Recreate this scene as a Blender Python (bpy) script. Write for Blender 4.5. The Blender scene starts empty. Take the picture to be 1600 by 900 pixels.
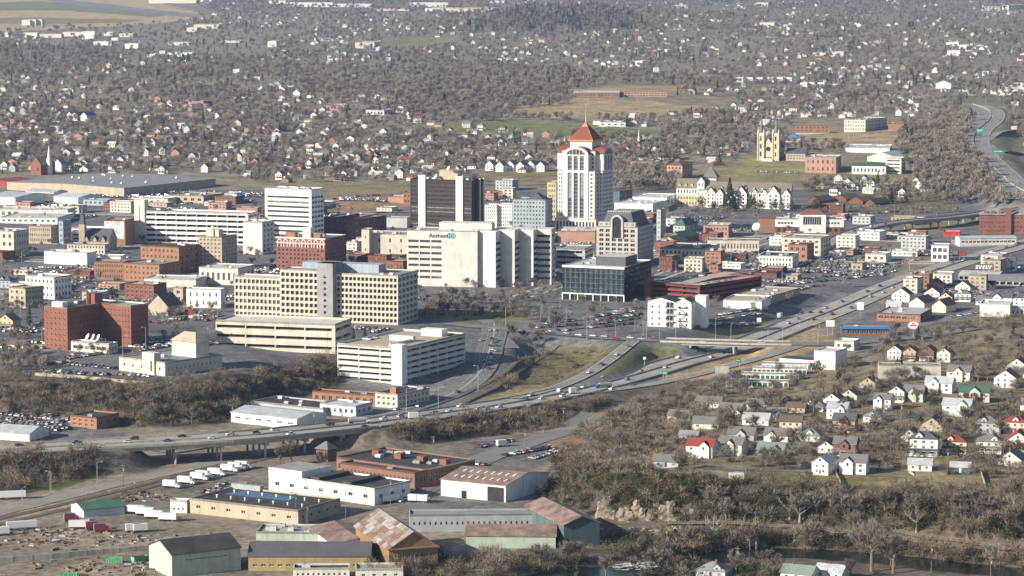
import bpy, math, random
import numpy as np
from mathutils import Vector

# ------------------------------------------------------------------ camera, sky, sun, exposure
SC = bpy.context.scene
COL = SC.collection
R = math.radians
CAM_H = 237.0
FPX = 4570.0                       # focal length in pixels of a 1600 px wide frame
PITCH = math.atan(510.0 / FPX)
cd = bpy.data.cameras.new('camera')
cam = bpy.data.objects.new('camera', cd)
COL.objects.link(cam)
cam.location = (0, 0, CAM_H)
cam.rotation_euler = (math.pi / 2 - PITCH, 0, 0)
cd.sensor_width = 36.0
cd.lens = FPX / 1600.0 * 36.0
cd.clip_start = 5.0
cd.clip_end = 60000.0
SC.camera = cam

SUN_EL = R(23.0)
SUN_AZ = R(-118.0)                 # measured from +Y (view direction) towards +X
TO_SUN = Vector((math.sin(SUN_AZ) * math.cos(SUN_EL), math.cos(SUN_AZ) * math.cos(SUN_EL), math.sin(SUN_EL)))
world = bpy.data.worlds.new('World')
SC.world = world
world.use_nodes = True
wn = world.node_tree.nodes
sky = wn.new('ShaderNodeTexSky')
sky.sky_type = 'NISHITA'
sky.sun_disc = False
sky.sun_elevation = SUN_EL
sky.sun_rotation = SUN_AZ % (2 * math.pi)
sky.altitude = 400.0
sky.air_density = 1.0
sky.dust_density = 1.0
sky.ozone_density = 1.2
world.node_tree.links.new(sky.outputs[0], wn['Background'].inputs[0])
wn['Background'].inputs[1].default_value = 0.075
sl = bpy.data.lights.new('sun', 'SUN')
sl.energy = 5.0
sl.angle = R(0.53)
sl.color = (1.0, 0.915, 0.785)
sun = bpy.data.objects.new('sun', sl)
COL.objects.link(sun)
sun.location = (-900, -400, 700)
sun.rotation_euler = TO_SUN.to_track_quat('Z', 'Y').to_euler()
SC.view_settings.view_transform = 'Standard'
SC.view_settings.look = 'None'
SC.view_settings.exposure = 0.78
SC.view_settings.gamma = 1.0
SC.cycles.max_bounces = 5
SC.cycles.diffuse_bounces = 3
SC.cycles.glossy_bounces = 2
SC.cycles.transparent_max_bounces = 6
SC.cycles.volume_bounces = 0
SC.cycles.use_denoising = True

rnd = random.Random(7)
nrs = np.random.RandomState(11)

# ------------------------------------------------------------------ pixel <-> world
CP, SP = math.cos(PITCH), math.sin(PITCH)

def ray(px, py):
 x = (px - 800.0) / FPX
 y = -(py - 450.0) / FPX
 return (x, CP + y * SP, -SP + y * CP)

def unproj(px, py, z=0.0):
 d = ray(px, py)
 t = (z - CAM_H) / d[2]
 return (d[0] * t, d[1] * t)

def proj(X, Y, Z):
 D = Y * CP - (Z - CAM_H) * SP
 u = Y * SP + (Z - CAM_H) * CP
 return (800.0 + FPX * X / D, 450.0 - FPX * u / D)

# ------------------------------------------------------------------ materials
MATS = {}

def _nodes(name):
 m = bpy.data.materials.new(name)
 m.use_nodes = True
 nt = m.node_tree
 b = nt.nodes['Principled BSDF']
 return m, nt, b

def _noise(nt, scale, detail=3.0, vec=None, rough=0.55):
 n = nt.nodes.new('ShaderNodeTexNoise')
 n.inputs['Scale'].default_value = scale
 n.inputs['Detail'].default_value = detail
 n.inputs['Roughness'].default_value = rough
 if vec is not None:
  nt.links.new(vec, n.inputs['Vector'])
 return n.outputs['Fac']

def _range(nt, fac, lo, hi, a=0.3, b=0.7):
 r = nt.nodes.new('ShaderNodeMapRange')
 r.inputs['From Min'].default_value = a
 r.inputs['From Max'].default_value = b
 r.inputs['To Min'].default_value = lo
 r.inputs['To Max'].default_value = hi
 nt.links.new(fac, r.inputs['Value'])
 return r.outputs['Result']

def _mul(nt, a, b):
 m = nt.nodes.new('ShaderNodeMath')
 m.operation = 'MULTIPLY'
 nt.links.new(a, m.inputs[0])
 nt.links.new(b, m.inputs[1])
 return m.outputs[0]

def _scalecol(nt, col, fac):
 v = nt.nodes.new('ShaderNodeVectorMath')
 v.operation = 'SCALE'
 if isinstance(col, (tuple, list)):
  v.inputs[0].default_value = col[:3]
 else:
  nt.links.new(col, v.inputs[0])
 nt.links.new(fac, v.inputs['Scale'])
 return v.outputs[0]

def _pos(nt, sc=(1, 1, 1)):
 g = nt.nodes.new('ShaderNodeNewGeometry')
 m = nt.nodes.new('ShaderNodeMapping')
 m.inputs['Scale'].default_value = sc
 nt.links.new(g.outputs['Position'], m.inputs['Vector'])
 return m.outputs['Vector']

def mat(name, col, rough=0.8, var=0.16, scale=0.25, streak=0.0, metal=0.0, spec=0.3):
 """plain procedural surface: base colour broken up by two sizes of noise, optional vertical rain streaks"""
 if name in MATS:
  return MATS[name]
 m, nt, b = _nodes(name)
 p = _pos(nt)
 f = _range(nt, _noise(nt, scale, 4, p), 1 - var, 1 + var)
 f2 = _range(nt, _noise(nt, scale * 9, 2, p), 1 - var * 0.6, 1 + var * 0.6)
 f = _mul(nt, f, f2)
 if streak:
  s = _range(nt, _noise(nt, 1.0, 3, _pos(nt, (0.9, 0.9, 0.07))), 1 - streak, 1.0, 0.35, 0.55)
  f = _mul(nt, f, s)
 nt.links.new(_scalecol(nt, col, f), b.inputs['Base Color'])
 b.inputs['Roughness'].default_value = rough
 b.inputs['Metallic'].default_value = metal
 b.inputs['Specular IOR Level'].default_value = spec
 MATS[name] = m
 return m

def attr_mat(name, var=0.15, scale=0.2, rough=0.85):
 if name in MATS:
  return MATS[name]
 m, nt, b = _nodes(name)
 a = nt.nodes.new('ShaderNodeAttribute')
 a.attribute_name = 'tint'
 p = _pos(nt)
 f = _mul(nt, _range(nt, _noise(nt, scale, 4, p), 1 - var, 1 + var), _range(nt, _noise(nt, scale * 8, 2, p), 1 - var, 1 + var))
 nt.links.new(_scalecol(nt, a.outputs['Color'], f), b.inputs['Base Color'])
 b.inputs['Roughness'].default_value = rough
 b.inputs['Specular IOR Level'].default_value = 0.2
 MATS[name] = m
 return m

def glass_mat(name, col, rough=0.12, spec=0.6):
 if name in MATS:
  return MATS[name]
 m, nt, b = _nodes(name)
 f = _range(nt, _noise(nt, 0.35, 2, _pos(nt)), 0.6, 1.5)
 nt.links.new(_scalecol(nt, col, f), b.inputs['Base Color'])
 b.inputs['Roughness'].default_value = rough
 b.inputs['Specular IOR Level'].default_value = spec
 MATS[name] = m
 return m

W = {  # wall and roof colours (real-world reflectances)
 'white': (0.74, 0.73, 0.69), 'offwhite': (0.62, 0.59, 0.52), 'cream': (0.56, 0.515, 0.43), 'tan': (0.41, 0.35, 0.265),
 'concrete': (0.47, 0.44, 0.38), 'paleconcrete': (0.62, 0.59, 0.53), 'greywall': (0.30, 0.30, 0.30), 'slate': (0.10, 0.105, 0.115),
 'brick': (0.215, 0.092, 0.066), 'orangebrick': (0.30, 0.158, 0.10), 'darkbrick': (0.16, 0.07, 0.055), 'pinkbrick': (0.42, 0.25, 0.19),
 'yellow': (0.52, 0.44, 0.27), 'bluegrey': (0.33, 0.38, 0.42), 'palegreen': (0.40, 0.46, 0.38), 'teal': (0.088, 0.125, 0.12), 'millbrick': (0.215, 0.122, 0.088),
 'brown': (0.17, 0.10, 0.06), 'gravelroof': (0.30, 0.28, 0.25), 'greyroof': (0.24, 0.245, 0.25), 'lightroof': (0.50, 0.50, 0.49),
 'darkroof': (0.055, 0.054, 0.056), 'shingle': (0.17, 0.165, 0.16), 'brownshingle': (0.15, 0.105, 0.08), 'redroof': (0.26, 0.055, 0.045),
 'greenroof': (0.06, 0.135, 0.09), 'tin': (0.42, 0.45, 0.46), 'rust': (0.235, 0.165, 0.135), 'copper': (0.205, 0.062, 0.036), 'darkbronze': (0.062, 0.046, 0.038), 'mossroof': (0.19, 0.24, 0.205), 'oliveroof': (0.20, 0.175, 0.13),
 'blueroof': (0.06, 0.22, 0.42), 'black': (0.02, 0.02, 0.022), 'redtrim': (0.45, 0.05, 0.04), 'asphalt': (0.12, 0.12, 0.122),
 'steel': (0.32, 0.33, 0.34), 'wood': (0.20, 0.15, 0.10), 'greysiding': (0.42, 0.43, 0.43), 'signgreen': (0.02, 0.22, 0.13),
 'yellowsign': (0.6, 0.42, 0.04), 'paleblue': (0.50, 0.54, 0.57), 'mustard': (0.33, 0.265, 0.13), 'timber': (0.25, 0.15, 0.07), 'garagered': (0.19, 0.055, 0.05), 'dirt': (0.20, 0.16, 0.11),
}

def M(key):
 k = 'paint_' + key
 if k in MATS:
  return MATS[k]
 streak = 0.15 if key in ('white', 'offwhite', 'concrete', 'paleconcrete', 'cream', 'tan', 'bluegrey', 'palegreen', 'greysiding', 'mustard', 'teal', 'rust', 'tin') else 0.08
 sp = 0.4 if key in ('tin', 'steel', 'copper') else 0.25
 var = {'rust': 0.4, 'tin': 0.2, 'asphalt': 0.25, 'gravelroof': 0.25, 'greyroof': 0.2, 'darkroof': 0.3, 'dirt': 0.35}.get(key, 0.13)
 return mat(k, W[key], 0.85 if key not in ('tin', 'steel') else 0.55, var, 0.18, streak, 0.0, sp)

GL = glass_mat('window_glass', (0.030, 0.034, 0.042))
GLB = glass_mat('window_glass_blue', (0.035, 0.055, 0.07), 0.08, 0.8)
GLL = glass_mat('window_glass_blind', (0.22, 0.21, 0.19), 0.3, 0.5)
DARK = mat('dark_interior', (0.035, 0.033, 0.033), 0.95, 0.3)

# ------------------------------------------------------------------ mesh helpers
class MB:
 def __init__(s):
  s.v, s.f, s.m, s.mats = [], [], [], []
  s.cur = 0

 def use(s, material):
  if material not in s.mats:
   s.mats.append(material)
  s.cur = s.mats.index(material)
  return s

 def face(s, *pts):
  n = len(s.v)
  s.v.extend(pts)
  s.f.append(tuple(range(n, n + len(pts))))
  s.m.append(s.cur)

 def box(s, x0, x1, y0, y1, z0, z1, bottom=True):
  n = len(s.v)
  s.v += [(x0, y0, z0), (x1, y0, z0), (x1, y1, z0), (x0, y1, z0), (x0, y0, z1), (x1, y0, z1), (x1, y1, z1), (x0, y1, z1)]
  fs = [(0, 1, 5, 4), (1, 2, 6, 5), (2, 3, 7, 6), (3, 0, 4, 7), (4, 5, 6, 7)]
  if bottom:
   fs.append((3, 2, 1, 0))
  for q in fs:
   s.f.append(tuple(n + i for i in q))
   s.m.append(s.cur)

 def prism(s, poly, z0, z1, top=True):
  """upright prism over a counter-clockwise outline [(x, y)...]"""
  n = len(s.v)
  k = len(poly)
  s.v += [(x, y, z0) for x, y in poly] + [(x, y, z1) for x, y in poly]
  for i in range(k):
   j = (i + 1) % k
   s.f.append((n + i, n + j, n + k + j, n + k + i))
   s.m.append(s.cur)
  if top:
   s.f.append(tuple(n + k + i for i in range(k)))
   s.m.append(s.cur)

 def tube(s, a, b, r0, r1=None, k=6):
  r1 = r0 if r1 is None else r1
  a, b = Vector(a), Vector(b)
  ax = (b - a)
  if ax.length < 1e-6:
   return
  ax.normalize()
  u = ax.orthogonal().normalized()
  w = ax.cross(u)
  n = len(s.v)
  for c, r in ((a, r0), (b, r1)):
   for i in range(k):
    t = 2 * math.pi * i / k
    q = c + u * (math.cos(t) * r) + w * (math.sin(t) * r)
    s.v.append((q.x, q.y, q.z))
  for i in range(k):
   j = (i + 1) % k
   s.f.append((n + i, n + j, n + k + j, n + k + i))
   s.m.append(s.cur)
  s.f.append(tuple(n + k + i for i in range(k)))
  s.m.append(s.cur)
  s.f.append(tuple(n + k - 1 - i for i in range(k)))
  s.m.append(s.cur)

 def mesh(s, name):
  me = bpy.data.meshes.new(name)
  me.from_pydata(s.v, [], s.f)
  for q in s.mats:
   me.materials.append(q)
  if len(s.mats) > 1:
   me.polygons.foreach_set('material_index', s.m)
  me.update()
  return me

 def build(s, name, parent=None, loc=None, rotz=0.0):
  return place(name, s.mesh(name), parent, loc, rotz)

def place(name, me, parent=None, loc=None, rotz=0.0, scale=None):
 o = bpy.data.objects.new(name, me)
 COL.objects.link(o)
 if parent is not None:
  o.parent = parent
 if loc is not None:
  o.location = loc
 if rotz:
  o.rotation_euler = (0, 0, rotz)
 if scale is not None:
  o.scale = scale
 return o

def tag(o, label=None, cat=None, group=None, kind=None):
 if label:
  o['label'] = label
 if cat:
  o['category'] = cat
 if group:
  o['group'] = group
 if kind:
  o['kind'] = kind
 return o

def empty(name, loc, rotz=0.0):
 o = bpy.data.objects.new(name, None)
 o.empty_display_size = 1.0
 COL.objects.link(o)
 o.location = loc
 o.rotation_euler = (0, 0, rotz)
 return o

def ordinal(n):
 return '%d%s' % (n, 'th' if 10 <= n % 100 <= 20 else {1: 'st', 2: 'nd', 3: 'rd'}.get(n % 10, 'th'))

# ------------------------------------------------------------------ terrain
S0, S1, NS = -0.42, 0.42, 337
L0, L1 = math.log(560.0), math.log(17000.0)
NL = 740
gs = np.linspace(S0, S1, NS)
gl = np.linspace(L0, L1, NL)
GY = np.repeat(np.exp(gl)[:, None], NS, 1)
GX = GY * gs[None, :]

def pix(X, Y, Z):
 D = Y * CP - (Z - CAM_H) * SP
 u = Y * SP + (Z - CAM_H) * CP
 return 800.0 + FPX * X / D, 450.0 - FPX * u / D

def inside(poly, X, Y):
 c = np.zeros(X.shape, bool)
 n = len(poly)
 for i in range(n):
  x1, y1 = poly[i]
  x2, y2 = poly[(i + 1) % n]
  if y1 == y2:
   continue
  hit = ((y1 > Y) != (y2 > Y)) & (X < (x2 - x1) * (Y - y1) / (y2 - y1) + x1)
  c ^= hit
 return c

def polydist(poly, X, Y, closed=True):
 """distance to a polyline and the interpolation key (segment index + fraction) of the nearest point"""
 best = np.full(X.shape, 1e9)
 key = np.zeros(X.shape)
 n = len(poly)
 for i in range(n if closed else n - 1):
  x1, y1 = poly[i][:2]
  x2, y2 = poly[(i + 1) % n][:2]
  dx, dy = x2 - x1, y2 - y1
  L = dx * dx + dy * dy + 1e-9
  t = np.clip(((X - x1) * dx + (Y - y1) * dy) / L, 0, 1)
  d = np.hypot(X - x1 - t * dx, Y - y1 - t * dy)
  k = d < best
  best = np.where(k, d, best)
  key = np.where(k, i + t, key)
 return best, key

def smooth(t):
 t = np.clip(t, 0, 1)
 return t * t * (3 - 2 * t)

LOWZ = -8.0
LOW_PX = [(-700, 668), (-200, 656), (0, 650), (100, 652), (230, 668), (330, 660), (400, 640), (470, 612), (530, 602), (640, 607), (700, 598),
  (735, 582), (790, 578), (850, 550), (900, 544), (960, 560), (1060, 545), (1150, 527), (1240, 498), (1320, 476), (1335, 492),
  (1240, 540), (1160, 566), (1060, 597), (960, 634), (905, 670), (868, 720), (830, 770), (900, 813), (1000, 824), (1150, 828),
  (1300, 832), (1450, 845), (1600, 868), (1900, 905), (2100, 1300), (-900, 1300)]
LOW = [unproj(x, y, LOWZ) for x, y in LOW_PX]
RIGHT_PX = [(860, 715), (905, 672), (1000, 640), (1130, 606), (1250, 575), (1340, 545), (1500, 505), (1800, 470), (2300, 560), (2300, 980), (1300, 930), (860, 850)]
RIGHT = [unproj(x, y, 6) for x, y in RIGHT_PX]
LEFT_PX = [(-900, 760), (-900, 500), (-100, 480), (250, 490), (400, 520), (530, 548), (560, 640), (330, 720)]
LEFT = [unproj(x, y, 6) for x, y in LEFT_PX]

def bump(X, Y, px, py, amp, sx, sy, z=20):
 x, y = unproj(px, py, z)
 return amp * np.exp(-((X - x) / sx) ** 2 - ((Y - y) / sy) ** 2)

def base_height(X, Y):
 z = np.maximum(Y - 2700.0, 0) * 0.0119
 z = z + 5.0 * np.sin(X * 0.0031 + 1.3) * np.sin(Y * 0.0017) * smooth((Y - 3000) / 2500.0)
 z = z + bump(X, Y, 880, 42, 46, 520, 620, 60) + bump(X, Y, 1210, 256, 11, 230, 200, 5) + bump(X, Y, 1440, 215, 12, 160, 420, 10)
 z = z + bump(X, Y, 640, 150, 14, 700, 500, 20) + bump(X, Y, 1500, 60, 25, 600, 700, 50) + bump(X, Y, 950, 165, 8, 260, 350, 20)
 z = z + bump(X, Y, 580, 318, 6, 60, 90, 2)
 z = z + np.maximum(Y - 12000.0, 0) * 0.07
 return z

def raw_height(X, Y):
 z = base_height(X, Y)
 dr, _ = polydist(RIGHT, X, Y)
 z = z + 8.0 * smooth(np.where(inside(RIGHT, X, Y), dr, -1) / 70.0)
 dl, _ = polydist(LEFT, X, Y)
 z = z + 6.0 * smooth(np.where(inside(LEFT, X, Y), dl, -1) / 55.0)
 dd, _ = polydist(LOW, X, Y)
 ramp = np.where(X > 40, 20.0, 34.0)
 t = np.where(inside(LOW, X, Y), 0.0, smooth(dd / ramp))
 z = z * t + LOWZ * (1 - t)
 dv, _ = polydist(RIVER, X, Y, False)
 z = z - 3.6 * (1 - smooth((dv - 9.0) / 9.0))
 return z

RIVER = [unproj(x, y, -10) for x, y in [(560, 960), (760, 930), (860, 905), (960, 893), (1040, 884), (1120, 872), (1200, 864), (1300, 868), (1420, 878), (1500, 888), (1600, 897), (1750, 915), (2000, 960)]]
GZ = raw_height(GX, GY)
FREEWAY_PX = [(-260, 716, 1.5), (0, 704, 2), (150, 695, 2), (300, 687, 2), (400, 680, 2), (500, 670, 1.5), (600, 659, 0.5), (700, 645, -1), (800, 630, -2.5),
   (900, 610, -4), (1000, 584, -5.5), (1060, 566, -6), (1120, 551, -6), (1180, 532, -6), (1240, 508, -5), (1300, 486, -3), (1400, 444, 0.2),
   (1500, 410, 1.5), (1600, 381, 1.5), (1720, 350, 1.5), (1900, 312, 1.5)]
ROADS = {}

def road_line(pts):
 """smooth a pixel path (px, py, z) into dense world points (X, Y, z)"""
 w = [np.array(unproj(p[0], p[1], p[2]) + (p[2],)) for p in pts]
 out = []
 for i in range(len(w) - 1):
  p0, p1, p2, p3 = w[max(i - 1, 0)], w[i], w[i + 1], w[min(i + 2, len(w) - 1)]
  n = max(2, int(np.linalg.norm(p2[:2] - p1[:2]) / 14.0))
  for k in range(n):
   t = k / n
   a = 0.5 * (2 * p1 + (p2 - p0) * t + (2 * p0 - 5 * p1 + 4 * p2 - p3) * t * t + (3 * p1 - p0 - 3 * p2 + p3) * t ** 3)
   out.append(a)
 out.append(w[-1])
 return np.array(out)

def grade(line, width, i0=0, i1=None, bank=16.0):
 global GZ
 pl = line[i0:i1]
 x0, x1 = pl[:, 0].min() - 60, pl[:, 0].max() + 60
 y0, y1 = pl[:, 1].min() - 60, pl[:, 1].max() + 60
 sel = (GX > x0) & (GX < x1) & (GY > y0) & (GY < y1)
 X, Y = GX[sel], GY[sel]
 d, key = polydist([tuple(p) for p in pl], X, Y, False)
 zr = np.interp(key, np.arange(len(pl)), pl[:, 2]) - 0.45
 wgt = 1 - smooth((d - width * 0.5 - 2.5) / bank)
 GZ[sel] = GZ[sel] * (1 - wgt) + zr * wgt

FREEWAY = road_line(FREEWAY_PX)
fpx = np.array([proj(*p)[0] for p in FREEWAY])
VI0, VI1 = int(np.argmax(fpx > 140)), int(np.argmax(fpx > 565))
grade(FREEWAY, 27, 0, VI0 + 1)
grade(FREEWAY, 27, VI1, None)
RAMP = road_line([(800, 622, -2.5), (850, 610, -3.4), (885, 599, -3.4), (917, 584, -2.5), (940, 570, -1.2), (962, 554, 0), (982, 538, 0.6), (992, 531, 0.7)])
grade(RAMP, 10, bank=14)
SRAMP = road_line([(930, 612, -4.2), (1000, 603, -4), (1060, 592, -3), (1120, 577, -1.5), (1180, 561, -0.4), (1230, 546, 0.4), (1262, 536, 0.7)])
grade(SRAMP, 9, bank=12)
ELM_W = road_line([(700, 505, 0.2), (760, 511, 0.3), (830, 517, 0.4), (900, 523, 0.6), (960, 528, 0.7), (1040, 532, 0.8)])
ELM_B = road_line([(1036, 532, 0.8), (1100, 534, 0.9), (1170, 536, 0.9), (1236, 537, 0.8)])
ELM_E = road_line([(1232, 537, 0.8), (1290, 538, 0.6), (1360, 533, 0.4), (1440, 525, 0.3), (1520, 512, 0.3)])
grade(ELM_W, 18, bank=18)
grade(ELM_E, 16, bank=18)
CURVE = road_line([(772, 505, 0.3), (772, 520, 0.2), (766, 540, -0.6), (760, 562, -2), (746, 586, -3.6), (716, 610, -5.2), (676, 626, -6.6), (630, 640, -7.2), (560, 655, -7.4), (470, 668, -7.5), (380, 684, -7.5), (250, 706, -7.5)])
grade(CURVE, 19, bank=14)
NORTHWAY = road_line([(1740, 330, 12), (1640, 312, 13), (1588, 292, 14), (1560, 268, 17), (1536, 245, 20), (1522, 224, 24), (1526, 205, 28), (1545, 188, 32), (1548, 176, 36), (1536, 168, 39), (1520, 163, 41)])
grade(NORTHWAY, 40, bank=30)
VIADUCT = road_line([(1262, 396, 0.4), (1296, 379, 2), (1330, 363, 5), (1372, 352, 7), (1420, 345, 8), (1480, 340, 8), (1560, 330, 6), (1640, 322, 8)])

def height(X, Y):
 """terrain height at world points (scalars or arrays)"""
 X = np.asarray(X, float)
 Y = np.asarray(Y, float)
 a = np.clip((X / Y - S0) / (S1 - S0) * (NS - 1), 0, NS - 1.001)
 b = np.clip((np.log(Y) - L0) / (L1 - L0) * (NL - 1), 0, NL - 1.001)
 i, j = a.astype(int), b.astype(int)
 u, v = a - i, b - j
 return (GZ[j, i] * (1 - u) + GZ[j, i + 1] * u) * (1 - v) + (GZ[j + 1, i] * (1 - u) + GZ[j + 1, i + 1] * u) * v

_YS = np.exp(np.linspace(L0, L1, 2400))

def at(px, py):
 """the point of the terrain seen at photo pixel (px, py)"""
 d = ray(px, py)
 X, Z = _YS * d[0] / d[1], CAM_H + _YS * d[2] / d[1]
 g = Z - height(X, _YS)
 k = int(np.argmax(g < 0))
 if k == 0:
  k = len(_YS) - 1
 t = g[k - 1] / (g[k - 1] - g[k] + 1e-9)
 Y = _YS[k - 1] + (_YS[k] - _YS[k - 1]) * t
 X = Y * d[0] / d[1]
 return (float(X), float(Y), float(height(X, Y)))


# ------------------------------------------------------------------ ground sheet
def build_ground():
 PX, PY = pix(GX, GY, GZ)
 tint = np.empty(GX.shape + (3,), np.float32)
 tint[:] = (0.225, 0.192, 0.135)
 wob = 6 * np.sin(GX * 0.021 + GY * 0.013) + 5 * np.sin(GX * 0.047 - GY * 0.031)

 def zone(poly, col, amt=1.0, jit=0.25):
  k = inside(poly, PX + wob * jit, PY + wob * jit * 0.3)
  tint[k] = tint[k] * (1 - amt) + np.array(col, np.float32) * amt

 GOLD, GREEN, PAVE = (0.33, 0.25, 0.13), (0.16, 0.175, 0.07), (0.14, 0.138, 0.138)
 DRY, DIRT, BRUSH = (0.22, 0.18, 0.105), (0.23, 0.19, 0.14), (0.115, 0.093, 0.07)
 fy = 0.5 + 0.5 * np.sin(GX * 0.006 + np.sin(GY * 0.003) * 2.0)
 k = (GY > 3000)
 tint[k] = tint[k] * (1 - 0.35 * fy[k][:, None]) + np.array(DRY, np.float32) * (0.35 * fy[k][:, None])
 # near side of the city
 k = GY < 3000
 tint[k] = PAVE
 zone([(-600, 560), (60, 578), (230, 592), (380, 586), (540, 545), (540, 640), (400, 690), (-600, 700)], BRUSH)
 zone([(-900, 655), (300, 668), (560, 640), (720, 640), (830, 660), (900, 650), (860, 770), (960, 1300), (-900, 1300)], DIRT)
 zone([(-900, 640), (100, 640), (200, 680), (100, 690), (-900, 690)], PAVE)
 zone([(-300, 700), (150, 705), (180, 740), (90, 765), (-300, 800)], (0.12, 0.115, 0.05))
 zone([(0, 800), (240, 745), (330, 725), (420, 705), (420, 715), (230, 765), (0, 815)], GOLD, 0.6)
 zone([(120, 775), (420, 720), (560, 700), (760, 690), (760, 830), (520, 830), (300, 800), (150, 830)], (0.15, 0.135, 0.115), 0.7)
 zone([(740, 690), (880, 670), (900, 690), (840, 735), (740, 740)], (0.13, 0.125, 0.12), 0.9)
 zone([(640, 770), (840, 770), (930, 800), (800, 830), (640, 830)], (0.15, 0.145, 0.135), 0.9)
 zone([(600, 655), (800, 640), (960, 610), (1100, 590), (1140, 610), (1000, 700), (900, 760), (860, 740), (900, 660), (560, 690)], BRUSH)
 zone([(850, 690), (900, 655), (990, 625), (1010, 640), (930, 690), (860, 735)], (0.30, 0.17, 0.09), 0.5)
 zone([(950, 640), (1130, 595), (1330, 545), (1500, 500), (1900, 460), (1900, 800), (1300, 770), (1000, 765), (880, 745)], (0.20, 0.165, 0.10))
 zone([(840, 745), (1000, 755), (1300, 755), (1900, 790), (2300, 1300), (700, 1300)], BRUSH)
 zone([(1170, 738), (1330, 742), (1360, 760), (1200, 762)], (0.16, 0.145, 0.055))
 zone([(1370, 742), (1490, 740), (1500, 755), (1370, 760)], (0.24, 0.185, 0.10))
 zone([(760, 610), (800, 575), (880, 540), (975, 540), (930, 575), (860, 605), (780, 625)], (0.135, 0.118, 0.06))
 zone([(760, 615), (800, 600), (860, 603), (800, 622), (740, 636)], GOLD, 0.7)
 zone([(930, 588), (975, 553), (1000, 540), (1045, 537), (1068, 548), (1010, 572)], (0.135, 0.14, 0.06))
 zone([(1020, 594), (1180, 545), (1300, 520), (1300, 540), (1180, 572), (1080, 596)], GOLD, 0.9)
 zone([(1140, 545), (1250, 510), (1300, 512), (1250, 532), (1180, 556)], GOLD, 0.8)
 zone([(1080, 524), (1200, 502), (1215, 510), (1150, 528)], (0.21, 0.18, 0.08))
 zone([(650, 488), (700, 478), (790, 485), (830, 500), (740, 502), (660, 498)], (0.19, 0.17, 0.07))
 zone([(1370, 480), (1420, 400), (1500, 395), (1440, 430)], (0.24, 0.19, 0.12), 0.8)
 zone([(1300, 380), (1420, 350), (1600, 320), (1600, 340), (1450, 368), (1350, 420)], (0.21, 0.18, 0.12), 0.7)
 # wooded and grassy slopes behind the centre
 zone([(480, 305), (520, 292), (640, 294), (645, 325), (530, 332)], (0.25, 0.17, 0.09), 0.9)
 zone([(440, 290), (480, 284), (645, 286), (645, 295), (520, 297)], (0.20, 0.18, 0.08), 0.9)
 zone([(760, 265), (880, 265), (880, 290), (760, 296)], (0.20, 0.165, 0.08), 0.9)
 zone([(1050, 280), (1130, 262), (1180, 246), (1290, 262), (1460, 268), (1490, 275), (1440, 283), (1300, 283), (1130, 282)], (0.215, 0.195, 0.085))
 zone([(1270, 285), (1480, 280), (1500, 330), (1250, 340)], (0.14, 0.12, 0.075))
 zone([(1480, 150), (1600, 150), (1640, 330), (1560, 300), (1490, 240)], (0.16, 0.155, 0.08), 0.6)
 zone([(1240, 212), (1380, 208), (1500, 215), (1480, 232), (1300, 228)], GOLD, 0.8)
 zone([(1050, 205), (1180, 208), (1160, 240), (1080, 240)], (0.20, 0.18, 0.09), 0.6)
 zone([(790, 180), (830, 162), (900, 153), (1020, 158), (1090, 165), (1150, 170), (1000, 184), (900, 184), (850, 186)], GOLD)
 zone([(910, 140), (960, 133), (1080, 136), (1120, 146), (1000, 146)], GOLD, 0.8)
 zone([(630, 205), (650, 196), (800, 190), (1010, 202), (1060, 210), (1050, 218), (880, 214), (760, 210)], (0.15, 0.17, 0.055))
 zone([(540, 73), (600, 64), (700, 58), (720, 72), (640, 76)], (0.22, 0.19, 0.10))
 zone([(60, 112), (300, 104), (340, 112), (150, 122)], (0.15, 0.14, 0.08), 0.5)
 zone([(-300, 60), (-300, -30), (200, -30), (260, 8), (320, 22), (280, 34), (60, 48), (-50, 52)], (0.42, 0.32, 0.17))
 zone([(-300, 8), (60, 2), (150, 6), (270, 22), (240, 27), (100, 16), (-300, 20)], (0.20, 0.19, 0.095))
 zone([(-300, 30), (60, 27), (230, 31), (180, 36), (-300, 42)], (0.24, 0.205, 0.11))
 zone([(40, -5), (70, -5), (330, 25), (290, 27), (130, 9)], (0.21, 0.205, 0.20))
 zone([(280, 20), (420, 22), (420, 34), (330, 36)], (0.26, 0.22, 0.12))
 zone([(20, 48), (280, 40), (420, 50), (440, 78), (300, 80), (120, 72)], (0.24, 0.20, 0.135))
 zone([(40, 54), (220, 52), (290, 66), (240, 76), (120, 68)], (0.19, 0.18, 0.165), 0.6)
 zone([(280, 80), (420, 88), (640, 60), (640, 68), (430, 96), (280, 90)], (0.21, 0.17, 0.10), 0.7)
 n = NS * NL
 co = np.stack([GX, GY, GZ], -1).reshape(-1, 3)
 i = np.arange(NS - 1)[None, :] + np.arange(NL - 1)[:, None] * NS
 quads = np.stack([i, i + 1, i + 1 + NS, i + NS], -1).reshape(-1, 4)
 me = bpy.data.meshes.new('ground')
 me.vertices.add(n)
 me.vertices.foreach_set('co', co.astype(np.float32).ravel())
 me.loops.add(quads.size)
 me.loops.foreach_set('vertex_index', quads.ravel().astype(np.int32))
 me.polygons.add(len(quads))
 me.polygons.foreach_set('loop_start', np.arange(0, quads.size, 4, dtype=np.int32))
 me.polygons.foreach_set('use_smooth', np.ones(len(quads), bool))
 a = me.attributes.new('tint', 'FLOAT_COLOR', 'POINT')
 rgba = np.ones((n, 4), np.float32)
 rgba[:, :3] = tint.reshape(-1, 3)
 a.data.foreach_set('color', rgba.ravel())
 me.update()
 me.validate()
 m = attr_mat('ground_cover', 0.32, 0.035, 0.95)
 me.materials.append(m)
 return tag(place('ground', me), 'rolling valley floor of pavement, dry grass and leaf litter', 'ground', kind='structure')

build_ground()

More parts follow.
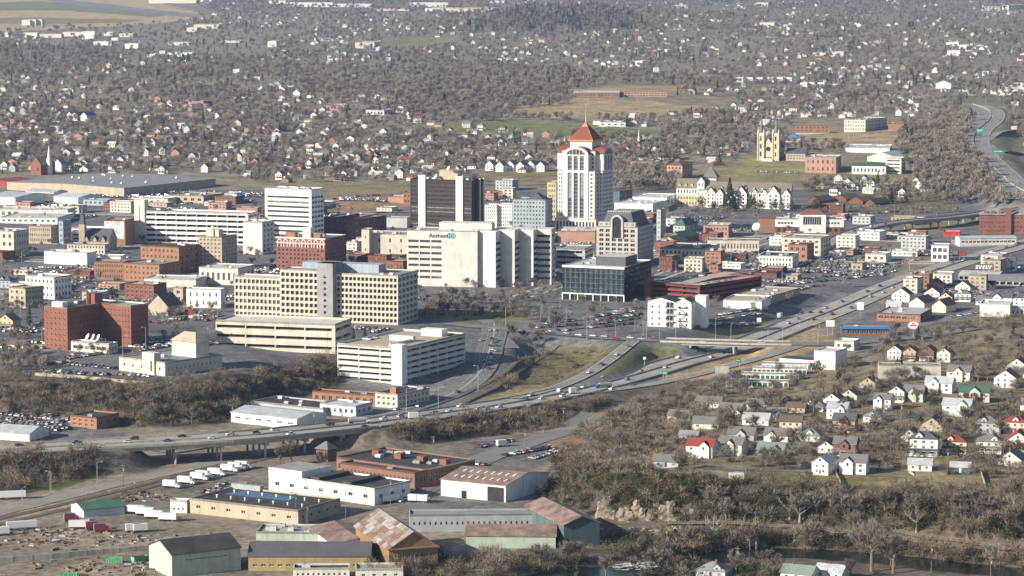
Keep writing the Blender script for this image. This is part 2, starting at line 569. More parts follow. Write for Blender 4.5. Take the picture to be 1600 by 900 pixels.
# ------------------------------------------------------------------ roads
def road_mat(name, col, lines=(), dashes=(), lw=0.14):
 if name in MATS:
  return MATS[name]
 m, nt, b = _nodes(name)
 uv = nt.nodes.new('ShaderNodeUVMap')
 sp = nt.nodes.new('ShaderNodeSeparateXYZ')
 nt.links.new(uv.outputs[0], sp.inputs[0])
 mp = nt.nodes.new('ShaderNodeMapping')
 mp.inputs['Scale'].default_value = (0.9, 0.02, 1)
 nt.links.new(uv.outputs[0], mp.inputs[0])
 f = _mul(nt, _range(nt, _noise(nt, 1.0, 3, mp.outputs[0]), 0.78, 1.2), _range(nt, _noise(nt, 0.06, 4, _pos(nt)), 0.8, 1.2))

 def math2(op, a, bb):
  q = nt.nodes.new('ShaderNodeMath')
  q.operation = op
  for k, w in ((0, a), (1, bb)):
   if isinstance(w, (int, float)):
    q.inputs[k].default_value = w
   else:
    nt.links.new(w, q.inputs[k])
  return q.outputs[0]

 wv = math2('COSINE', math2('MULTIPLY', sp.outputs[0], 6.2832 / 1.8), 0)
 f = _mul(nt, f, _range(nt, wv, 0.9, 1.07, -1, 1))
 base = _scalecol(nt, col, f)
 tot = None
 for p in lines:
  q = math2('LESS_THAN', math2('ABSOLUTE', math2('SUBTRACT', sp.outputs[0], p), 0), lw)
  tot = q if tot is None else math2('MAXIMUM', tot, q)
 on = math2('LESS_THAN', math2('MODULO', sp.outputs[1], 12.0), 4.0)
 for p in dashes:
  q = math2('MULTIPLY', on, math2('LESS_THAN', math2('ABSOLUTE', math2('SUBTRACT', sp.outputs[0], p), 0), lw))
  tot = q if tot is None else math2('MAXIMUM', tot, q)
 if tot is not None:
  mx = nt.nodes.new('ShaderNodeMix')
  mx.data_type = 'RGBA'
  nt.links.new(math2('MULTIPLY', tot, 0.8), mx.inputs['Factor'])
  nt.links.new(base, mx.inputs['A'])
  mx.inputs['B'].default_value = (0.62, 0.60, 0.55, 1)
  base = mx.outputs['Result']
 nt.links.new(base, b.inputs['Base Color'])
 b.inputs['Roughness'].default_value = 0.9
 b.inputs['Specular IOR Level'].default_value = 0.25
 MATS[name] = m
 return m

def offsets(line):
 d = np.gradient(line[:, :2], axis=0)
 d /= np.linalg.norm(d, axis=1)[:, None] + 1e-9
 return np.stack([d[:, 1], -d[:, 0]], 1)          # to the right of travel

def strip(name, line, u0, u1, material, dz=0.0, parent=None, thick=0.0):
 nrm = offsets(line)
 n = len(line)
 seg = np.r_[0, np.cumsum(np.linalg.norm(np.diff(line[:, :2], axis=0), axis=1))]
 a = np.c_[line[:, :2] + nrm * u0, line[:, 2] + dz]
 b = np.c_[line[:, :2] + nrm * u1, line[:, 2] + dz]
 v = [tuple(p) for p in a] + [tuple(p) for p in b]
 f = [(i, n + i, n + i + 1, i + 1) for i in range(n - 1)]
 uv = [[(u0, seg[i]), (u1, seg[i]), (u1, seg[i + 1]), (u0, seg[i + 1])] for i in range(n - 1)]
 if thick:
  m0 = len(v)
  v += [(p[0], p[1], p[2] - thick) for p in v[:m0]]
  for i in range(n - 1):
   f += [(m0 + i + 1, m0 + n + i + 1, m0 + n + i, m0 + i), (i, i + 1, m0 + i + 1, m0 + i), (n + i + 1, n + i, m0 + n + i, m0 + n + i + 1)]
   uv += [[(u0, 0)] * 4] * 3
  f += [(0, m0, m0 + n, n), (n - 1, 2 * n - 1, m0 + 2 * n - 1, m0 + n - 1)]
  uv += [[(u0, 0)] * 4] * 2
 me = bpy.data.meshes.new(name)
 me.from_pydata(v, [], f)
 lay = me.uv_layers.new(name='UVMap')
 lay.data.foreach_set('uv', np.array([c for q in uv for c in q], np.float32).ravel())
 me.materials.append(material)
 me.update()
 return place(name, me, parent)

def barrier(name, line, u, material, h=0.85, w=0.35, dz=0.0, parent=None):
 l2 = line.copy()
 l2[:, 2] += dz + h
 return strip(name, l2, u - w / 2, u + w / 2, material, 0, parent, thick=h)

FW = road_mat('freeway_concrete', (0.33, 0.305, 0.265), (-12.2, -1.6, 1.6, 12.2), (-8.6, -5.1, 5.1, 8.6))
ST = road_mat('street_asphalt', (0.165, 0.16, 0.155), (-0.25, 0.25), (-3.6, 3.6))
LN = road_mat('lane_asphalt', (0.24, 0.225, 0.20), (-3.6, 3.6), (0,))
GRAVEL = mat('rail_ballast', (0.17, 0.145, 0.12), 0.95, 0.3, 0.5)
CONC = mat('road_concrete', (0.42, 0.39, 0.33), 0.9, 0.2, 0.3, 0.2)
RAIL = mat('rail_steel', (0.22, 0.19, 0.17), 0.5, 0.2)

def road(name, line, w, m, label, dz=0.0):
 return tag(strip(name, line, -w / 2, w / 2, m, dz), label, 'road', kind='structure')

road('freeway', FREEWAY[:VI0 + 1], 26, FW, 'pale concrete freeway on embankment at the left edge')
road('freeway', FREEWAY[VI1:], 26, FW, 'divided freeway crossing from industrial flats to upper right')
road('freeway_ramp', RAMP, 9, LN, 'curving ramp climbing from freeway to the crossing street', 0.06)
road('freeway_ramp', SRAMP, 8, LN, 'slip ramp beside golden grass strip below freeway', 0.06)
road('street', ELM_W, 17, ST, 'avenue leading to the bridge past the crowded lot', 0.1)
road('street', ELM_E, 15, ST, 'avenue east of the bridge beside white block building', 0.1)
road('street', CURVE, 17, ST, 'curving street with queued cars beside white garage', 0.05)
NW = road_mat('northway_asphalt', (0.24, 0.23, 0.21), (-17, -2, 2, 17), (-13, -9.3, -5.6, 5.6, 9.3, 13))
road('freeway', NORTHWAY, 38, NW, 'wide freeway winding up to the upper right corner')
for nm, ln, a, lb in (('median_barrier', FREEWAY[:VI0 + 1], 0, 'low median barrier of the freeway at the left edge'), ('median_barrier', FREEWAY[VI1:], 0, 'low median barrier of the long freeway right of the viaduct'), ('median_barrier', NORTHWAY, 0, 'low median barrier of the winding upper right freeway'),
     ('guard_rail', FREEWAY[VI1:VI1 + 34], -13.4, 'concrete barrier on the far edge of the near freeway'), ('guard_rail', FREEWAY[VI1:VI1 + 34], 13.4, 'concrete barrier on the near edge of the near freeway')):
 tag(barrier(nm, ln, a, CONC), lb, 'barrier', 'concrete barriers along the freeway')

def bridge(name, label, line, w, m, depth, step, cols, ground_gap=0.0):
 root = tag(empty(name, tuple(line[0])), label, 'bridge')
 loc = line.copy()
 loc[:, :3] -= line[0]
 strip('deck', loc, -w / 2, w / 2, m, 0.0, root, 0.45)
 for u in np.linspace(-w / 2 + 1.2, w / 2 - 1.2, 5):
  l2 = loc.copy()
  l2[:, 2] -= 0.5
  strip('girder', l2, u - 0.35, u + 0.35, M('steel') if depth < 1.3 else CONC, 0, root, depth)
 for u in (-w / 2 + 0.2, w / 2 - 0.2):
  barrier('parapet', loc, u, CONC, 1.0, 0.3, 0.0, root)
 nrm = offsets(line)
 seg = np.r_[0, np.cumsum(np.linalg.norm(np.diff(line[:, :2], axis=0), axis=1))]
 s = step * 0.7
 while s < seg[-1] - step * 0.3:
  p = [np.interp(s, seg, line[:, k]) for k in range(3)]
  i = int(np.argmin(abs(seg - s)))
  n = nrm[i]
  ang = math.atan2(n[1], n[0])
  b = MB().use(CONC)
  top = p[2] - 0.55 - depth
  b.box(-w / 2 + 0.6, w / 2 - 0.6, -0.7, 0.7, top - 1.3 - p[2], top - p[2])
  for u in cols:
   x, y = p[0] + n[0] * u, p[1] + n[1] * u
   b.tube((u, 0, float(height(x, y)) - 1.0 - p[2]), (u, 0, top - 1.2 - p[2]), 0.62, 0.62, 8)
  b.build('pier', root, (p[0] - line[0][0], p[1] - line[0][1], p[2] - line[0][2]), ang)
  s += step
 return root

bridge('viaduct', 'long concrete freeway viaduct on column piers above the rail flats', FREEWAY[VI0:VI1 + 1], 26.6, FW, 1.7, 22, (-10, -3.4, 3.4, 10))
barrier('median_barrier', FREEWAY[VI0:VI1 + 1], 0, CONC, 0.85, 0.4, 0.01)
tag(COL.objects[-1], 'low concrete median barrier on the viaduct deck', 'barrier', 'concrete barriers along the freeway')
bridge('overpass', 'flat street overpass crossing the freeway on column piers', ELM_B, 17, ST, 1.1, 27, (-6, 0, 6))
bridge('curved_viaduct', 'curved road viaduct rising behind the lots near the station', VIADUCT, 15, LN, 1.4, 32, (-4.5, 4.5))

def street(pts, w, label, m=ST, z=None):
 """street draped on the terrain; pts are photo pixels"""
 w3 = [at(*p) for p in pts]
 out = []
 for a, b in zip(w3, w3[1:]):
  n = max(2, int(math.hypot(b[0] - a[0], b[1] - a[1]) / 8))
  for k in range(n):
   t = k / n
   X, Y = a[0] + (b[0] - a[0]) * t, a[1] + (b[1] - a[1]) * t
   out.append((X, Y, 0))
 out.append(w3[-1])
 l = np.array(out, float)
 nn = offsets(l)
 hs = [height(l[:, 0] + nn[:, 0] * u, l[:, 1] + nn[:, 1] * u) for u in (-w / 2, 0, w / 2)]
 l[:, 2] = np.maximum.reduce(hs) + 0.22
 o = strip('street', l, -w / 2, w / 2, m)
 return tag(o, label, 'road', kind='structure'), l

PLAIN = road_mat('side_street', (0.185, 0.178, 0.168))
PALE = road_mat('pale_lane', (0.27, 0.245, 0.205))
street([(-60, 817), (0, 800), (100, 776), (175, 757), (250, 741), (330, 723), (400, 708), (470, 694)], 13, 'pale road running beside the rails under the viaduct', PALE)
street([(800, 545), (760, 500)], 10, 'short street by the bare trees', PLAIN)
street([(1290, 742), (1340, 715), (1385, 690), (1410, 672)], 8, 'residential street climbing between white houses', PLAIN)
street([(1350, 729), (1440, 727), (1520, 729), (1600, 722), (1660, 716)], 7, 'street in front of the porch houses', PLAIN)
street([(1100, 732), (1200, 735), (1290, 738), (1350, 730)], 6, 'lane past the lower row of houses', PLAIN)
street([(1320, 700), (1250, 680), (1180, 660), (1130, 640)], 6, 'shaded lane between hillside cottages', PLAIN)
street([(1340, 600), (1400, 655), (1480, 640), (1600, 618), (1660, 610)], 6, 'back street among upper houses', PLAIN)
street([(1330, 560), (1360, 550), (1385, 525), (1420, 512), (1480, 500), (1540, 484), (1620, 470)], 10, 'wide street sloping past the brick shop', PLAIN)
street([(690, 800), (640, 788), (650, 770), (700, 745), (760, 715), (830, 690), (900, 668), (930, 656)], 16, 'broad yard road between warehouses', PLAIN)
street([(0, 600), (-40, 640)], 9, 'short street at the left edge', PLAIN)
street([(1040, 262), (1080, 256), (1130, 245), (1160, 236), (1175, 222)], 14, 'grey road climbing past the twin-spired church', PLAIN)
street([(800, 97), (900, 104), (960, 108), (1010, 112)], 14, 'pale distant road in front of houses', PALE)
street([(700, 186), (900, 192), (1010, 203), (1070, 204)], 9, 'thin road along the green bank', PALE)
street([(430, 312), (520, 305), (600, 304), (640, 300)], 12, 'road on the bank behind white office', PLAIN)
street([(650, 283), (760, 290), (870, 287)], 14, 'road behind the dark tower', PLAIN)
street([(470, 352), (560, 332), (640, 331)], 12, 'road below the brown bank', PALE)
street([(230, 2), (330, 12), (420, 19), (470, 25)], 40, 'runway crossing the distant airfield', PALE)
street([(1500, 330), (1560, 318), (1600, 312)], 10, 'lane below the wide freeway', PLAIN)
street([(1600, 205), (1560, 208), (1540, 222), (1560, 238), (1600, 240)], 9, 'looping ramp beside the upper freeway', PALE)
street([(1260, 385), (1200, 372), (1100, 352), (1040, 340)], 13, 'downtown street in front of the station', PLAIN)
street([(1330, 345), (1440, 338), (1500, 333)], 9, 'lane behind the curved viaduct', PLAIN)

# street grid of the centre, each street a strip with pale kerbed pavements
def grid_street(px, py, along, L0_, L1_, w, label):
 X, Y = unproj(px, py, 0)
 r = R(20)
 d = (math.sin(r), math.cos(r)) if along == 'v' else (math.cos(r), -math.sin(r))
 pts = np.array([(X + d[0] * t, Y + d[1] * t, 0) for t in np.arange(L0_, L1_, 10.0)], float)
 pts[:, 2] = height(pts[:, 0], pts[:, 1]) + 0.2
 tag(strip('street', pts, -w / 2, w / 2, PLAIN), label, 'road', kind='structure')
 for s in (-1, 1):
  q = pts.copy()
  q[:, 2] += 0.13
  tag(strip('pavement', q, s * (w / 2 + 1.6) - 1.6, s * (w / 2 + 1.6) + 1.6, CONC, 0, None, 0.3), 'pale pavement beside ' + label, 'pavement', kind='structure')
for px, py, lo, hi, nm in ((560, 440, -60, 520, 'the street left of the lettered office'), (420, 420, -80, 420, 'the street below the white windowless block'), (860, 450, -60, 560, 'the street right of the lettered office'), (280, 450, -120, 380, 'the street right of the orange brick blocks'), (1040, 430, -40, 420, 'the street right of the glass office'), (120, 440, -160, 330, 'the street by the cream row')):
 grid_street(px, py, 'v', lo, hi, 11, nm)
for px, py, lo, hi, nm in ((500, 395, -330, 420, 'the cross street behind the brick hotel'), (300, 470, -220, 160, 'the cross street at the church tower'), (760, 355, -420, 420, 'the cross street behind the lettered office'), (1120, 400, -60, 190, 'the cross street before the long shops'), (120, 410, -120, 160, 'the cross street below the plain white hall')):
 grid_street(px, py, 'u', lo, hi, 10, nm)

# rail tracks: ballast bed with two rails and sleepers joined into one track
def track(pts, label, w=3.6):
 w3 = [at(*p) for p in pts]
 l = []
 for a, b in zip(w3, w3[1:]):
  n = max(2, int(math.hypot(b[0] - a[0], b[1] - a[1]) / 6))
  l += [(a[0] + (b[0] - a[0]) * k / n, a[1] + (b[1] - a[1]) * k / n, 0) for k in range(n)]
 l = np.array(l + [w3[-1]], float)
 nn = offsets(l)
 hs = [height(l[:, 0] + nn[:, 0] * u, l[:, 1] + nn[:, 1] * u) for u in (-w / 2, 0, w / 2)]
 l[:, 2] = np.maximum.reduce(hs) + 0.3
 root = tag(empty('rail_track', tuple(l[0])), label, 'railway')
 q = l - l[0]
 strip('ballast', q, -w / 2, w / 2, GRAVEL, 0, root, 0.5)
 for u in (-0.72, 0.72):
  barrier('rail', q, u, RAIL, 0.16, 0.11, 0.17, root)
 b = MB().use(M('wood'))
 seg = np.r_[0, np.cumsum(np.linalg.norm(np.diff(q[:, :2], axis=0), axis=1))]
 for s in np.arange(0, seg[-1], 1.3):
  x, y, z = [np.interp(s, seg, q[:, k]) for k in range(3)]
  i = int(np.argmin(abs(seg - s)))
  n = nn[i]
  t = (-n[1], n[0])
  c = [(x + n[0] * a + t[0] * bb, y + n[1] * a + t[1] * bb) for a, bb in ((-1.25, -0.13), (1.25, -0.13), (1.25, 0.13), (-1.25, 0.13))]
  b.prism(c, z - 0.05, z + 0.16)
 tag(b.build('sleepers', root), kind='stuff')

track([(-60, 836), (0, 820), (100, 797), (200, 772), (275, 750), (340, 735), (420, 716), (520, 697)], 'nearer rail line beside the pale road at lower left')
track([(-60, 826), (0, 811), (100, 788), (200, 764), (275, 744), (340, 729), (420, 711)], 'rail line hugging the pale road at lower left')
track([(640, 650), (720, 632), (772, 608), (800, 590), (830, 568), (858, 550), (872, 540)], 'rail line curving through the shaded ravine')
track([(628, 643), (700, 626), (752, 604), (790, 582), (818, 562), (846, 545)], 'rail line next to curving street with queued cars')
track([(1400, 834), (1480, 845), (1560, 858), (1640, 872), (1760, 895)], 'upper rail line along the foot of the wooded bluff')
track([(940, 826), (1050, 820), (1150, 822), (1280, 828), (1400, 840), (1480, 851), (1560, 864), (1640, 879)], 'riverside rail line below the pale rock faces')

# ------------------------------------------------------------------ river with a small weir
wm, nt, wb = _nodes('river_water')
wb.inputs['Base Color'].default_value = (0.010, 0.018, 0.016, 1)
wb.inputs['Roughness'].default_value = 0.12
bn = nt.nodes.new('ShaderNodeBump')
bn.inputs['Strength'].default_value = 0.25
bn.inputs['Distance'].default_value = 0.4
nt.links.new(_noise(nt, 0.55, 3, _pos(nt, (1, 0.5, 1))), bn.inputs['Height'])
nt.links.new(bn.outputs[0], wb.inputs['Normal'])
rl = np.array([p + (-10.2,) for p in RIVER])
tag(strip('river', rl, -17, 17, wm), 'dark green river crossing the lower right', 'river', kind='structure')
b = MB().use(mat('white_water', (0.75, 0.78, 0.80), 0.6, 0.3, 1.2))
wx, wy = unproj(1000, 880, -10)
for k in range(300):
 u, v = rnd.uniform(-13, 11), rnd.gauss(0, 5)
 if rnd.random() > 1.1 - abs(u) / 14:
  continue
 x, y = wx + u + v * -0.25, wy + v
 l, w = rnd.uniform(0.4, 1.8), rnd.uniform(0.08, 0.3)
 z = -10.16 + rnd.uniform(0, 0.06)
 b.prism([(x - l, y - w), (x + l, y - w * 0.3), (x + l * 0.8, y + w), (x - l * 0.7, y + w * 0.6)], z - 0.2, z)
tag(b.build('rapids'), 'white foaming rapids in the dark river', 'rapids', kind='stuff')


# ------------------------------------------------------------------ building kit
PANES = {}

def pane_mesh(w, h, nm, kind, frame):
 """a glazed window unit facing -Y, origin at its lower left corner, with mullions standing proud"""
 key = (round(w, 2), round(h, 2), nm, kind, frame)
 if key in PANES:
  return PANES[key]
 b = MB()
 g = {'d': GL, 'b': GLB, 'l': GLL}[kind]
 if kind == 'l':                       # blind half drawn
  b.use(GL).face((0, 0, 0), (w, 0, 0), (w, 0, h * 0.45), (0, 0, h * 0.45))
  b.use(GLL).face((0, 0, h * 0.45), (w, 0, h * 0.45), (w, 0, h), (0, 0, h))
 else:
  b.use(g).face((0, 0, 0), (w, 0, 0), (w, 0, h), (0, 0, h))
 if frame:
  b.use(M(frame))
  t = min(0.12, w * 0.06)
  for i in range(1, nm + 1):
   x = w * i / (nm + 1)
   b.box(x - t / 2, x + t / 2, -0.08, 0.0, 0, h, False)
  b.box(0, w, -0.1, 0.0, 0, t, False)
 me = b.mesh('window')
 PANES[key] = me
 return me

def G(c, r, wf=0.5, hf=0.5, mx=1.0, b=1.6, t=1.4, dep=0.35, glass='d', nm=1, frame='offwhite', skip=None):
 return dict(c=c, r=r, wf=wf, hf=hf, mx=mx, b=b, t=t, dep=dep, glass=glass, nm=nm, frame=frame, skip=skip)

def facade(mb, root, P, side, Wd, H, g, wall, wname='window', z0=0.0):
 """wall with real recessed openings. side: 'f' runs along +x facing -y, 'r' runs along +y facing +x"""
 if side == 'f':
  def T(u, z, d=0.0): return (P[0] + u, P[1] + d, z)
  rz = 0.0
 elif side == 'r':
  def T(u, z, d=0.0): return (P[0] - d, P[1] + u, z)
  rz = math.pi / 2
 elif side == 'l':
  def T(u, z, d=0.0): return (P[0] + d, P[1] - u, z)
  rz = -math.pi / 2
 else:
  def T(u, z, d=0.0): return (P[0] - u, P[1] - d, z)
  rz = math.pi
 mb.use(wall)

 def q(u0, u1, a, b):
  if u1 - u0 > 1e-4 and b - a > 1e-4:
   mb.face(T(u0, a), T(u1, a), T(u1, b), T(u0, b))
 z1 = z0 + H
 if not g or g['c'] == 0 or g['r'] == 0:
  q(0, Wd, z0, z1)
  return
 pu = (Wd - 2 * g['mx']) / g['c']
 wu = pu * g['wf']
 ph = (H - g['b'] - g['t']) / g['r']
 wh = ph * g['hf']
 zs = z0
 dep = g['dep']
 for j in range(g['r']):
  a = z0 + g['b'] + ph * j + (ph - wh) / 2
  b = a + wh
  q(0, Wd, zs, a)
  us = 0.0
  for i in range(g['c']):
   if g['skip'] and g['skip'](i, j):
    continue
   u0 = g['mx'] + pu * i + (pu - wu) / 2
   u1 = u0 + wu
   mb.use(wall)
   q(us, u0, a, b)
   us = u1
   mb.face(T(u0, a), T(u0, a, dep), T(u0, b, dep), T(u0, b))
   mb.face(T(u1, a, dep), T(u1, a), T(u1, b), T(u1, b, dep))
   mb.face(T(u0, a), T(u1, a), T(u1, a, dep), T(u0, a, dep))
   mb.face(T(u0, b, dep), T(u1, b, dep), T(u1, b), T(u0, b))
   k = g['glass']
   if k == 'd':
    k = 'l' if rnd.random() < 0.16 else 'd'
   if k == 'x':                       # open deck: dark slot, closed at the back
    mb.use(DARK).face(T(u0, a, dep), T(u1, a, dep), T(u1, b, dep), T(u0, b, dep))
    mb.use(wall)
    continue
   place(wname, pane_mesh(wu, wh, g['nm'], k, g['frame']), root, T(u0, a, dep - 0.01), rz)
  mb.use(wall)
  q(us, Wd, a, b)
  zs = b
 q(0, Wd, zs, z1)

FOOT = []

def solve(x0, x1, x2, ytop, ybase, rot, dep=None, wid=None, pos=None):
 """corner, width, depth and height of an upright block from its photo outline"""
 X, Y, z = pos or at(x1, ybase)
 q = (450.0 - ytop) / FPX
 h = (q * Y * CP - Y * SP) / (CP + q * SP) + CAM_H - z
 r = R(rot)
 U, V = (math.cos(r), -math.sin(r)), (math.sin(r), math.cos(r))
 D = Y * CP - (z + h * 0.6 - CAM_H) * SP
 k0, k2 = (x0 - 800) / FPX, (x2 - 800) / FPX
 w = wid or (X - k0 * D) / (U[0] - k0 * U[1] * CP)
 d = dep or (k2 * D - X) / (V[0] - k2 * V[1] * CP)
 if dep is None and rot < 26:
  d = min(d, max(1.25 * w, 12.0))
 d = max(d, 3.0)
 FOOT.append((X, Y, w, d, r))
 return X, Y, z, w, d, h

def roof_flat(root, x0, x1, y0, y1, z, para, roof, cap):
 b = MB().use(roof)
 b.face((x0 + 0.35, y0 + 0.35, z - para), (x1 - 0.35, y0 + 0.35, z - para), (x1 - 0.35, y1 - 0.35, z - para), (x0 + 0.35, y1 - 0.35, z - para))
 o = b.build('roof', root)
 c = MB().use(cap)
 t = 0.35
 for a, bb, cc, dd in ((x0, x1, y0, y0 + t), (x0, x1, y1 - t, y1), (x0, x0 + t, y0 + t, y1 - t), (x1 - t, x1, y0 + t, y1 - t)):
  c.box(a, bb, cc, dd, z - para - 0.2, z + 0.02)
 c.build('parapet', root)
 return o

def rooftop_unit(root, x, y, z, s=1.0):
 b = MB().use(M('lightroof' if rnd.random() < 0.6 else 'greyroof'))
 w, d, h = 1.4 * s * rnd.uniform(0.8, 1.5), 1.2 * s * rnd.uniform(0.8, 1.3), 1.1 * s * rnd.uniform(0.8, 1.3)
 b.box(-w, w, -d, d, 0, h)
 b.box(-w * 0.3 - 0.02, w * 0.95, -d * 0.8, d * 0.8, h, h + 0.25)
 b.use(M('greyroof')).tube((-w * 0.55, 0, h), (-w * 0.55, 0, h + 0.5), 0.5 * s, 0.4 * s, 8)
 b.build('rooftop_unit', root, (x, y, z))

def shell(root, x0, x1, y0, y1, z0, H, wall, roof, front=None, right=None, para=0.7, cap=None, name='wall', left=None):
 """box of four walls (openings front and right), flat roof and parapet"""
 b = MB()
 facade(b, root, (x0, y0), 'f', x1 - x0, H, front, wall, z0=z0)
 facade(b, root, (x1, y0), 'r', y1 - y0, H, right, wall, z0=z0)
 facade(b, root, (x0, y1), 'l', y1 - y0, H, left, wall, z0=z0)
 facade(b, root, (x1, y1), 'b', x1 - x0, H, None, wall, z0=z0)
 b.build(name, root)
 if roof:
  return roof_flat(root, x0, x1, y0, y1, z0 + H, para, roof, cap or wall)

def block(name, label, cat, x0, x1, x2, ytop, ybase, wall, roof='gravelroof', front=None, right=None, rot=25, para=0.7, cap=None, units=None, dep=None, wid=None, foot=2.0, group=None):
 X, Y, z, w, d, h = solve(x0, x1, x2, ytop, ybase, rot, dep, wid)
 root = tag(empty(name, (X, Y, z), -R(rot)), label, cat, group)
 wm_ = M(wall) if isinstance(wall, str) else wall
 rf_ = shell(root, -w, 0, 0, d, 0, h, wm_, M(roof), front, right, para, M(cap) if cap else None)
 # footing below the walls so that sloping ground never shows a gap
 f = MB().use(M('concrete'))
 f.box(-w + 0.1, -0.1, 0.1, d - 0.1, -foot, 0.0)
 f.build('foundation', root)
 n = units if units is not None else min(7, int(w * d / 260.0))
 for k in range(n):
  rooftop_unit(rf_, -w * rnd.uniform(0.12, 0.88), d * rnd.uniform(0.12, 0.88), h - para, rnd.uniform(0.7, 1.3))
 root['w'], root['d'], root['h'] = w, d, h
 return root

def gable(name, label, cat, x0, x1, x2, yeave, ybase, rise, wall, roof, front=None, right=None, rot=25, ridge='v', over=0.5, dep=None, wid=None, group=None, foot=2.0, roof2=None):
 """pitched shed: ridge 'v' runs away from the front (front is the gable end), 'u' runs along the front"""
 X, Y, z, w, d, h = solve(x0, x1, x2, yeave, ybase, rot, dep, wid)
 root = tag(empty(name, (X, Y, z), -R(rot)), label, cat, group)
 wm_ = M(wall) if isinstance(wall, str) else wall
 b = MB()
 facade(b, root, (-w, 0), 'f', w, h, front, wm_)
 facade(b, root, (0, 0), 'r', d, h, right, wm_)
 facade(b, root, (-w, d), 'l', d, h, None, wm_)
 facade(b, root, (0, d), 'b', w, h, None, wm_)
 b.use(wm_)
 if ridge == 'v':
  b.face((-w, 0, h), (0, 0, h), (-w / 2, 0, h + rise))
  b.face((0, d, h), (-w, d, h), (-w / 2, d, h + rise))
 else:
  b.face((0, 0, h), (0, d, h), (0, d / 2, h + rise))
  b.face((-w, d, h), (-w, 0, h), (-w, d / 2, h + rise))
 b.build('wall', root)
 pitched(root, w, d, h, rise, ridge, M(roof), over, M(roof2) if roof2 else None)
 f = MB().use(M('concrete'))
 f.box(-w + 0.1, -0.1, 0.1, d - 0.1, -foot, 0.0)
 f.build('foundation', root)
 root['w'], root['d'], root['h'] = w, d, h
 return root

def pitched(root, w, d, h, rise, ridge, roof, over=0.4, roof2=None, t=0.22):
 """two roof slopes, each a slab with thickness"""
 if ridge == 'v':
  run = w / 2
  s = rise / run
  for sg in (-1, 1):
   b = MB().use(roof if (sg < 0 or roof2 is None) else roof2)
   c = -w / 2
   xe, ze = c + sg * (run + over), h - s * over
   p = [(xe, -over, ze), (c, -over, h + rise), (c, d + over, h + rise), (xe, d + over, ze)]
   if sg > 0:
    p = [p[1], p[0], p[3], p[2]]
   up = [(x, y, z + t) for x, y, z in p]
   b.face(*up)
   b.face(*reversed(p))
   for i in range(4):
    j = (i + 1) % 4
    b.face(p[i], p[j], up[j], up[i])
   last = b.build('roof', root)
 else:
  run = d / 2
  s = rise / run
  for sg in (-1, 1):
   b = MB().use(roof if (sg < 0 or roof2 is None) else roof2)
   c = d / 2
   ye, ze = c + sg * (run + over), h - s * over
   p = [(-w - over, ye, ze), (over, ye, ze), (over, c, h + rise), (-w - over, c, h + rise)]
   if sg > 0:
    p = [p[3], p[2], p[1], p[0]]
   up = [(x, y, z + t) for x, y, z in p]
   b.face(*up)
   b.face(*reversed(p))
   for i in range(4):
    j = (i + 1) % 4
    b.face(p[i], p[j], up[j], up[i])
   last = b.build('roof', root)
 return last

def hip(mb, x0, x1, y0, y1, z, rise, inset=None):
 """hipped or pyramid roof over a rectangle"""
 w, d = x1 - x0, y1 - y0
 k = min(w, d) / 2 if inset is None else inset
 if w >= d:
  a, b = (x0 + k, (y0 + y1) / 2, z + rise), (x1 - k, (y0 + y1) / 2, z + rise)
  mb.face((x0, y0, z), (x1, y0, z), b, a)
  mb.face((x1, y1, z), (x0, y1, z), a, b)
  mb.face((x1, y0, z), (x1, y1, z), b)
  mb.face((x0, y1, z), (x0, y0, z), a)
 else:
  a, b = ((x0 + x1) / 2, y0 + k, z + rise), ((x0 + x1) / 2, y1 - k, z + rise)
  mb.face((x1, y0, z), (x1, y1, z), b, a)
  mb.face((x0, y1, z), (x0, y0, z), a, b)
  mb.face((x0, y0, z), (x1, y0, z), a)
  mb.face((x1, y1, z), (x0, y1, z), b)
 mb.face((x0, y1, z), (x1, y1, z), (x1, y0, z), (x0, y0, z))

def lettering(root, text, size, loc, rotz, material, side='f'):
 c = bpy.data.curves.new('lettering', 'FONT')
 c.body = text
 c.size = size
 c.extrude = 0.12
 c.align_x = 'LEFT'
 t = bpy.data.objects.new('lettering', c)
 COL.objects.link(t)
 dg = bpy.context.evaluated_depsgraph_get()
 me = bpy.data.meshes.new_from_object(t.evaluated_get(dg))
 bpy.data.objects.remove(t)
 me.materials.clear()
 me.materials.append(material)
 me.transform(__import__('mathutils').Matrix.Rotation(math.pi / 2, 4, 'X'))
 o = place('lettering', me, root, loc, rotz)
 return o


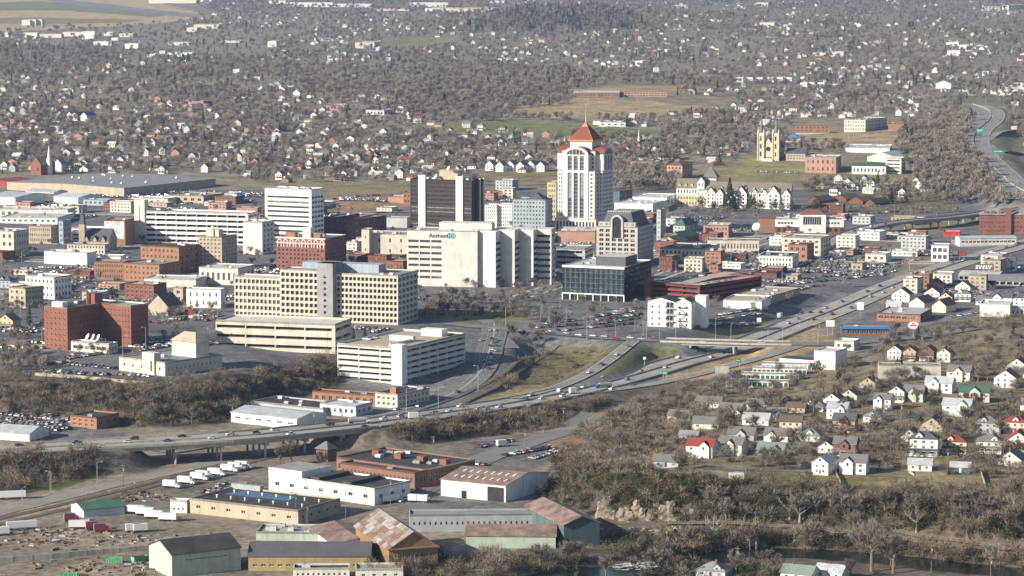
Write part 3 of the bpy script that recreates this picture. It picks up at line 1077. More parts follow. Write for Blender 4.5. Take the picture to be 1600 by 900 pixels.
# ------------------------------------------------------------------ landmark towers and blocks of the centre
def copper_tower():
 X, Y, z = at(915, 366)
 root = tag(empty('office_tower', (X, Y, z), -R(25)), 'tall white office tower with red copper pyramid roof and spire', 'skyscraper')
 wht = mat('tower_stone', (0.64, 0.60, 0.545), 0.8, 0.08, 0.2, 0.1)
 C, P, B = 17.5, 21.0, 11.7
 a_ = R(25)
 FOOT.append((X + 22 * math.cos(a_) - 23 * math.sin(a_), Y - 22 * math.sin(a_) - 23 * math.cos(a_), 44, 46, a_))
 H1, H2 = 57.0, 74.0
 # podium
 shell(root, -C - 2, C + 2, -P - 1.5, C + 2, 0, 15.5, wht, M('paleconcrete'), G(12, 1, 0.62, 0.92, 1, 0.6, 2, 0.9, 'd', 2, 'greywall'), G(10, 1, 0.62, 0.92, 1, 0.6, 2, 0.9, 'd', 2, 'greywall'), 0.6, None, 'podium')
 side = lambda c, r: G(c, r, 0.55, 0.5, 1.0, 1.0, 1.4, 0.5, 'd', 1, 'greywall')
 # lower shaft: wings left and right of the front bay, and the notched core
 shell(root, -C, -B, -P, P - 2, 15.5, H1 - 15.5, wht, M('gravelroof'), side(2, 11), side(6, 11), 0.6, None, 'wing')
 shell(root, B, C, -P, -C + 0.2, 15.5, H1 - 15.5, wht, M('gravelroof'), side(1, 11), side(1, 11), 0.6, None, 'wing')
 shell(root, -B, C, -C + 0.2, C, 15.5, H1 - 15.5, wht, M('gravelroof'), G(0, 0), G(7, 11, 0.66, 0.55, 0.8, 1, 1.4, 0.5, 'd', 1, 'greywall'), 0.6, None, 'core_wall')
 shell(root, C, P, -B, B, 15.5, H1 - 15.5, wht, M('gravelroof'), side(1, 11), G(7, 11, 0.66, 0.55, 0.8, 1, 1.4, 0.5, 'd', 1, 'greywall'), 0.6, None, 'wing')
 # upper shaft
 u = 15.6
 shell(root, -u, u, -u, u, H1, H2 - H1, wht, M('gravelroof'), G(10, 4, 0.55, 0.62, 0.8, 1.2, 1.2, 0.5, 'd', 1, 'greywall'), G(10, 4, 0.55, 0.62, 0.8, 1.2, 1.2, 0.5, 'd', 1, 'greywall'), 0.6, None, 'upper_wall')

 def arch_bay(rz, low):
  e = empty('arch_bay', (0, 0, 0), rz)
  e.parent = root
  zt = 71.0
  b = MB()
  f = P + 0.8
  facade(b, e, (-B, -f), 'f', 2 * B, H1 - low, G(3, 1, 0.72, 0.985, 3.2, 0.2, 1.4, 0.9, 'd', 4, 'greywall'), wht, z0=low)
  facade(b, e, (-B, -f), 'f', 2 * B, zt - H1, G(3, 1, 0.72, 0.96, 3.2, 0.2, 0.9, 0.9, 'd', 4, 'greywall'), wht, z0=H1)
  b.use(wht)
  b.face((B, -f, low), (B, -u, low), (B, -u, zt), (B, -f, zt))
  b.face((-B, -u, low), (-B, -f, low), (-B, -f, zt), (-B, -u, zt))
  # thin floor lines across the glazing
  for k in range(17):
   zz = low + 1.5 + k * 3.2
   if zz < zt - 1.5:
    b.use(M('greywall')).box(-B + 3.4, B - 3.4, -f + 0.72, -f + 0.85, zz, zz + 0.35)
  n = 12
  arc = [(B * math.cos(math.pi * i / n), zt + 6.6 * math.sin(math.pi * i / n)) for i in range(n + 1)]
  arc2 = [(B * 0.74 * math.cos(math.pi * i / n), zt + 4.7 * math.sin(math.pi * i / n)) for i in range(n + 1)]
  b.use(wht)
  for (x0, z0), (x1, z1), (a0, c0), (a1, c1) in zip(arc, arc[1:], arc2, arc2[1:]):
   b.face((a0, -f, c0), (x0, -f, z0), (x1, -f, z1), (a1, -f, c1))
   b.face((a0, -f, c0), (a1, -f, c1), (a1, -f + 1.0, c1), (a0, -f + 1.0, c0))
  b.build('bay_wall', e)
  r_ = MB().use(M('copper'))
  for (x0, z0), (x1, z1) in zip(arc, arc[1:]):
   r_.face((x0, -f + 0.01, z0 + 0.02), (x0, -8, z0 + 0.02), (x1, -8, z1 + 0.02), (x1, -f + 0.01, z1 + 0.02))
  r_.build('barrel_roof', e)
  g_ = MB().use(GL)
  g_.face(*[(x, -f + 1.0, zz) for x, zz in arc2])
  g_.build('arched_window', e)
  m_ = MB().use(wht)
  for k in range(-2, 3):
   zz = zt + 4.7 * math.sqrt(max(0, 1 - (k * 3.2 / (B * 0.74)) ** 2))
   m_.box(k * 3.2 - 0.2, k * 3.2 + 0.2, -f + 0.75, -f + 0.99, zt, zz)
  m_.build('mullion', e)
 arch_bay(0.0, 15.5)
 arch_bay(math.pi / 2, H1)
 arch_bay(-math.pi / 2, H1)
 for sx in (-1, 1):                                       # small red corner roofs between the arches
  b = MB().use(M('copper'))
  hip(b, sx * 13.6 - 1.7, sx * 13.6 + 1.7, -15.4, -12.0, H2, 1.8)
  b.build('corner_roof', root)
 shell(root, -10.2, 10.2, -10.2, 10.2, H2 - 1, 9.2, wht, None, None, None, 0.0, None, 'lantern_wall')
 e_ = 11.6
 b = MB().use(mat('copper_bright', (0.48, 0.21, 0.085), 0.6, 0.1))
 b.box(-e_, e_, -e_, e_, 82.0, 83.2)
 b.build('eave_band', root)
 b = MB().use(M('copper'))
 hip(b, -11.2, 11.2, -11.2, 11.2, 83.2, 14.6)
 o = b.build('pyramid_roof', root)
 b = MB().use(mat('copper_bright', (0.48, 0.21, 0.085), 0.6, 0.1))
 for sx, sy in ((-1, -1), (1, -1), (1, 1), (-1, 1)):
  b.tube((sx * 11.2, sy * 11.2, 83.3), (0, 0, 97.9), 0.22, 0.22, 5)
 hip(b, -2.9, 2.9, -2.9, 2.9, 94.3, 4.2)
 b.build('roof_ridge', o)
 b = MB().use(M('offwhite'))
 b.tube((0, 0, 97), (0, 0, 106), 0.4, 0.28, 6)
 b.tube((0, 0, 106), (0, 0, 114.5), 0.28, 0.1, 6)
 b.build('spire', root)

copper_tower()

def brown_tower():
 r = block('office_tower', 'dark brown office tower with two white vertical piers', 'office building', 641, 737, 757, 282, 378, 'darkbronze', 'gravelroof',
   G(1, 14, 0.985, 0.5, 0.4, 1, 1.5, 0.4, 'd', 26, 'darkbronze'), G(6, 1, 0.45, 0.97, 0.6, 1, 1.5, 0.5, 'b', 0, 'black'), para=1.0, units=6)
 w, d, h = r['w'], r['d'], r['h']
 b = MB().use(M('white'))
 for f in (0.14, 0.75):
  x = -w * (1 - f)
  b.box(x, x + 6.6, -0.9, 1.0, 0, h + 3.2)
  b.build('white_pier', r)
  b = MB().use(M('white'))
 for f in (0.3, 0.62, 0.92):
  b = MB().use(M('offwhite' if f != 0.3 else 'black'))
  b.box(-0.4, 0.8, d * f - 0.8, d * f + 0.8, 0, h + 0.6)
  b.build('side_pier', r)
 b = MB().use(M('tan'))
 b.box(-w * 0.60, -w * 0.30, d * 0.35, d * 0.8, h - 1, h + 7.0)
 b.box(-w * 0.61, -w * 0.29, d * 0.34, d * 0.81, h + 7.0, h + 7.4)
 b.build('penthouse', r)
 for fx, fy in ((0.62, 0.2), (0.40, 0.15), (0.26, 0.5)):
  dish(r, -w * fx, d * fy, h + (7.2 if 0.3 < fx < 0.6 else -0.5), 2.0)

def dish(root, x, y, z, rad):
 b = MB().use(M('white'))
 b.tube((0, 0, 0), (0, 0, rad * 0.9), 0.12, 0.12, 6)
 n = 12
 ax = Vector((-0.5, -0.7, 0.5)).normalized()
 u_ = ax.orthogonal().normalized()
 v_ = ax.cross(u_)
 c0 = Vector((0, 0, rad * 1.1))
 pts = [c0 + (u_ * math.cos(2 * math.pi * i / n) + v_ * math.sin(2 * math.pi * i / n)) * rad + ax * rad * 0.35 for i in range(n)]
 for i in range(n):
  b.face(tuple(c0), tuple(pts[i]), tuple(pts[(i + 1) % n]))
 b.tube(tuple(c0), tuple(c0 + ax * rad * 0.8), 0.05, 0.05, 4)
 return b.build('satellite_dish', root, (x, y, z))

brown_tower()

def banded_office():
 r = block('office_building', 'white office block with dark ribbon windows left of the dark tower', 'office building', 414, 487, 506, 296, 384, 'white', 'lightroof',
   G(1, 10, 0.9, 0.45, 0.2, 1.5, 5.2, 0.5, 'd', 22, 'greywall'), G(4, 10, 0.86, 0.45, 0.8, 1.5, 5.2, 0.6, 'd', 2, 'greywall'), units=5)
banded_office()

def lettered_office():
 """white stepped block with the lettered sign; serrated right side"""
 r = block('office_building', 'large white office block with black lettering and serrated right side', 'office building', 636, 746, 760, 361, 449, 'paleconcrete', 'gravelroof',
   G(6, 7, 0.9, 0.42, 0.6, 4.5, 6.0, 0.5, 'd', 6, 'greywall', lambda i, j: i > 2), None, units=6, rot=12, dep=26)
 w, d, h = r['w'], r['d'], r['h']
 # serrated saw-tooth wings stepping away to the right
 x, y = 0.0, 4.0
 white = M('paleconcrete')
 for k in range(3):
  b = MB().use(white)
  w1, w2 = 13.5, 9.5
  p0, p1, p2 = (x, y), (x + w1, y - 3.4), (x + w1 + 1.2, y + 9.5)
  poly = [p0, p1, p2, (x + w1 * 0.4, y + 24), (x - 6, y + 22)]
  b.prism(poly, 0, h - 0.2 + (0.5 if k == 1 else 0))
  b.build('serrated_wing', r)
  for j in range(7):                               # dark strip windows on the shaded tooth faces
   ww = MB().use(GL)
   zz = 5.2 + j * (h - 11) / 7
   dx, dy = p2[0] - p1[0], p2[1] - p1[1]
   q0, q1 = (p1[0] + dx * 0.06 + 0.08, p1[1] + dy * 0.06), (p1[0] + dx * 0.97 + 0.08, p1[1] + dy * 0.97)
   ww.box(0, 0.06, 0, math.hypot(q1[0] - q0[0], q1[1] - q0[1]), 0, 1.9)
   ww.build('window', r, (q0[0], q0[1], zz), math.atan2(-(q1[0] - q0[0]), q1[1] - q0[1]))
  x, y = x + w1 - 1.2, y + 8.6
 b = MB()
 facade(b, r, (x + 1.0, y - 3.2), 'f', 12, h, G(1, 8, 0.9, 0.45, 0.3, 3, 3, 0.5, 'd', 4, 'greywall'), white)
 facade(b, r, (x + 13.0, y - 3.2), 'r', 14, h, G(1, 8, 0.9, 0.45, 0.3, 3, 3, 0.5, 'd', 4, 'greywall'), white)
 b.use(white).face((x + 1, y - 3.2, h), (x + 13, y - 3.2, h), (x + 13, y + 10.8, h), (x + 1, y + 10.8, h))
 b.build('end_wing', r)
 b = MB().use(white)
 b.box(-w * 0.58, 8, 9, 22, h - 1, h + 4.6)
 b.box(-w * 0.58 - 0.2, 8.2, 8.8, 22.2, h + 4.6, h + 5.0)
 b.box(-w * 0.1, 9, 8.4, 8.9, h + 0.5, h + 4.4)
 b.build('penthouse', r)
 # panel joints on the blank half
 for k in range(1, 9):
  j_ = MB().use(M('concrete'))
  j_.box(-w * 0.485, -0.05, -0.03, 0.0, h * k / 9, h * k / 9 + 0.1)
  j_.build('panel_joint', r)
 for k in range(1, 4):
  j_ = MB().use(M('concrete'))
  j_.box(-w * 0.485 * k / 4, -w * 0.485 * k / 4 + 0.1, -0.035, 0.0, 0.5, h - 0.5)
  j_.build('panel_joint', r)
 lettering(r, 'Anthem', 4.5, (-w * 0.69, -0.15, h - 5.4), 0, M('black'))
 e = MB()
 for cx, m_ in ((0.0, mat('emblem_blue', (0.03, 0.20, 0.33), 0.6, 0.05)), (3.0, mat('emblem_teal', (0.04, 0.33, 0.27), 0.6, 0.05))):
  e.use(m_)
  n = 18
  for i in range(n):
   a0, a1 = 2 * math.pi * i / n, 2 * math.pi * (i + 1) / n
   if cx > 1 and math.cos((a0 + a1) / 2) < -0.75:
    continue
   ro, ri = 2.1, 1.25
   e.face((cx + ro * math.cos(a0), -0.08, ro * math.sin(a0)), (cx + ro * math.cos(a1), -0.08, ro * math.sin(a1)), (cx + ri * math.cos(a1), -0.08, ri * math.sin(a1)), (cx + ri * math.cos(a0), -0.08, ri * math.sin(a0)))
  e.box(cx - 0.3, cx + 0.3, -0.1, -0.02, -1.2, 1.2)
  e.box(cx - 0.9, cx + 0.9, -0.12, -0.02, -0.3, 0.3)
 e.build('emblem', r, (-w * 0.395, 0, h - 3.9))
lettered_office()

def precast_offices():
 """three stepped precast wings with deep window cells and a dark service core"""
 cell = lambda c, r_: G(c, r_, 0.74, 0.62, 0.4, 0.6, 1.6, 1.5, 'd', 1, 'cream')
 r = block('government_building', 'long cream precast office block with deep square window cells', 'office building', 525, 622, 653, 430, 508, 'cream', 'greyroof', cell(15, 8), cell(5, 8), units=5, rot=20)
 w, d, h = r['w'], r['d'], r['h']
 # left wing and core are parts of the same building, in its own axes
 x1 = -w - 11.5
 b = MB()
 facade(b, r, (x1 - 28, -2.0), 'f', 28, h + 1.5, cell(8, 8), M('cream'))
 facade(b, r, (x1, -2.0), 'r', 16, h + 1.5, None, M('cream'))
 facade(b, r, (x1 - 28, 14), 'l', 16, h + 1.5, None, M('cream'))
 b.build('left_wing', r)
 roof_flat(r, x1 - 28, x1, -2, 14, h + 1.5, 0.7, M('greyroof'), M('cream'))
 b = MB()
 facade(b, r, (-w - 11.4, -5.0), 'f', 11.2, h + 6.5, G(1, 8, 0.3, 0.45, 2.5, 1, 7, 0.4, 'd', 0, None), M('greywall'))
 b.use(M('greywall')).box(-w - 11.4, -w - 0.2, -4.6, 12, h - 1, h + 6.5)
 b.face((-w - 0.2, -5, 0), (-w - 0.2, 6, 0), (-w - 0.2, 6, h + 6.5), (-w - 0.2, -5, h + 6.5))
 b.face((-w - 11.4, 6, 0), (-w - 11.4, -5, 0), (-w - 11.4, -5, h + 6.5), (-w - 11.4, 6, h + 6.5))
 b.face((-w - 11.4, -5, h + 6.5), (-w - 0.2, -5, h + 6.5), (-w - 0.2, 6, h + 6.5), (-w - 11.4, 6, h + 6.5))
 b.build('service_core', r)
 b = MB().use(M('bluegrey'))
 b.box(x1 - 18, -w * 0.42, 12, 24, h - 3, h + 5)
 b.build('penthouse', r)
 b = MB()
 facade(b, r, (x1 - 62, -1.0), 'f', 34, h - 4.5, G(11, 6, 0.7, 0.6, 0.3, 0.8, 1.2, 0.9, 'd', 1, 'cream'), M('cream'))
 facade(b, r, (x1 - 62, 14), 'l', 15, h - 4.5, None, M('cream'))
 b.build('annex_wing', r)
 roof_flat(r, x1 - 62, x1 - 28, -1, 14, h - 4.5, 0.7, M('offwhite'), M('offwhite'))
precast_offices()

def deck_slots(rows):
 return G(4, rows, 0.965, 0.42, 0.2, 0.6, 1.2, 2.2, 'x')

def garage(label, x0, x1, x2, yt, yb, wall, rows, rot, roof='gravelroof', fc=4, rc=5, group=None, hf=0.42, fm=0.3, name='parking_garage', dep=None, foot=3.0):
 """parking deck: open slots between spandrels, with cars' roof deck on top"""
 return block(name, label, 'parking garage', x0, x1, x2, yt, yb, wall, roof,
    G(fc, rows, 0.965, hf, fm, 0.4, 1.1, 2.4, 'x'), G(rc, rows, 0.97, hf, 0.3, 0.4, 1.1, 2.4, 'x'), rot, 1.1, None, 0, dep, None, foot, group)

def near_garage():
 r = garage('white concrete parking garage with dark slots beside the curving street', 527, 628, 727, 543, 602, 'paleconcrete', 6, 28, 'tan', 3, 7)
 w, d, h = r['w'], r['d'], r['h']
 b = MB().use(M('white'))
 b.box(-6.5, 0.5, -0.8, 5.5, -1, h + 1.5)
 b.build('stair_tower', r)
 b = MB().use(M('paleconcrete'))
 b.box(-w * 0.62, -w * 0.25, d * 0.42, d * 0.46, h - 1, h + 2.2)
 b.box(-w * 0.3, -w * 0.27, d * 0.1, d * 0.42, h - 1, h + 0.6)
 b.build('ramp_wall', r)
 b = MB().use(M('white'))
 b.box(-w * 0.5, -w * 0.18, d * 0.80, d * 0.9, h - 1.1, h + 3.0)
 b.build('roof_shelter', r)
near_garage()
garage('tan three-level parking deck with long slots above the wooded bank', 337, 524, 549, 506, 553, 'cream', 3, 16, 'paleconcrete', 4, 2, hf=0.34)
r = garage('wide parking garage with white grid front behind brick offices', 227, 388, 402, 333, 384, 'white', 6, 16, 'gravelroof', 10, 3, hf=0.5)
b = MB().use(M('paleconcrete'))
b.box(-r['w'] - 9.5, -r['w'], -1.2, 7, 0, r['h'] + 9)
b.box(-r['w'] - 5.6, -r['w'] - 4.8, -1.6, -1.2, 0, r['h'] + 4)
b.build('stair_tower', r)
garage('white low garage half hidden by the dark church', 112, 166, 178, 357, 378, 'white', 3, 16, 'lightroof', 2, 1, hf=0.4)
garage('grey parking garage right of the lettered office', 834, 862, 869, 386, 420, 'greysiding', 5, 12, 'gravelroof', 1, 1)
garage('pale grey garage front left of the arched granite offices', 869, 914, 932, 388, 416, 'greysiding', 3, 14, 'gravelroof', 3, 2)

def brick_garage():
 r = garage('red brick parking garage with cars on its top deck', 1014, 1093, 1190, 446, 472, 'garagered', 3, 38, 'tan', 3, 8, hf=0.5)
 r['h']
 b = MB().use(M('orangebrick'))
 b.box(-r['w'] - 3.2, -r['w'] + 1.5, -1.5, 4.0, 0, r['h'] + 3.0)
 b.build('stair_tower', r)
 b = MB().use(M('tan'))
 b.face((-r['w'] * 0.62, r['d'] * 0.2, r['h'] - 0.9), (-r['w'] * 0.38, r['d'] * 0.2, r['h'] - 0.9), (-r['w'] * 0.38, r['d'] * 0.9, r['h'] + 2.2), (-r['w'] * 0.62, r['d'] * 0.9, r['h'] + 2.2))
 b.build('deck_ramp', r)
 return r
BRICK_GARAGE = brick_garage()

def glass_office():
 r = block('glass_office', 'low black glass office with white roof edge and dark roof box', 'office building', 879, 975, 1029, 418, 472, 'black', 'lightroof',
   G(12, 5, 0.94, 0.86, 0.2, 4.6, 1.6, 0.25, 'b', 1, 'steel'), G(14, 5, 0.9, 0.8, 0.2, 4.6, 1.6, 0.25, 'd', 1, 'black'), rot=22, para=0.5, cap='white', units=3)
 w, d, h = r['w'], r['d'], r['h']
 b = MB().use(M('slate'))
 b.box(-w * 0.55, w * 0.02 - 4, d * 0.2, d * 0.62, h - 0.6, h + 6)
 b.use(M('lightroof')).box(-w * 0.55 + 0.3, w * 0.02 - 4.3, d * 0.2 + 0.3, d * 0.62 - 0.3, h + 6, h + 6.15)
 b.build('penthouse', r)
 b = MB().use(M('white'))
 b.box(-w - 0.3, 0.3, -0.4, 0.0, h - 1.4, h + 0.1)
 b.build('fascia', r)
 b = MB().use(M('white'))
 for k in range(9):
  b.box(-w + w * k / 8 - 0.35, -w + w * k / 8 + 0.35, -0.5, 0.0, 0, 4.2)
 b.box(-w - 0.2, 0.2, -0.6, 0.0, 4.2, 5.0)
 b.build('colonnade', r)
glass_office()

def arched_offices():
 st = mat('granite_bands', (0.44, 0.415, 0.375), 0.8, 0.1, 0.3, 0.12)
 r = block('office_building', 'postmodern stone offices with big arched window under slate mansard', 'office building', 932, 996, 1031, 355, 418, st, 'greyroof',
   G(6, 8, 0.66, 0.66, 1.5, 1, 1.6, 0.5, 'd', 1, 'offwhite'), G(12, 8, 0.55, 0.66, 1, 1, 1.6, 0.5, 'd', 1, 'greywall'), rot=20, para=0.6)
 w, d, h = r['w'], r['d'], r['h']
 b = MB().use(M('slate'))
 x0, x1, y0, y1 = -w + 4, -3.5, 1.5, d - 2
 k = 3.4
 b.face((x0, y0, h), (x1, y0, h), (x1 - k, y0 + k, h + 11), (x0 + k, y0 + k, h + 11))
 b.face((x1, y0, h), (x1, y1, h), (x1 - k, y1 - k, h + 11), (x1 - k, y0 + k, h + 11))
 b.face((x0, y1, h), (x0, y0, h), (x0 + k, y0 + k, h + 11), (x0 + k, y1 - k, h + 11))
 b.face((x1, y1, h), (x0, y1, h), (x0 + k, y1 - k, h + 11), (x1 - k, y1 - k, h + 11))
 b.use(M('greyroof')).face((x0 + k, y0 + k, h + 11), (x1 - k, y0 + k, h + 11), (x1 - k, y1 - k, h + 11), (x0 + k, y1 - k, h + 11))
 b.build('mansard_roof', r)
 b = MB().use(M('offwhite'))
 for i in range(14):
  t = (i + 0.5) / 14
  b.box(x0 + k + (x1 - x0 - 2 * k) * t - 0.3, x0 + k + (x1 - x0 - 2 * k) * t + 0.3, y0 + k - 0.2, y0 + k + 0.2, h + 11, h + 11.9)
 b.build('roof_cresting', r)
 # arched frontispiece
 c, n, Ra, za = -w / 2, 14, 5.2, h + 4.0
 b = MB().use(st)
 arc = [(math.cos(math.pi * i / n), math.sin(math.pi * i / n)) for i in range(n + 1)]
 for (a0, s0), (a1, s1) in zip(arc, arc[1:]):
  o0, o1 = (c + Ra * a0, za + Ra * s0), (c + Ra * a1, za + Ra * s1)
  i0, i1 = (c + 3.6 * a0, za + 3.6 * s0), (c + 3.6 * a1, za + 3.6 * s1)
  b.face((i0[0], -0.9, i0[1]), (o0[0], -0.9, o0[1]), (o1[0], -0.9, o1[1]), (i1[0], -0.9, i1[1]))
  b.face((o0[0], -0.9, o0[1]), (o0[0], 5, o0[1]), (o1[0], 5, o1[1]), (o1[0], -0.9, o1[1]))
  b.face((i1[0], -0.9, i1[1]), (i1[0], 0.4, i1[1]), (i0[0], 0.4, i0[1]), (i0[0], -0.9, i0[1]))
 b.box(c - Ra, c - 3.6, -0.9, 0.5, h - 9, za)
 b.box(c + 3.6, c + Ra, -0.9, 0.5, h - 9, za)
 b.build('arch_surround', r)
 b = MB().use(GL)
 b.face(*([(c + 3.6 * a0, -0.2, za + 3.6 * s0) for a0, s0 in arc] + [(c - 3.6, -0.2, h - 9), (c + 3.6, -0.2, h - 9)]))
 b.build('arched_window', r)
 b = MB().use(st)
 for sx in (-1, 1):
  b = MB().use(st)
  b.box(c + sx * 10.5 - 4.6, c + sx * 10.5 + 4.6, -0.5, 4, h + 0.02, h + 3.4)
  b.build('attic_block', r)
 for sx in (-1, 1):
  for k2 in (-2.2, 2.2):
   g_ = MB().use(GLL)
   g_.box(-1.2, 1.2, -0.06, 0, 0, 2.0)
   g_.build('window', r, (c + sx * 10.5 + k2, -0.5, h + 0.7))
arched_offices()

block('hotel', 'red brick hotel with white arched top storey behind cream precast offices', 'hotel', 432, 508, 541, 373, 424, 'brick', 'greyroof',
 G(12, 6, 0.42, 0.55, 0.8, 1, 5.2, 0.3, 'd', 0, 'offwhite'), G(8, 6, 0.42, 0.55, 0.8, 1, 5.2, 0.3, 'd', 0, 'offwhite'), rot=22, cap='offwhite')
hb = COL.objects[[i for i, o in enumerate(COL.objects) if o.name.startswith('hotel')][-1]]
b = MB().use(M('offwhite'))
b.box(-hb['w'] - 0.3, 0.3, -0.35, -0.01, hb['h'] - 4.6, hb['h'] - 3.9)
b.box(-hb['w'] - 0.5, 0.5, -0.7, -0.01, hb['h'] - 0.9, hb['h'] + 0.3)
b.build('cornice', hb)
for i in range(8):
 a = MB().use(M('offwhite'))
 cx = -hb['w'] + (i + 0.5) * hb['w'] / 8
 for k in range(8):
  t0, t1 = math.pi * k / 8, math.pi * (k + 1) / 8
  a.face((cx + 1.1 * math.cos(t0), -0.1, hb['h'] - 3.0 + 1.1 * math.sin(t0)), (cx + 1.8 * math.cos(t0), -0.1, hb['h'] - 3.0 + 1.8 * math.sin(t0)), (cx + 1.8 * math.cos(t1), -0.1, hb['h'] - 3.0 + 1.8 * math.sin(t1)), (cx + 1.1 * math.cos(t1), -0.1, hb['h'] - 3.0 + 1.1 * math.sin(t1)))
 a.box(cx - 1.8, cx - 1.1, -0.12, -0.01, hb['h'] - 7.5, hb['h'] - 3.0)
 a.box(cx + 1.1, cx + 1.8, -0.12, -0.01, hb['h'] - 7.5, hb['h'] - 3.0)
 a.build('window_arch', hb)
b = MB().use(M('white'))
b.box(-hb['w'] * 0.48, -hb['w'] * 0.32, 2, 8, hb['h'] - 1, hb['h'] + 8)
b.build('lift_house', hb)
b = MB().use(M('orangebrick'))
b.box(-hb['w'] * 0.86, -hb['w'] * 0.66, 4, 9, hb['h'] - 1, hb['h'] + 3.5)
b.build('roof_house', hb)
b = MB().use(M('orangebrick'))
b.box(-hb['w'] * 0.28, -hb['w'] * 0.14, 4, 8, hb['h'] - 1, hb['h'] + 3)
b.build('roof_house', hb)

# Tudor hotel on its green hill
def tudor_hotel():
 X, Y, z = at(1235, 327)
 root = tag(empty('tudor_hotel', (X, Y, z), -R(14)), 'long half-timbered hotel with white gables and brown roofs', 'hotel')
 _, _, _, w, _, _ = solve(1108, 1235, 1242, 300, 327, 14, 16)
 h = 16.0
 FOOT[-1] = (X, Y, w + 36, 34, R(14))
 white, tan_ = M('white'), M('yellow')

 def wing(x0, x1, y0, dep, hh, n, rows):
  b = MB()
  facade(b, root, (x0, y0), 'f', x1 - x0, hh * 0.6, G(n, 2, 0.42, 0.5, 0.6, 0.6, 0.3, 0.25, 'd', 1, 'white'), tan_)
  facade(b, root, (x0, y0), 'f', x1 - x0, hh * 0.4, G(n, 1, 0.42, 0.55, 0.6, 0.3, 0.3, 0.25, 'd', 1, 'brown'), white, z0=hh * 0.6)
  facade(b, root, (x1, y0), 'r', dep, hh, None, white)
  facade(b, root, (x0, y0 + dep), 'l', dep, hh, None, white)
  b.use(white).face((x1, y0, hh), (x1, y0 + dep, hh), (x1, y0 + dep / 2, hh + 8.5))
  b.face((x0, y0 + dep, hh), (x0, y0, hh), (x0, y0 + dep / 2, hh + 8.5))
  b.build('wall', root)
  r_ = MB().use(M('oliveroof'))
  r_.face((x0 - .5, y0 - .6, hh - .4), (x1 + .5, y0 - .6, hh - .4), (x1 + .5, y0 + dep / 2, hh + 8.7), (x0 - .5, y0 + dep / 2, hh + 8.7))
  r_.face((x1 + .5, y0 + dep + .6, hh - .4), (x0 - .5, y0 + dep + .6, hh - .4), (x0 - .5, y0 + dep / 2, hh + 8.7), (x1 + .5, y0 + dep / 2, hh + 8.7))
  r_.build('roof', root)
  nd = max(2, n // 2)
  for i in range(nd):                              # small dormers
   x = x0 + (x1 - x0) * (i + 0.5) / nd
   d_ = MB().use(white)
   zz = hh + 1.6
   d_.face((x - 1, y0 + 1.0, zz), (x + 1, y0 + 1.0, zz), (x + 1, y0 + 1.0, zz + 1.6), (x, y0 + 1.0, zz + 2.6), (x - 1, y0 + 1.0, zz + 1.6))
   d_.use(M('oliveroof'))
   d_.face((x - 1.2, y0 + 0.8, zz + 1.4), (x, y0 + 0.8, zz + 2.8), (x, y0 + 6, zz + 2.8), (x - 1.2, y0 + 4, zz + 1.4))
   d_.face((x, y0 + 0.8, zz + 2.8), (x + 1.2, y0 + 0.8, zz + 1.4), (x + 1.2, y0 + 4, zz + 1.4), (x, y0 + 6, zz + 2.8))
   d_.use(GL).face((x - .5, y0 + .95, zz + .3), (x + .5, y0 + .95, zz + .3), (x + .5, y0 + .95, zz + 1.5), (x - .5, y0 + .95, zz + 1.5))
   d_.build('dormer', root)

 def gable_bay(x, ww, y0, hh, out=3.0):
  b = MB()
  facade(b, root, (x - ww / 2, y0 - out), 'f', ww, hh, G(2, 4, 0.38, 0.5, 0.5, 0.4, 0.3, 0.25, 'd', 1, 'brown'), white)
  b.use(white)
  b.face((x - ww / 2, y0 - out, hh), (x + ww / 2, y0 - out, hh), (x, y0 - out, hh + ww * 0.62))
  b.face((x + ww / 2, y0 - out, 0), (x + ww / 2, y0 + 2, 0), (x + ww / 2, y0 + 2, hh), (x + ww / 2, y0 - out, hh))
  b.face((x - ww / 2, y0 + 2, 0), (x - ww / 2, y0 - out, 0), (x - ww / 2, y0 - out, hh), (x - ww / 2, y0 + 2, hh))
  b.build('gable_bay', root)
  r_ = MB().use(M('oliveroof'))
  e, zt = ww / 2 + 0.5, hh + ww * 0.62 + 0.3
  r_.face((x - e, y0 - out - .5, hh - .5), (x, y0 - out - .5, zt), (x, y0 + 8, zt), (x - e, y0 + 8, hh - .5))
  r_.face((x, y0 - out - .5, zt), (x + e, y0 - out - .5, hh - .5), (x + e, y0 + 8, hh - .5), (x, y0 + 8, zt))
  r_.build('gable_roof', root)
  t = MB().use(M('brown'))
  for k in (-0.28, 0, 0.28):
   t.box(x + ww * k - 0.12, x + ww * k + 0.12, y0 - out - 0.06, y0 - out - 0.005, hh + 0.1, hh + ww * 0.62 * (1 - abs(k) * 2) - 0.3)
  t.box(x - ww * 0.45, x + ww * 0.45, y0 - out - 0.07, y0 - out - 0.006, hh - 0.1, hh + 0.15)
  t.build('half_timber', root)
 wing(-w, 0, 0, 15, h, 20, 3)
 for f, ww in ((0.02, 8), (0.16, 12), (0.30, 5.5), (0.42, 5.5), (0.56, 11), (0.84, 7), (0.94, 9)):
  gable_bay(-w * f - ww * 0.3, ww, 0, h - 1.5 if ww > 6 else h - 0.5, 3.2 if ww > 6 else 0.4)
 wing(-w - 34, -w - 10, 10, 15, h + 2, 8, 3)
 wing(-w - 12, -w + 4, 4, 14, h + 1, 4, 3)
 gable_bay(-w - 9, 7, 6, h + 9, 2)
 b = MB().use(white)
 b.box(-w - 8, -w + 4, 16, 28, 0, h + 12)
 b.build('tower_wall', root)
 b = MB().use(M('shingle'))
 hip(b, -w - 9.5, -w + 5.5, 14.5, 29.5, h + 12, 11)
 b.use(M('greyroof')).tube((-w - 2, 22, h + 22), (-w - 2, 22, h + 27), 0.5, 0.1, 6)
 b.build('tower_roof', root)
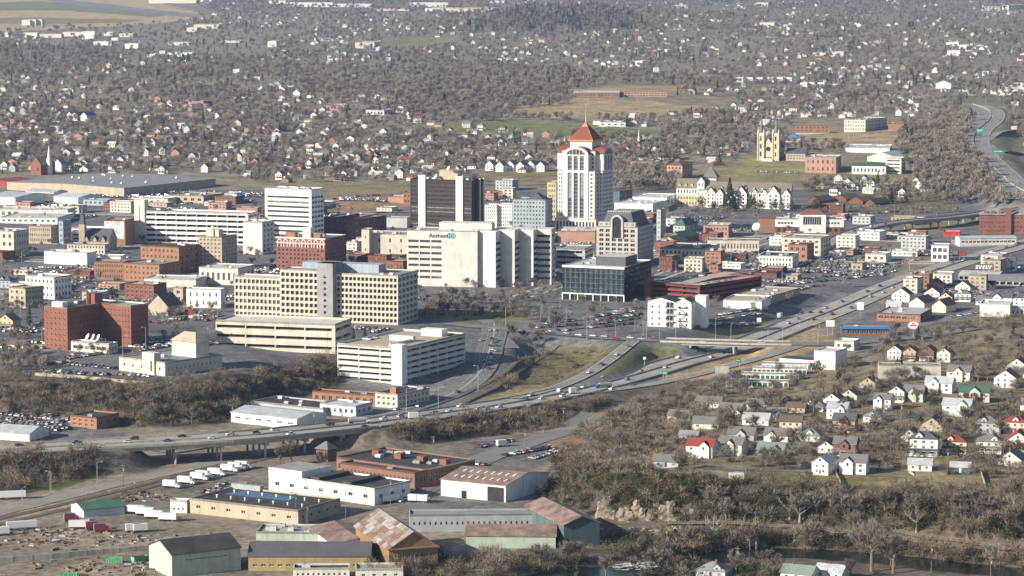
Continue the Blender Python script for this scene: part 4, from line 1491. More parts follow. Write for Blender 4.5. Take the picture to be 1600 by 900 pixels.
 b = MB().use(M('concrete'))
 b.box(-w - 34, 0.4, -0.2, 24, -6, 0)
 b.build('terrace', root)
tudor_hotel()

def spired_church():
 st = mat('pale_yellow_stone', (0.54, 0.48, 0.355), 0.85, 0.15, 0.4, 0.15)
 X, Y, z = at(1200, 251)
 root = tag(empty('church', (X, Y, z), -R(16)), 'pale yellow stone church with twin green spires on the hill', 'church')
 for sx in (-1, 1):
  c = sx * 8.4
  b = MB()
  facade(b, root, (c - 3.3, 0), 'f', 6.6, 31, G(1, 3, 0.35, 0.6, 0.8, 3, 2, 0.6, 'd', 0, None), st)
  facade(b, root, (c + 3.3, 0), 'r', 6.6, 31, G(1, 3, 0.35, 0.6, 0.8, 3, 2, 0.6, 'd', 0, None), st)
  facade(b, root, (c - 3.3, 6.6), 'l', 6.6, 31, None, st)
  facade(b, root, (c + 3.3, 6.6), 'b', 6.6, 31, None, st)
  b.use(st).face((c - 3.3, 0, 31), (c + 3.3, 0, 31), (c + 3.3, 6.6, 31), (c - 3.3, 6.6, 31))
  for ax, ay in ((-3.3, 0), (3.3, 0), (3.3, 6.6), (-3.3, 6.6)):
   b.box(c + ax - 0.7, c + ax + 0.7, ay - 0.7, ay + 0.7, 0, 33)
   b.tube((c + ax, ay, 33), (c + ax, ay, 36.5), 0.7, 0.02, 4)
  b.build('bell_tower', root)
  b = MB().use(mat('verdigris', (0.13, 0.19, 0.17), 0.7, 0.2))
  b.tube((c, 3.3, 31), (c, 3.3, 39), 2.6, 1.5, 8)
  b.tube((c, 3.3, 39), (c, 3.3, 53), 1.4, 0.05, 8)
  b.build('spire', root)
 b = MB()
 facade(b, root, (-5.1, 1.2), 'f', 10.2, 17, G(3, 1, 0.6, 0.3, 0.6, 0.4, 11, 0.8, 'd', 0, None), st)
 b.use(st).face((-5.1, 1.2, 17), (5.1, 1.2, 17), (0, 1.2, 25))
 b.build('front_gable', root)
 g_ = MB().use(GL)
 g_.face(*[(2.6 * math.cos(2 * math.pi * i / 14), 1.1, 13 + 2.6 * math.sin(2 * math.pi * i / 14)) for i in range(14)])
 g_.build('rose_window', root)
 b = MB()
 facade(b, root, (9, 6.6), 'r', 44, 13, G(7, 1, 0.4, 0.7, 1, 2, 2, 0.5, 'd', 0, None), st)
 facade(b, root, (-9, 50.6), 'l', 44, 13, None, st)
 facade(b, root, (9, 50.6), 'b', 18, 13, None, st)
 b.use(st).face((9, 50.6, 13), (-9, 50.6, 13), (0, 50.6, 25))
 b.build('nave_wall', root)
 for sx in (-1, 1):
  b = MB().use(M('slate'))
  p = [(sx * 9.6, 4, 12.4), (0, 4, 25.3), (0, 51, 25.3), (sx * 9.6, 51, 12.4)]
  b.face(*(p if sx < 0 else p[::-1]))
  b.build('nave_roof', root)
 b = MB().use(M('white'))
 for k in range(5):
  b.box(-6 + k * 0.3, 6 - k * 0.3, -6 + k * 1.1, 0, -0.4, 0.4 + k * 0.45)
 b.build('steps', root)
 # parish hall with dark roof to the right
 r2 = gable('parish_hall', 'dark roofed stone hall right of the twin-spired church', 'hall', 1228, 1258, 1266, 240, 252, 5, 'tan', 'slate', G(6, 2, 0.4, 0.5), None, 14, 'u')
spired_church()


# ------------------------------------------------------------------ other buildings of the centre, one row each
def B(label, x0, x1, x2, yt, yb, wall, roof='gravelroof', cf=0, rf=0, cr=0, rr=0, rot=20, name='building', cat='building', **k):
 hf = k.pop('hf', 0.5)
 wf = k.pop('wf', 0.45)
 top = k.pop('top', 1.2)
 f = G(cf, rf, wf, hf, 0.8, 0.8, top, 0.3, 'd', 1, 'offwhite') if cf else None
 r = G(cr, rr, wf, hf, 0.8, 0.8, top, 0.3, 'd', 1, 'offwhite') if cr else None
 return block(name, label, cat, x0, x1, x2, yt, yb, wall, roof, f, r, rot, **k)

# west side of the centre
gable('warehouse', 'huge grey roofed warehouse with tan walls in front of the trees', 'warehouse', 11, 194, 337, 294, 308, 1.5, 'tan', 'greyroof', None, None, 32)
wh = COL.objects[-1].parent
for k in range(13):
 b = MB().use(M('white'))
 b.box(-1, 1, -1, 1, 0, 1.2)
 b.tube((0, 0, 1.2), (0, 0, 1.9), 0.5, 0.3, 8)
 b.build('roof_vent', wh, (-wh['w'] * rnd.uniform(0.1, 0.9), wh['d'] * rnd.uniform(0.1, 0.9), wh['h'] + 1.0))
gable('warehouse', 'long red roofed shed at the left edge', 'warehouse', -30, 12, 52, 284, 292, 2, 'redroof', 'redroof', None, None, 32)
gable('warehouse', 'white ended warehouse with pale ridged roof at the left edge', 'warehouse', -20, 24, 86, 309, 322, 3, 'white', 'tin', None, None, 34, 'u')
gable('warehouse', 'white sided shed just below the huge warehouse', 'warehouse', 40, 84, 106, 301, 310, 2, 'white', 'tin', None, None, 28, 'u')
gable('warehouse', 'pale shed with white gable left of red trucks', 'warehouse', 84, 122, 160, 309, 320, 2.5, 'white', 'lightroof', None, None, 30, 'u')
B('long low pale grey depot with flat white roof', -10, 106, 118, 327, 341, 'offwhite', 'lightroof', 12, 1, 0, 0, 8)
B('low white annex below the pale grey depot', 0, 90, 116, 340, 350, 'white', 'lightroof', 10, 1, 0, 0, 8)
B('white sided depot with blue grey roof beside red trucks', 130, 168, 176, 312, 322, 'bluegrey', 'tin', 5, 1, 2, 1, 20)
B('low tan store with wide roof right of huge warehouse', 262, 318, 350, 306, 318, 'tan', 'greyroof', 5, 1, 4, 1, 24)
B('pale flat store beside the red trucks', 205, 262, 276, 310, 319, 'offwhite', 'lightroof', 6, 1, 0, 0, 20)
B('small pale blue fronted shop far right of huge warehouse', 343, 366, 380, 302, 309, 'paleblue', 'lightroof', 3, 1, 0, 0, 20)
B('cream two storey building with dark arched windows at left edge', -18, 22, 45, 361, 402, 'cream', 'greyroof', 4, 3, 6, 3, 24)
B('tan three storey building with two rows of windows left of dark church', 45, 80, 92, 353, 381, 'tan', 'greyroof', 11, 3, 3, 3, 14)
B('slate grey narrow building left of the church steeple', 92, 99, 112, 345, 382, 'bluegrey', 'greyroof', 2, 4, 5, 4, 24)
B('cream row building with arched windows in front of dark church', 105, 164, 172, 382, 399, 'cream', 'darkroof', 12, 2, 2, 2, 12, top=0.6)
B('plain white walled low hall beside the street lot', 69, 136, 150, 395, 415, 'white', 'lightroof', 0, 0, 0, 0, 24)
B('red brick three storey building with white sash windows', 147, 194, 204, 409, 438, 'orangebrick', 'gravelroof', 12, 3, 0, 0, 10)
B('orange brick building with tall pale window bays', 194, 249, 281, 413, 442, 'orangebrick', 'greyroof', 8, 3, 5, 3, 26, wf=0.35)
B('upper orange brick block with white windows behind the lower one', 220, 280, 311, 386, 428, 'orangebrick', 'darkroof', 9, 4, 4, 4, 26)
B('white penthouse block on brick row left of orange block', 158, 189, 197, 400, 412, 'white', 'lightroof', 0, 0, 0, 0, 10)
B('tan eight storey office with penthouse box', 310, 347, 376, 370, 424, 'tan', 'gravelroof', 6, 8, 5, 8, 22)
r = COL.objects[-1].parent or COL.objects[-1]
while r.parent:
 r = r.parent
b = MB().use(M('cream'))
b.box(-r['w'] * 0.75, -r['w'] * 0.2, 3, 10, r['h'] - 1, r['h'] + 5)
b.box(-r['w'] * 0.5, -r['w'] * 0.4, 2, 3, r['h'] - 1, r['h'] + 8)
b.build('penthouse', r)
B('plain white windowless block behind tan office', 380, 410, 432, 347, 398, 'paleconcrete', 'lightroof', 0, 0, 3, 6, 22)
B('cream theatre building with stepped roofline', 565, 637, 650, 366, 402, 'cream', 'gravelroof', 4, 2, 0, 0, 12, hf=0.35, wf=0.15)
B('taller cream tower corner of the theatre', 565, 577, 584, 358, 402, 'cream', 'gravelroof', 1, 2, 0, 0, 12, hf=0.2, wf=0.2)
B('orange fronted dark brick block right of banded office', 505, 520, 562, 340, 376, 'darkbrick', 'greyroof', 2, 2, 8, 3, 26)
B('dark brick block with pale rooftop box', 540, 562, 604, 343, 380, 'darkbrick', 'gravelroof', 3, 3, 8, 3, 26)
B('pale low roofs between dark brick and theatre', 556, 600, 622, 372, 388, 'greysiding', 'lightroof', 6, 1, 3, 1, 20)
B('top of a small parking deck left of the dark tower', 603, 636, 642, 340, 356, 'greysiding', 'asphalt', 0, 0, 0, 0, 18)
B('low brick store below the theatre', 558, 592, 604, 402, 418, 'darkbrick', 'greyroof', 5, 2, 3, 2, 24)
B('brown brick corner store left of lettered office', 575, 604, 612, 399, 424, 'darkbrick', 'gravelroof', 6, 2, 3, 2, 24)
B('tan topped brick shop by the lettered office', 604, 630, 642, 408, 428, 'brick', 'tan', 5, 1, 3, 1, 24)
B('pink stucco wall of a store on the bank', 606, 632, 640, 307, 318, 'pinkbrick', 'lightroof', 0, 0, 0, 0, 10)
B('orange brick house block on the bank beside dark tower', 630, 642, 650, 300, 320, 'orangebrick', 'brownshingle', 2, 2, 0, 0, 12)
B('white apartment block with small dark windows right of dark tower', 757, 776, 781, 320, 356, 'white', 'lightroof', 5, 6, 2, 6, 14)
B('second white apartment block with dark windows', 777, 800, 805, 319, 356, 'white', 'gravelroof', 6, 6, 1, 6, 14)
B('blue grey hotel block with dark hipped roof left of tall tower', 801, 852, 863, 312, 360, 'bluegrey', 'greyroof', 10, 7, 3, 7, 16)
r = COL.objects[-1]
while r.parent:
 r = r.parent
b = MB().use(M('slate'))
hip(b, -r['w'] * 0.6, -r['w'] * 0.08, 2, r['d'] - 1, r['h'] - 0.5, 5.5)
b.build('hipped_roof', r)
B('yellow brick block tucked behind the tall white tower', 855, 869, 874, 284, 352, 'yellow', 'gravelroof', 4, 8, 0, 0, 14)
B('orange wall of a long low hall at tower foot', 871, 930, 944, 361, 380, 'pinkbrick', 'lightroof', 0, 0, 0, 0, 6)
B('white domed low shops left of orange hall', 832, 866, 872, 366, 380, 'offwhite', 'gravelroof', 4, 1, 0, 0, 10)
B('grey seven storey office behind the arched stone offices', 1026, 1032, 1051, 327, 376, 'greysiding', 'lightroof', 2, 6, 8, 6, 24)
B('white flat roofed civic hall behind stone offices', 988, 1042, 1062, 308, 324, 'white', 'lightroof', 0, 0, 3, 1, 16)
B('long white exhibition hall with grey roof', 960, 1020, 1058, 318, 332, 'white', 'lightroof', 0, 0, 0, 0, 20)
B('blue green metal hall right of the tall tower', 958, 968, 988, 298, 318, 'teal', 'tin', 0, 0, 5, 1, 30)
r = B('teal roofed market pavilion near green roofed hall', 1052, 1070, 1090, 352, 366, 'palegreen', 'greenroof', 3, 2, 3, 2, 28)
b = MB().use(M('teal'))
hip(b, -r['w'] - 1, 1, -1, r['d'] + 1, r['h'], 5)
b.build('hipped_roof', r)
gable('market_hall', 'brick hall with bright green pitched roof', 'hall', 1042, 1066, 1092, 371, 382, 4, 'orangebrick', 'greenroof', None, G(4, 1), 30)
gable('market_hall', 'small tan gabled hall with green edge', 'hall', 1030, 1058, 1074, 378, 388, 4, 'tan', 'greenroof', None, None, 28)
B('pale red brick two storey shop near white dish', 1099, 1138, 1150, 352, 371, 'pinkbrick', 'lightroof', 8, 2, 3, 2, 12)
B('long white fronted row of shops with dark roof', 1105, 1186, 1198, 375, 394, 'cream', 'darkroof', 16, 1, 2, 1, 6, dep=16)
B('white topped brick shops beside the lot', 1031, 1098, 1127, 389, 410, 'offwhite', 'darkroof', 10, 2, 7, 2, 20)
B('dark brick store behind the glass office', 1030, 1050, 1075, 400, 424, 'darkbrick', 'gravelroof', 4, 2, 6, 2, 24)
B('small orange brick house in the downtown lot', 1108, 1122, 1130, 413, 426, 'orangebrick', 'lightroof', 2, 1, 1, 1, 20)
B('white three storey block with dark window pairs by car lots', 1185, 1238, 1251, 400, 419, 'white', 'darkroof', 10, 2, 3, 2, 14)
B('red brick cube with pale top edge in front of tan block', 1231, 1261, 1276, 382, 408, 'orangebrick', 'darkroof', 3, 2, 4, 3, 22)
B('tan block behind the red brick cube', 1222, 1282, 1298, 372, 400, 'cream', 'gravelroof', 6, 3, 4, 3, 22)
B('blue roofed low shop by the car lots', 1330, 1347, 1362, 411, 424, 'tan', 'blueroof', 2, 1, 3, 1, 24)
B('flat white shop amid car lots', 1352, 1384, 1400, 397, 410, 'offwhite', 'lightroof', 3, 1, 3, 1, 20)
B('long white warehouse wall right of white apartments', 1130, 1190, 1206, 470, 486, 'white', 'tan', 0, 0, 0, 0, 16)
B('tan flat roofed warehouse behind white warehouse', 1148, 1206, 1250, 462, 474, 'tan', 'tan', 0, 0, 0, 0, 26)
B('white three storey building with six dark windows by freeway', 1455, 1482, 1488, 383, 409, 'white', 'gravelroof', 3, 2, 1, 2, 12, hf=0.6, wf=0.7)
B('white topped tan shop beside the freeway lots', 1228, 1246, 1258, 430, 440, 'tan', 'lightroof', 2, 1, 0, 0, 20)
B('low grey shop near the curved viaduct', 1402, 1428, 1440, 368, 378, 'greysiding', 'darkroof', 4, 1, 0, 0, 18)
B('small red fronted shop left of long brick mill', 1474, 1500, 1510, 362, 370, 'redtrim', 'lightroof', 4, 1, 0, 0, 10)
gable('platform_shed', 'long pale roofed platform shed beside the freeway', 'shed', 1500, 1588, 1600, 372, 383, 1.5, 'offwhite', 'tin', G(14, 1, 0.8, 0.6), None, -6, 'u', dep=16)

def brick_mill():
 r = B('large red brick mill with grey hipped roof at right edge', 1531, 1576, 1600, 336, 366, 'brick', 'shingle', 11, 4, 8, 4, 8, name='mill', cat='mill', dep=18)
 w, d, h = r['w'], r['d'], r['h']
 b = MB().use(M('greyroof'))
 hip(b, -w - 0.8, 0.8, -0.8, d + 0.8, h, 5)
 b.build('hipped_roof', r)
 for x in (-w * 0.8, -w * 0.55, -w * 0.3):
  b = MB().use(M('brick'))
  b.box(x - 1.6, x + 1.6, 1.2, 3.5, h, h + 3.2)
  b.build('dormer', r)
 b = MB().use(M('brick'))
 b.box(-3, 2, -1.2, 4, 0, h + 6)
 b.build('stair_tower', r)
 b = MB()
 facade(b, r, (2.2, 0.8), 'f', 46, h, G(14, 4, 0.42, 0.5, 0.8, 0.8, 1, 0.3, 'd', 1, 'offwhite'), M('brick'))
 b.build('right_wing', r)
 b = MB().use(M('greyroof'))
 hip(b, 2.0, 48.6, 0.2, d + 0.6, h, 5)
 b.build('right_roof', r)
brick_mill()

def station():
 r = B('low white station building with brick base and hipped red roof', 1211, 1318, 1326, 342, 364, 'white', 'brownshingle', 0, 0, 0, 0, 3, name='station', cat='station', dep=16)
 w, d, h = r['w'], r['d'], r['h']
 b = MB().use(M('brick'))
 b.box(-w - 0.1, 0.1, -0.25, 0.0, 0, h * 0.42)
 b.build('brick_base', r)
 for i in range(12):
  g_ = MB().use(GL)
  g_.box(0, w / 22, -0.06, 0, 0, h * 0.24)
  g_.build('window', r, (-w + w * (i + 0.4) / 12, -0.26, h * 0.08))
 for x in [k / 22 for k in (1, 2, 3, 4, 5, 16, 17, 18, 19, 20)]:
  g_ = MB().use(GL)
  g_.box(0, w / 34, -0.06, 0, 0, h * 0.14)
  g_.build('window', r, (-w + w * x, -0.01, h * 0.62))
 b = MB().use(M('white'))
 b.box(-w * 0.64, -w * 0.26, -2.0, d - 2, 0, h + 4)
 b.build('central_hall', r)
 b = MB().use(M('brick'))
 hip(b, -w * 0.65, -w * 0.25, -2.6, d - 1, h + 4, 4)
 b.build('hall_roof', r)
 for i in range(8):
  g_ = MB().use(GL)
  g_.box(0, w * 0.027, -0.05, 0, 0, h * 0.55)
  g_.build('window', r, (-w * 0.59 + i * w * 0.033, -2.01, h * 0.6))
 b = MB().use(M('orangebrick'))
 b.box(-w - 14, -w - 0.05, 0, d, 0, h)
 b.use(M('brick')).box(-w - 14.4, -w - 0.05, -0.4, d + 0.4, h, h + 0.4)
 b.build('brick_wing', r)
station()

# hillside institutions
B('brown brick school with pale window bays beside green roofed centre', 1258, 1306, 1320, 246, 271, 'pinkbrick', 'gravelroof', 6, 2, 3, 2, 14, cap='white', wf=0.3)
r = B('white community centre with green roof on the hill', 1331, 1384, 1396, 259, 273, 'white', 'greenroof', 9, 1, 3, 1, 10)
b = MB().use(M('greenroof'))
hip(b, -r['w'] - 0.8, 0.8, -0.8, r['d'] + 0.8, r['h'], 2.4)
b.build('hipped_roof', r)
B('white rounded wing with banded balconies beside green roofed centre', 1384, 1408, 1419, 247, 272, 'offwhite', 'lightroof', 1, 4, 1, 4, 20, wf=0.9, hf=0.4)
gable('arena', 'wide pale pitched hall behind the community centre', 'hall', 1355, 1400, 1421, 246, 255, 5, 'offwhite', 'tin', None, None, 26)
B('long white flat roofed hall highest behind the community centre', 1321, 1390, 1406, 231, 240, 'white', 'tin', 0, 0, 0, 0, 10)
B('orange brick school with white bays below the far woods', 1243, 1296, 1300, 196, 208, 'orangebrick', 'lightroof', 8, 2, 0, 0, 6)
B('tan three storey school with brick rear wing', 1319, 1352, 1386, 187, 206, 'cream', 'gravelroof', 8, 3, 10, 3, 30)
B('plain brick hall right of the tan school', 1388, 1412, 1418, 193, 204, 'orangebrick', 'gravelroof', 0, 0, 0, 0, 12)
r = B('yellow walled hall with bright blue hipped roof', 1228, 1250, 1256, 216, 222, 'cream', 'blueroof', 5, 1, 0, 0, 10)
b = MB().use(M('blueroof'))
hip(b, -r['w'] - 1, 1, -1, r['d'] + 1, r['h'], 5)
b.build('hipped_roof', r)
B('long red brick hospital wing with white bays right of tall tower', 985, 1046, 1054, 252, 268, 'pinkbrick', 'brownshingle', 10, 3, 2, 3, 8)
r = B('brick block with white pediment beside the brick hospital wing', 1042, 1066, 1082, 258, 281, 'pinkbrick', 'brownshingle', 4, 3, 4, 3, 26)
b = MB().use(M('brownshingle'))
hip(b, -r['w'] - 0.6, 0.6, -0.6, r['d'] + 0.6, r['h'], 3.5)
b.build('hipped_roof', r)
B('low red roofed shop row behind the white station', 1280, 1330, 1346, 306, 312, 'pinkbrick', 'redroof', 6, 1, 0, 0, 6)
for i, (a, bb, c) in enumerate(((1300, 1322, 311), (1326, 1348, 315), (1352, 1366, 318), (1262, 1280, 314))):
 gable('market_shed', 'low shed with bright red pitched roof, %s from left above the dark lots' % ordinal([1262, 1300, 1326, 1352].index(a) + 1), 'shed', a, bb, bb + 24, c, c + 4, 4, 'darkbrick', 'redroof', None, None, 38, roof2='brownshingle', group='red roofed sheds above the lots')
B('golden brick long school on the far golden field', 892, 968, 972, 145, 152, 'orangebrick', 'lightroof', 16, 1, 0, 0, 3)
B('brick school wing right of the golden field', 975, 1042, 1046, 143, 152, 'pinkbrick', 'lightroof', 14, 2, 0, 0, 3)
B('white fronted hall with pale roofs on green bank', 936, 978, 986, 191, 198, 'white', 'lightroof', 4, 1, 0, 0, 8)
for i, x in enumerate((1150, 1165, 1180, 1197, 1212, 1226)):
 B('far white apartment block, %s from left in the upper row' % ordinal(i + 1), x, x + 11, x + 14, 121, 131, 'white', 'lightroof', 4, 2, 0, 0, 14, group='far white apartment blocks', units=0)
for i, x in enumerate((1250, 1261, 1277)):
 B('far white apartment block, %s from left in the lower right row' % ordinal(i + 1), x, x + 11, x + 14, 129, 139, 'white', 'lightroof', 4, 2, 0, 0, 14, group='far white apartment blocks', units=0)
B('long white warehouse at the right edge above the freeway', 1548, 1604, 1618, 140, 149, 'white', 'lightroof', 0, 0, 0, 0, 20)
B('higher white warehouse at the right edge', 1566, 1606, 1620, 129, 136, 'white', 'lightroof', 0, 0, 0, 0, 8)
gable('warehouse', 'white pitched warehouse beside the upper freeway trees', 'warehouse', 1462, 1486, 1490, 131, 139, 5, 'white', 'lightroof', None, None, 12)
B('far pinkish brick school with tower left of centre', 276, 300, 322, 163, 173, 'pinkbrick', 'gravelroof', 6, 2, 6, 2, 26)
r = B('taller pink brick centre of the far school', 300, 318, 350, 158, 170, 'pinkbrick', 'gravelroof', 5, 3, 6, 3, 24)
B('far orange brick house at the left above the white rows', 16, 34, 40, 186, 197, 'pinkbrick', 'darkroof', 4, 2, 0, 0, 16)
B('long far grey roofed brick hall among trees', 236, 270, 282, 214, 224, 'orangebrick', 'greyroof', 6, 1, 3, 1, 14)
B('far orange brick block at centre left', 382, 400, 410, 200, 210, 'pinkbrick', 'gravelroof', 5, 2, 0, 0, 20)
B('far red brick hall in the tree belt', 510, 538, 548, 164, 173, 'pinkbrick', 'lightroof', 5, 1, 0, 0, 10)
B('far pale blue roofed workshop group', 572, 600, 626, 172, 180, 'paleblue', 'tin', 5, 1, 5, 1, 24)
B('far flat grey hall right of pale blue workshops', 618, 630, 650, 166, 176, 'offwhite', 'lightroof', 3, 1, 5, 1, 28)
B('far brown brick long block below the tree belt', 412, 436, 448, 196, 206, 'darkbrick', 'brownshingle', 6, 1, 3, 1, 18)
B('far tan windowless box at top centre', 555, 585, 596, 66, 76, 'cream', 'lightroof', 0, 0, 0, 0, 12)
B('far white long store at top centre left', 492, 530, 536, 60, 64, 'white', 'lightroof', 0, 0, 0, 0, -6, dep=25)
B('far tan and white shop left of the tan box', 418, 432, 440, 64, 74, 'offwhite', 'lightroof', 0, 0, 0, 0, 12)
B('far teal and white house on the ridge road', 992, 1004, 1012, 95, 104, 'white', 'greenroof', 0, 0, 0, 0, 24)
B('far tan office near the top right', 1538, 1562, 1564, 10, 17, 'cream', 'lightroof', 4, 2, 0, 0, 4)
B('far white and dark office at the top right corner', 1566, 1576, 1600, 8, 15, 'white', 'lightroof', 2, 2, 8, 2, 30)
B('far white office on the top edge right of centre', 1385, 1412, 1416, -1, 3, 'white', 'lightroof', 4, 1, 0, 0, 4)
FARSHED = [(36, 58, 62, 51, 60), (60, 96, 100, 53, 59), (98, 130, 134, 50, 57), (128, 148, 152, 49, 61), (146, 176, 180, 65, 71), (162, 176, 180, 50, 56), (174, 184, 192, 59, 64), (186, 208, 214, 52, 58), (195, 216, 222, 68, 76),
  (185, 190, 194, 84, 90), (230, 242, 246, 84, 90), (249, 258, 262, 79, 84), (262, 296, 300, 66, 71), (276, 284, 288, 84, 89), (290, 308, 316, 43, 50), (300, 342, 348, 38, 45), (232, 330, 336, -2, 5), (262, 300, 306, 82, 86),
  (340, 374, 380, 64, 67), (364, 374, 380, 108, 118), (418, 446, 450, 1, 6), (448, 520, 524, 4, 11), (520, 580, 586, 6, 12), (585, 640, 648, 14, 17), (640, 700, 706, 4, 11), (664, 720, 730, 13, 17), (764, 788, 792, 1, 5), (700, 770, 780, 13, 18),
  (1052, 1075, 1080, 8, 13), (1110, 1140, 1146, 30, 34), (1176, 1210, 1216, 35, 40), (1180, 1200, 1206, 4, 10), (1340, 1360, 1366, 66, 71), (1478, 1498, 1506, 66, 72), (1498, 1510, 1516, 70, 76), (1480, 1500, 1510, 79, 87), (1270, 1290, 1296, 82, 87), (1300, 1318, 1322, 81, 88), (34, 47, 50, 31, 40), (44, 56, 60, 30, 40), (56, 66, 70, 30, 40)]
for i, (x0, x1, x2, yt, yb) in enumerate(sorted(FARSHED)):
 B('far pale store or shed near the top edge, %s from left of them' % ordinal(i + 1), x0, x1, x2, yt, yb, rnd.choice(('white', 'offwhite', 'white', 'cream', 'paleconcrete')), rnd.choice(('lightroof', 'greyroof', 'tin')), 0, 0, 0, 0, 10, name='store', cat='store', group='far stores along the top of the valley', units=0)

# brick landmark church with white steeple on the far left
def small_church():
 r = gable('church', 'brick church with grey roof and white steeple in far left trees', 'church', 48, 64, 86, 257, 274, 8, 'brick', 'greyroof', G(2, 1, 0.3, 0.5), G(4, 1, 0.4, 0.5), 34)
 w, d, h = r['w'], r['d'], r['h']
 b = MB().use(M('brick')).box(-2.5, 2.5, -2.5, 2.5, 0, h + 5) if False else None
 b = MB().use(M('white'))
 b.box(-2.2, 2.2, -2.2, 2.2, 0, h + 6)
 b.tube((0, 0, h + 6), (0, 0, h + 21), 2.2, 0.05, 8)
 b.build('steeple', r, (1.0, d * 0.55, 0))
 r2 = gable('church_hall', 'small hall with pale hipped roof behind the white steeple', 'hall', 84, 96, 104, 256, 268, 5, 'offwhite', 'greyroof', None, None, 30)
 r3 = gable('chapel', 'little orange gabled chapel with white spire behind tall tower', 'church', 990, 1000, 1020, 226, 233, 5, 'orangebrick', 'brownshingle', None, None, 34)
 b = MB().use(M('white'))
 b.box(-1.2, 1.2, -1.2, 1.2, 0, 12)
 b.tube((0, 0, 12), (0, 0, 24), 1.3, 0.05, 8)
 b.build('steeple', r3, (-r3['w'] * 0.4, 3, 0))
small_church()

def dark_church():
 r = gable('church', 'dark slate roofed stone church with tall steeple in the centre', 'church', 124, 170, 178, 376, 392, 9, 'tan', 'slate', None, None, 12, 'u', dep=20)
 w, d, h = r['w'], r['d'], r['h']
 b = MB().use(M('tan'))
 b.box(-w, -w + 5, -1, 4, 0, h + 13)
 b.build('bell_tower', r)
 b = MB().use(M('slate'))
 b.tube((-w + 2.5, 1.5, h + 13), (-w + 2.5, 1.5, h + 30), 3.2, 0.05, 4)
 b.build('steeple', r)
 for k in range(3):
  x = -w * 0.75 + k * w * 0.28
  b = MB().use(M('tan'))
  b.face((x - 2.2, -0.6, h - 1), (x + 2.2, -0.6, h - 1), (x, -0.6, h + 3.4))
  b.use(M('slate'))
  b.face((x - 2.6, -0.9, h - 1.2), (x, -0.9, h + 3.8), (x, 5, h + 3.8), (x - 2.6, 1, h - 1.2))
  b.face((x, -0.9, h + 3.8), (x + 2.6, -0.9, h - 1.2), (x + 2.6, 1, h - 1.2), (x, 5, h + 3.8))
  b.build('cross_gable', r)
dark_church()

r = B('brick building with a big pale mural on its wall', 163, 196, 211, 344, 384, 'orangebrick', 'greyroof', 0, 0, 0, 0, 12)
mm, nt, bb_ = _nodes('pale_mural')
cr_ = nt.nodes.new('ShaderNodeValToRGB')
cr_.color_ramp.elements[0].position, cr_.color_ramp.elements[0].color = 0.42, (0.42, 0.43, 0.45, 1)
cr_.color_ramp.elements[1].position, cr_.color_ramp.elements[1].color = 0.55, (0.72, 0.71, 0.68, 1)
nt.links.new(_noise(nt, 0.35, 5, _pos(nt)), cr_.inputs[0])
nt.links.new(cr_.outputs[0], bb_.inputs['Base Color'])
b = MB().use(mm)
b.box(-r['w'] + 0.2, -1.0, -0.08, -0.005, r['h'] * 0.26, r['h'] - 1.2)
b.build('mural', r)

# red brick wings of the old hospital on the left bluff
def old_hospital():
 r = block('apartment_block', 'tall red brick block with two wings on the left bluff', 'apartment block', 69, 106, 128, 481, 547, 'brick', 'darkroof',
   G(5, 7, 0.3, 0.45, 0.8, 1.0, 1.5, 0.25, 'l', 0, None), G(14, 7, 0.22, 0.4, 1, 1, 1.5, 0.25, 'd', 0, None), 33, dep=46, cap='offwhite')
 w, d, h = r['w'], r['d'], r['h']
 b = MB()
 x0, x1, y0 = 0.1, 24.0, 30.0
 facade(b, r, (x0, y0), 'f', x1 - x0, h, G(10, 7, 0.3, 0.4, 0.6, 1, 1.5, 0.25, 'l', 0, None), M('brick'))
 facade(b, r, (x1, y0), 'r', 16, h, G(5, 7, 0.3, 0.4, 0.8, 1, 1.5, 0.25, 'd', 0, None), M('brick'))
 facade(b, r, (x1, y0 + 16), 'b', x1 - x0, h, None, M('brick'))
 b.build('right_wing', r)
 roof_flat(r, x0, x1, y0, y0 + 16, h, 0.7, M('gravelroof'), M('offwhite'))
 b = MB().use(M('brick'))
 b.box(-7, -1, 26, 33, h - 1, h + 6)
 b.box(-6, -5, 24, 25, h - 1, h + 8)
 b.build('lift_house', r)
 b = MB().use(M('white'))
 b.box(-w * 0.8, -w * 0.35, 3, 8, h - 1, h + 2.5)
 b.build('rooftop_box', r)
old_hospital()

def hillside_centre():
 r = B('beige one storey centre with pyramid topped tower on the bluff', 186, 258, 347, 566, 588, 'cream', 'greyroof', 5, 1, 13, 1, 40, name='community_centre', cat='building', hf=0.3, wf=0.2, units=2)
 w, d, h = r['w'], r['d'], r['h']
 b = MB().use(M('cream'))
 b.box(-w * 0.46, -w * 0.2, -1.2, 4, 0, h + 4.5)
 b.build('entrance_tower', r)
 b = MB().use(M('black')).box(-0.6, 0.6, -0.08, 0, 0, 6)
 b = MB().use(GL)
 b.box(-w * 0.28, -w * 0.25, -1.28, -1.2, 2, h)
 b.build('slot_window', r)
 b = MB().use(M('cream'))
 b.box(-w * 0.62, -w * 0.1, d * 0.62, d * 0.85, h - 1, h + 8)
 b.build('hall_tower', r)
 b = MB().use(M('tan'))
 hip(b, -w * 0.64, -w * 0.08, d * 0.6, d * 0.87, h + 8, 5)
 b.build('tower_roof', r)
 b = MB().use(M('cream'))
 for k in range(8):
  b.box(-0.3, 0.3, d * k / 7 - 0.3, d * k / 7 + 0.3, -5, 0)
 b.build('stilts', r)
hillside_centre()
r = B('low brick hall with flat roof and dishes below red brick block', 111, 170, 184, 537, 553, 'offwhite', 'lightroof', 6, 1, 3, 1, 28, wf=0.6)
for k in range(3):
 dish(r, -r['w'] * (0.62 - 0.14 * k), 3, r['h'], 2.2)
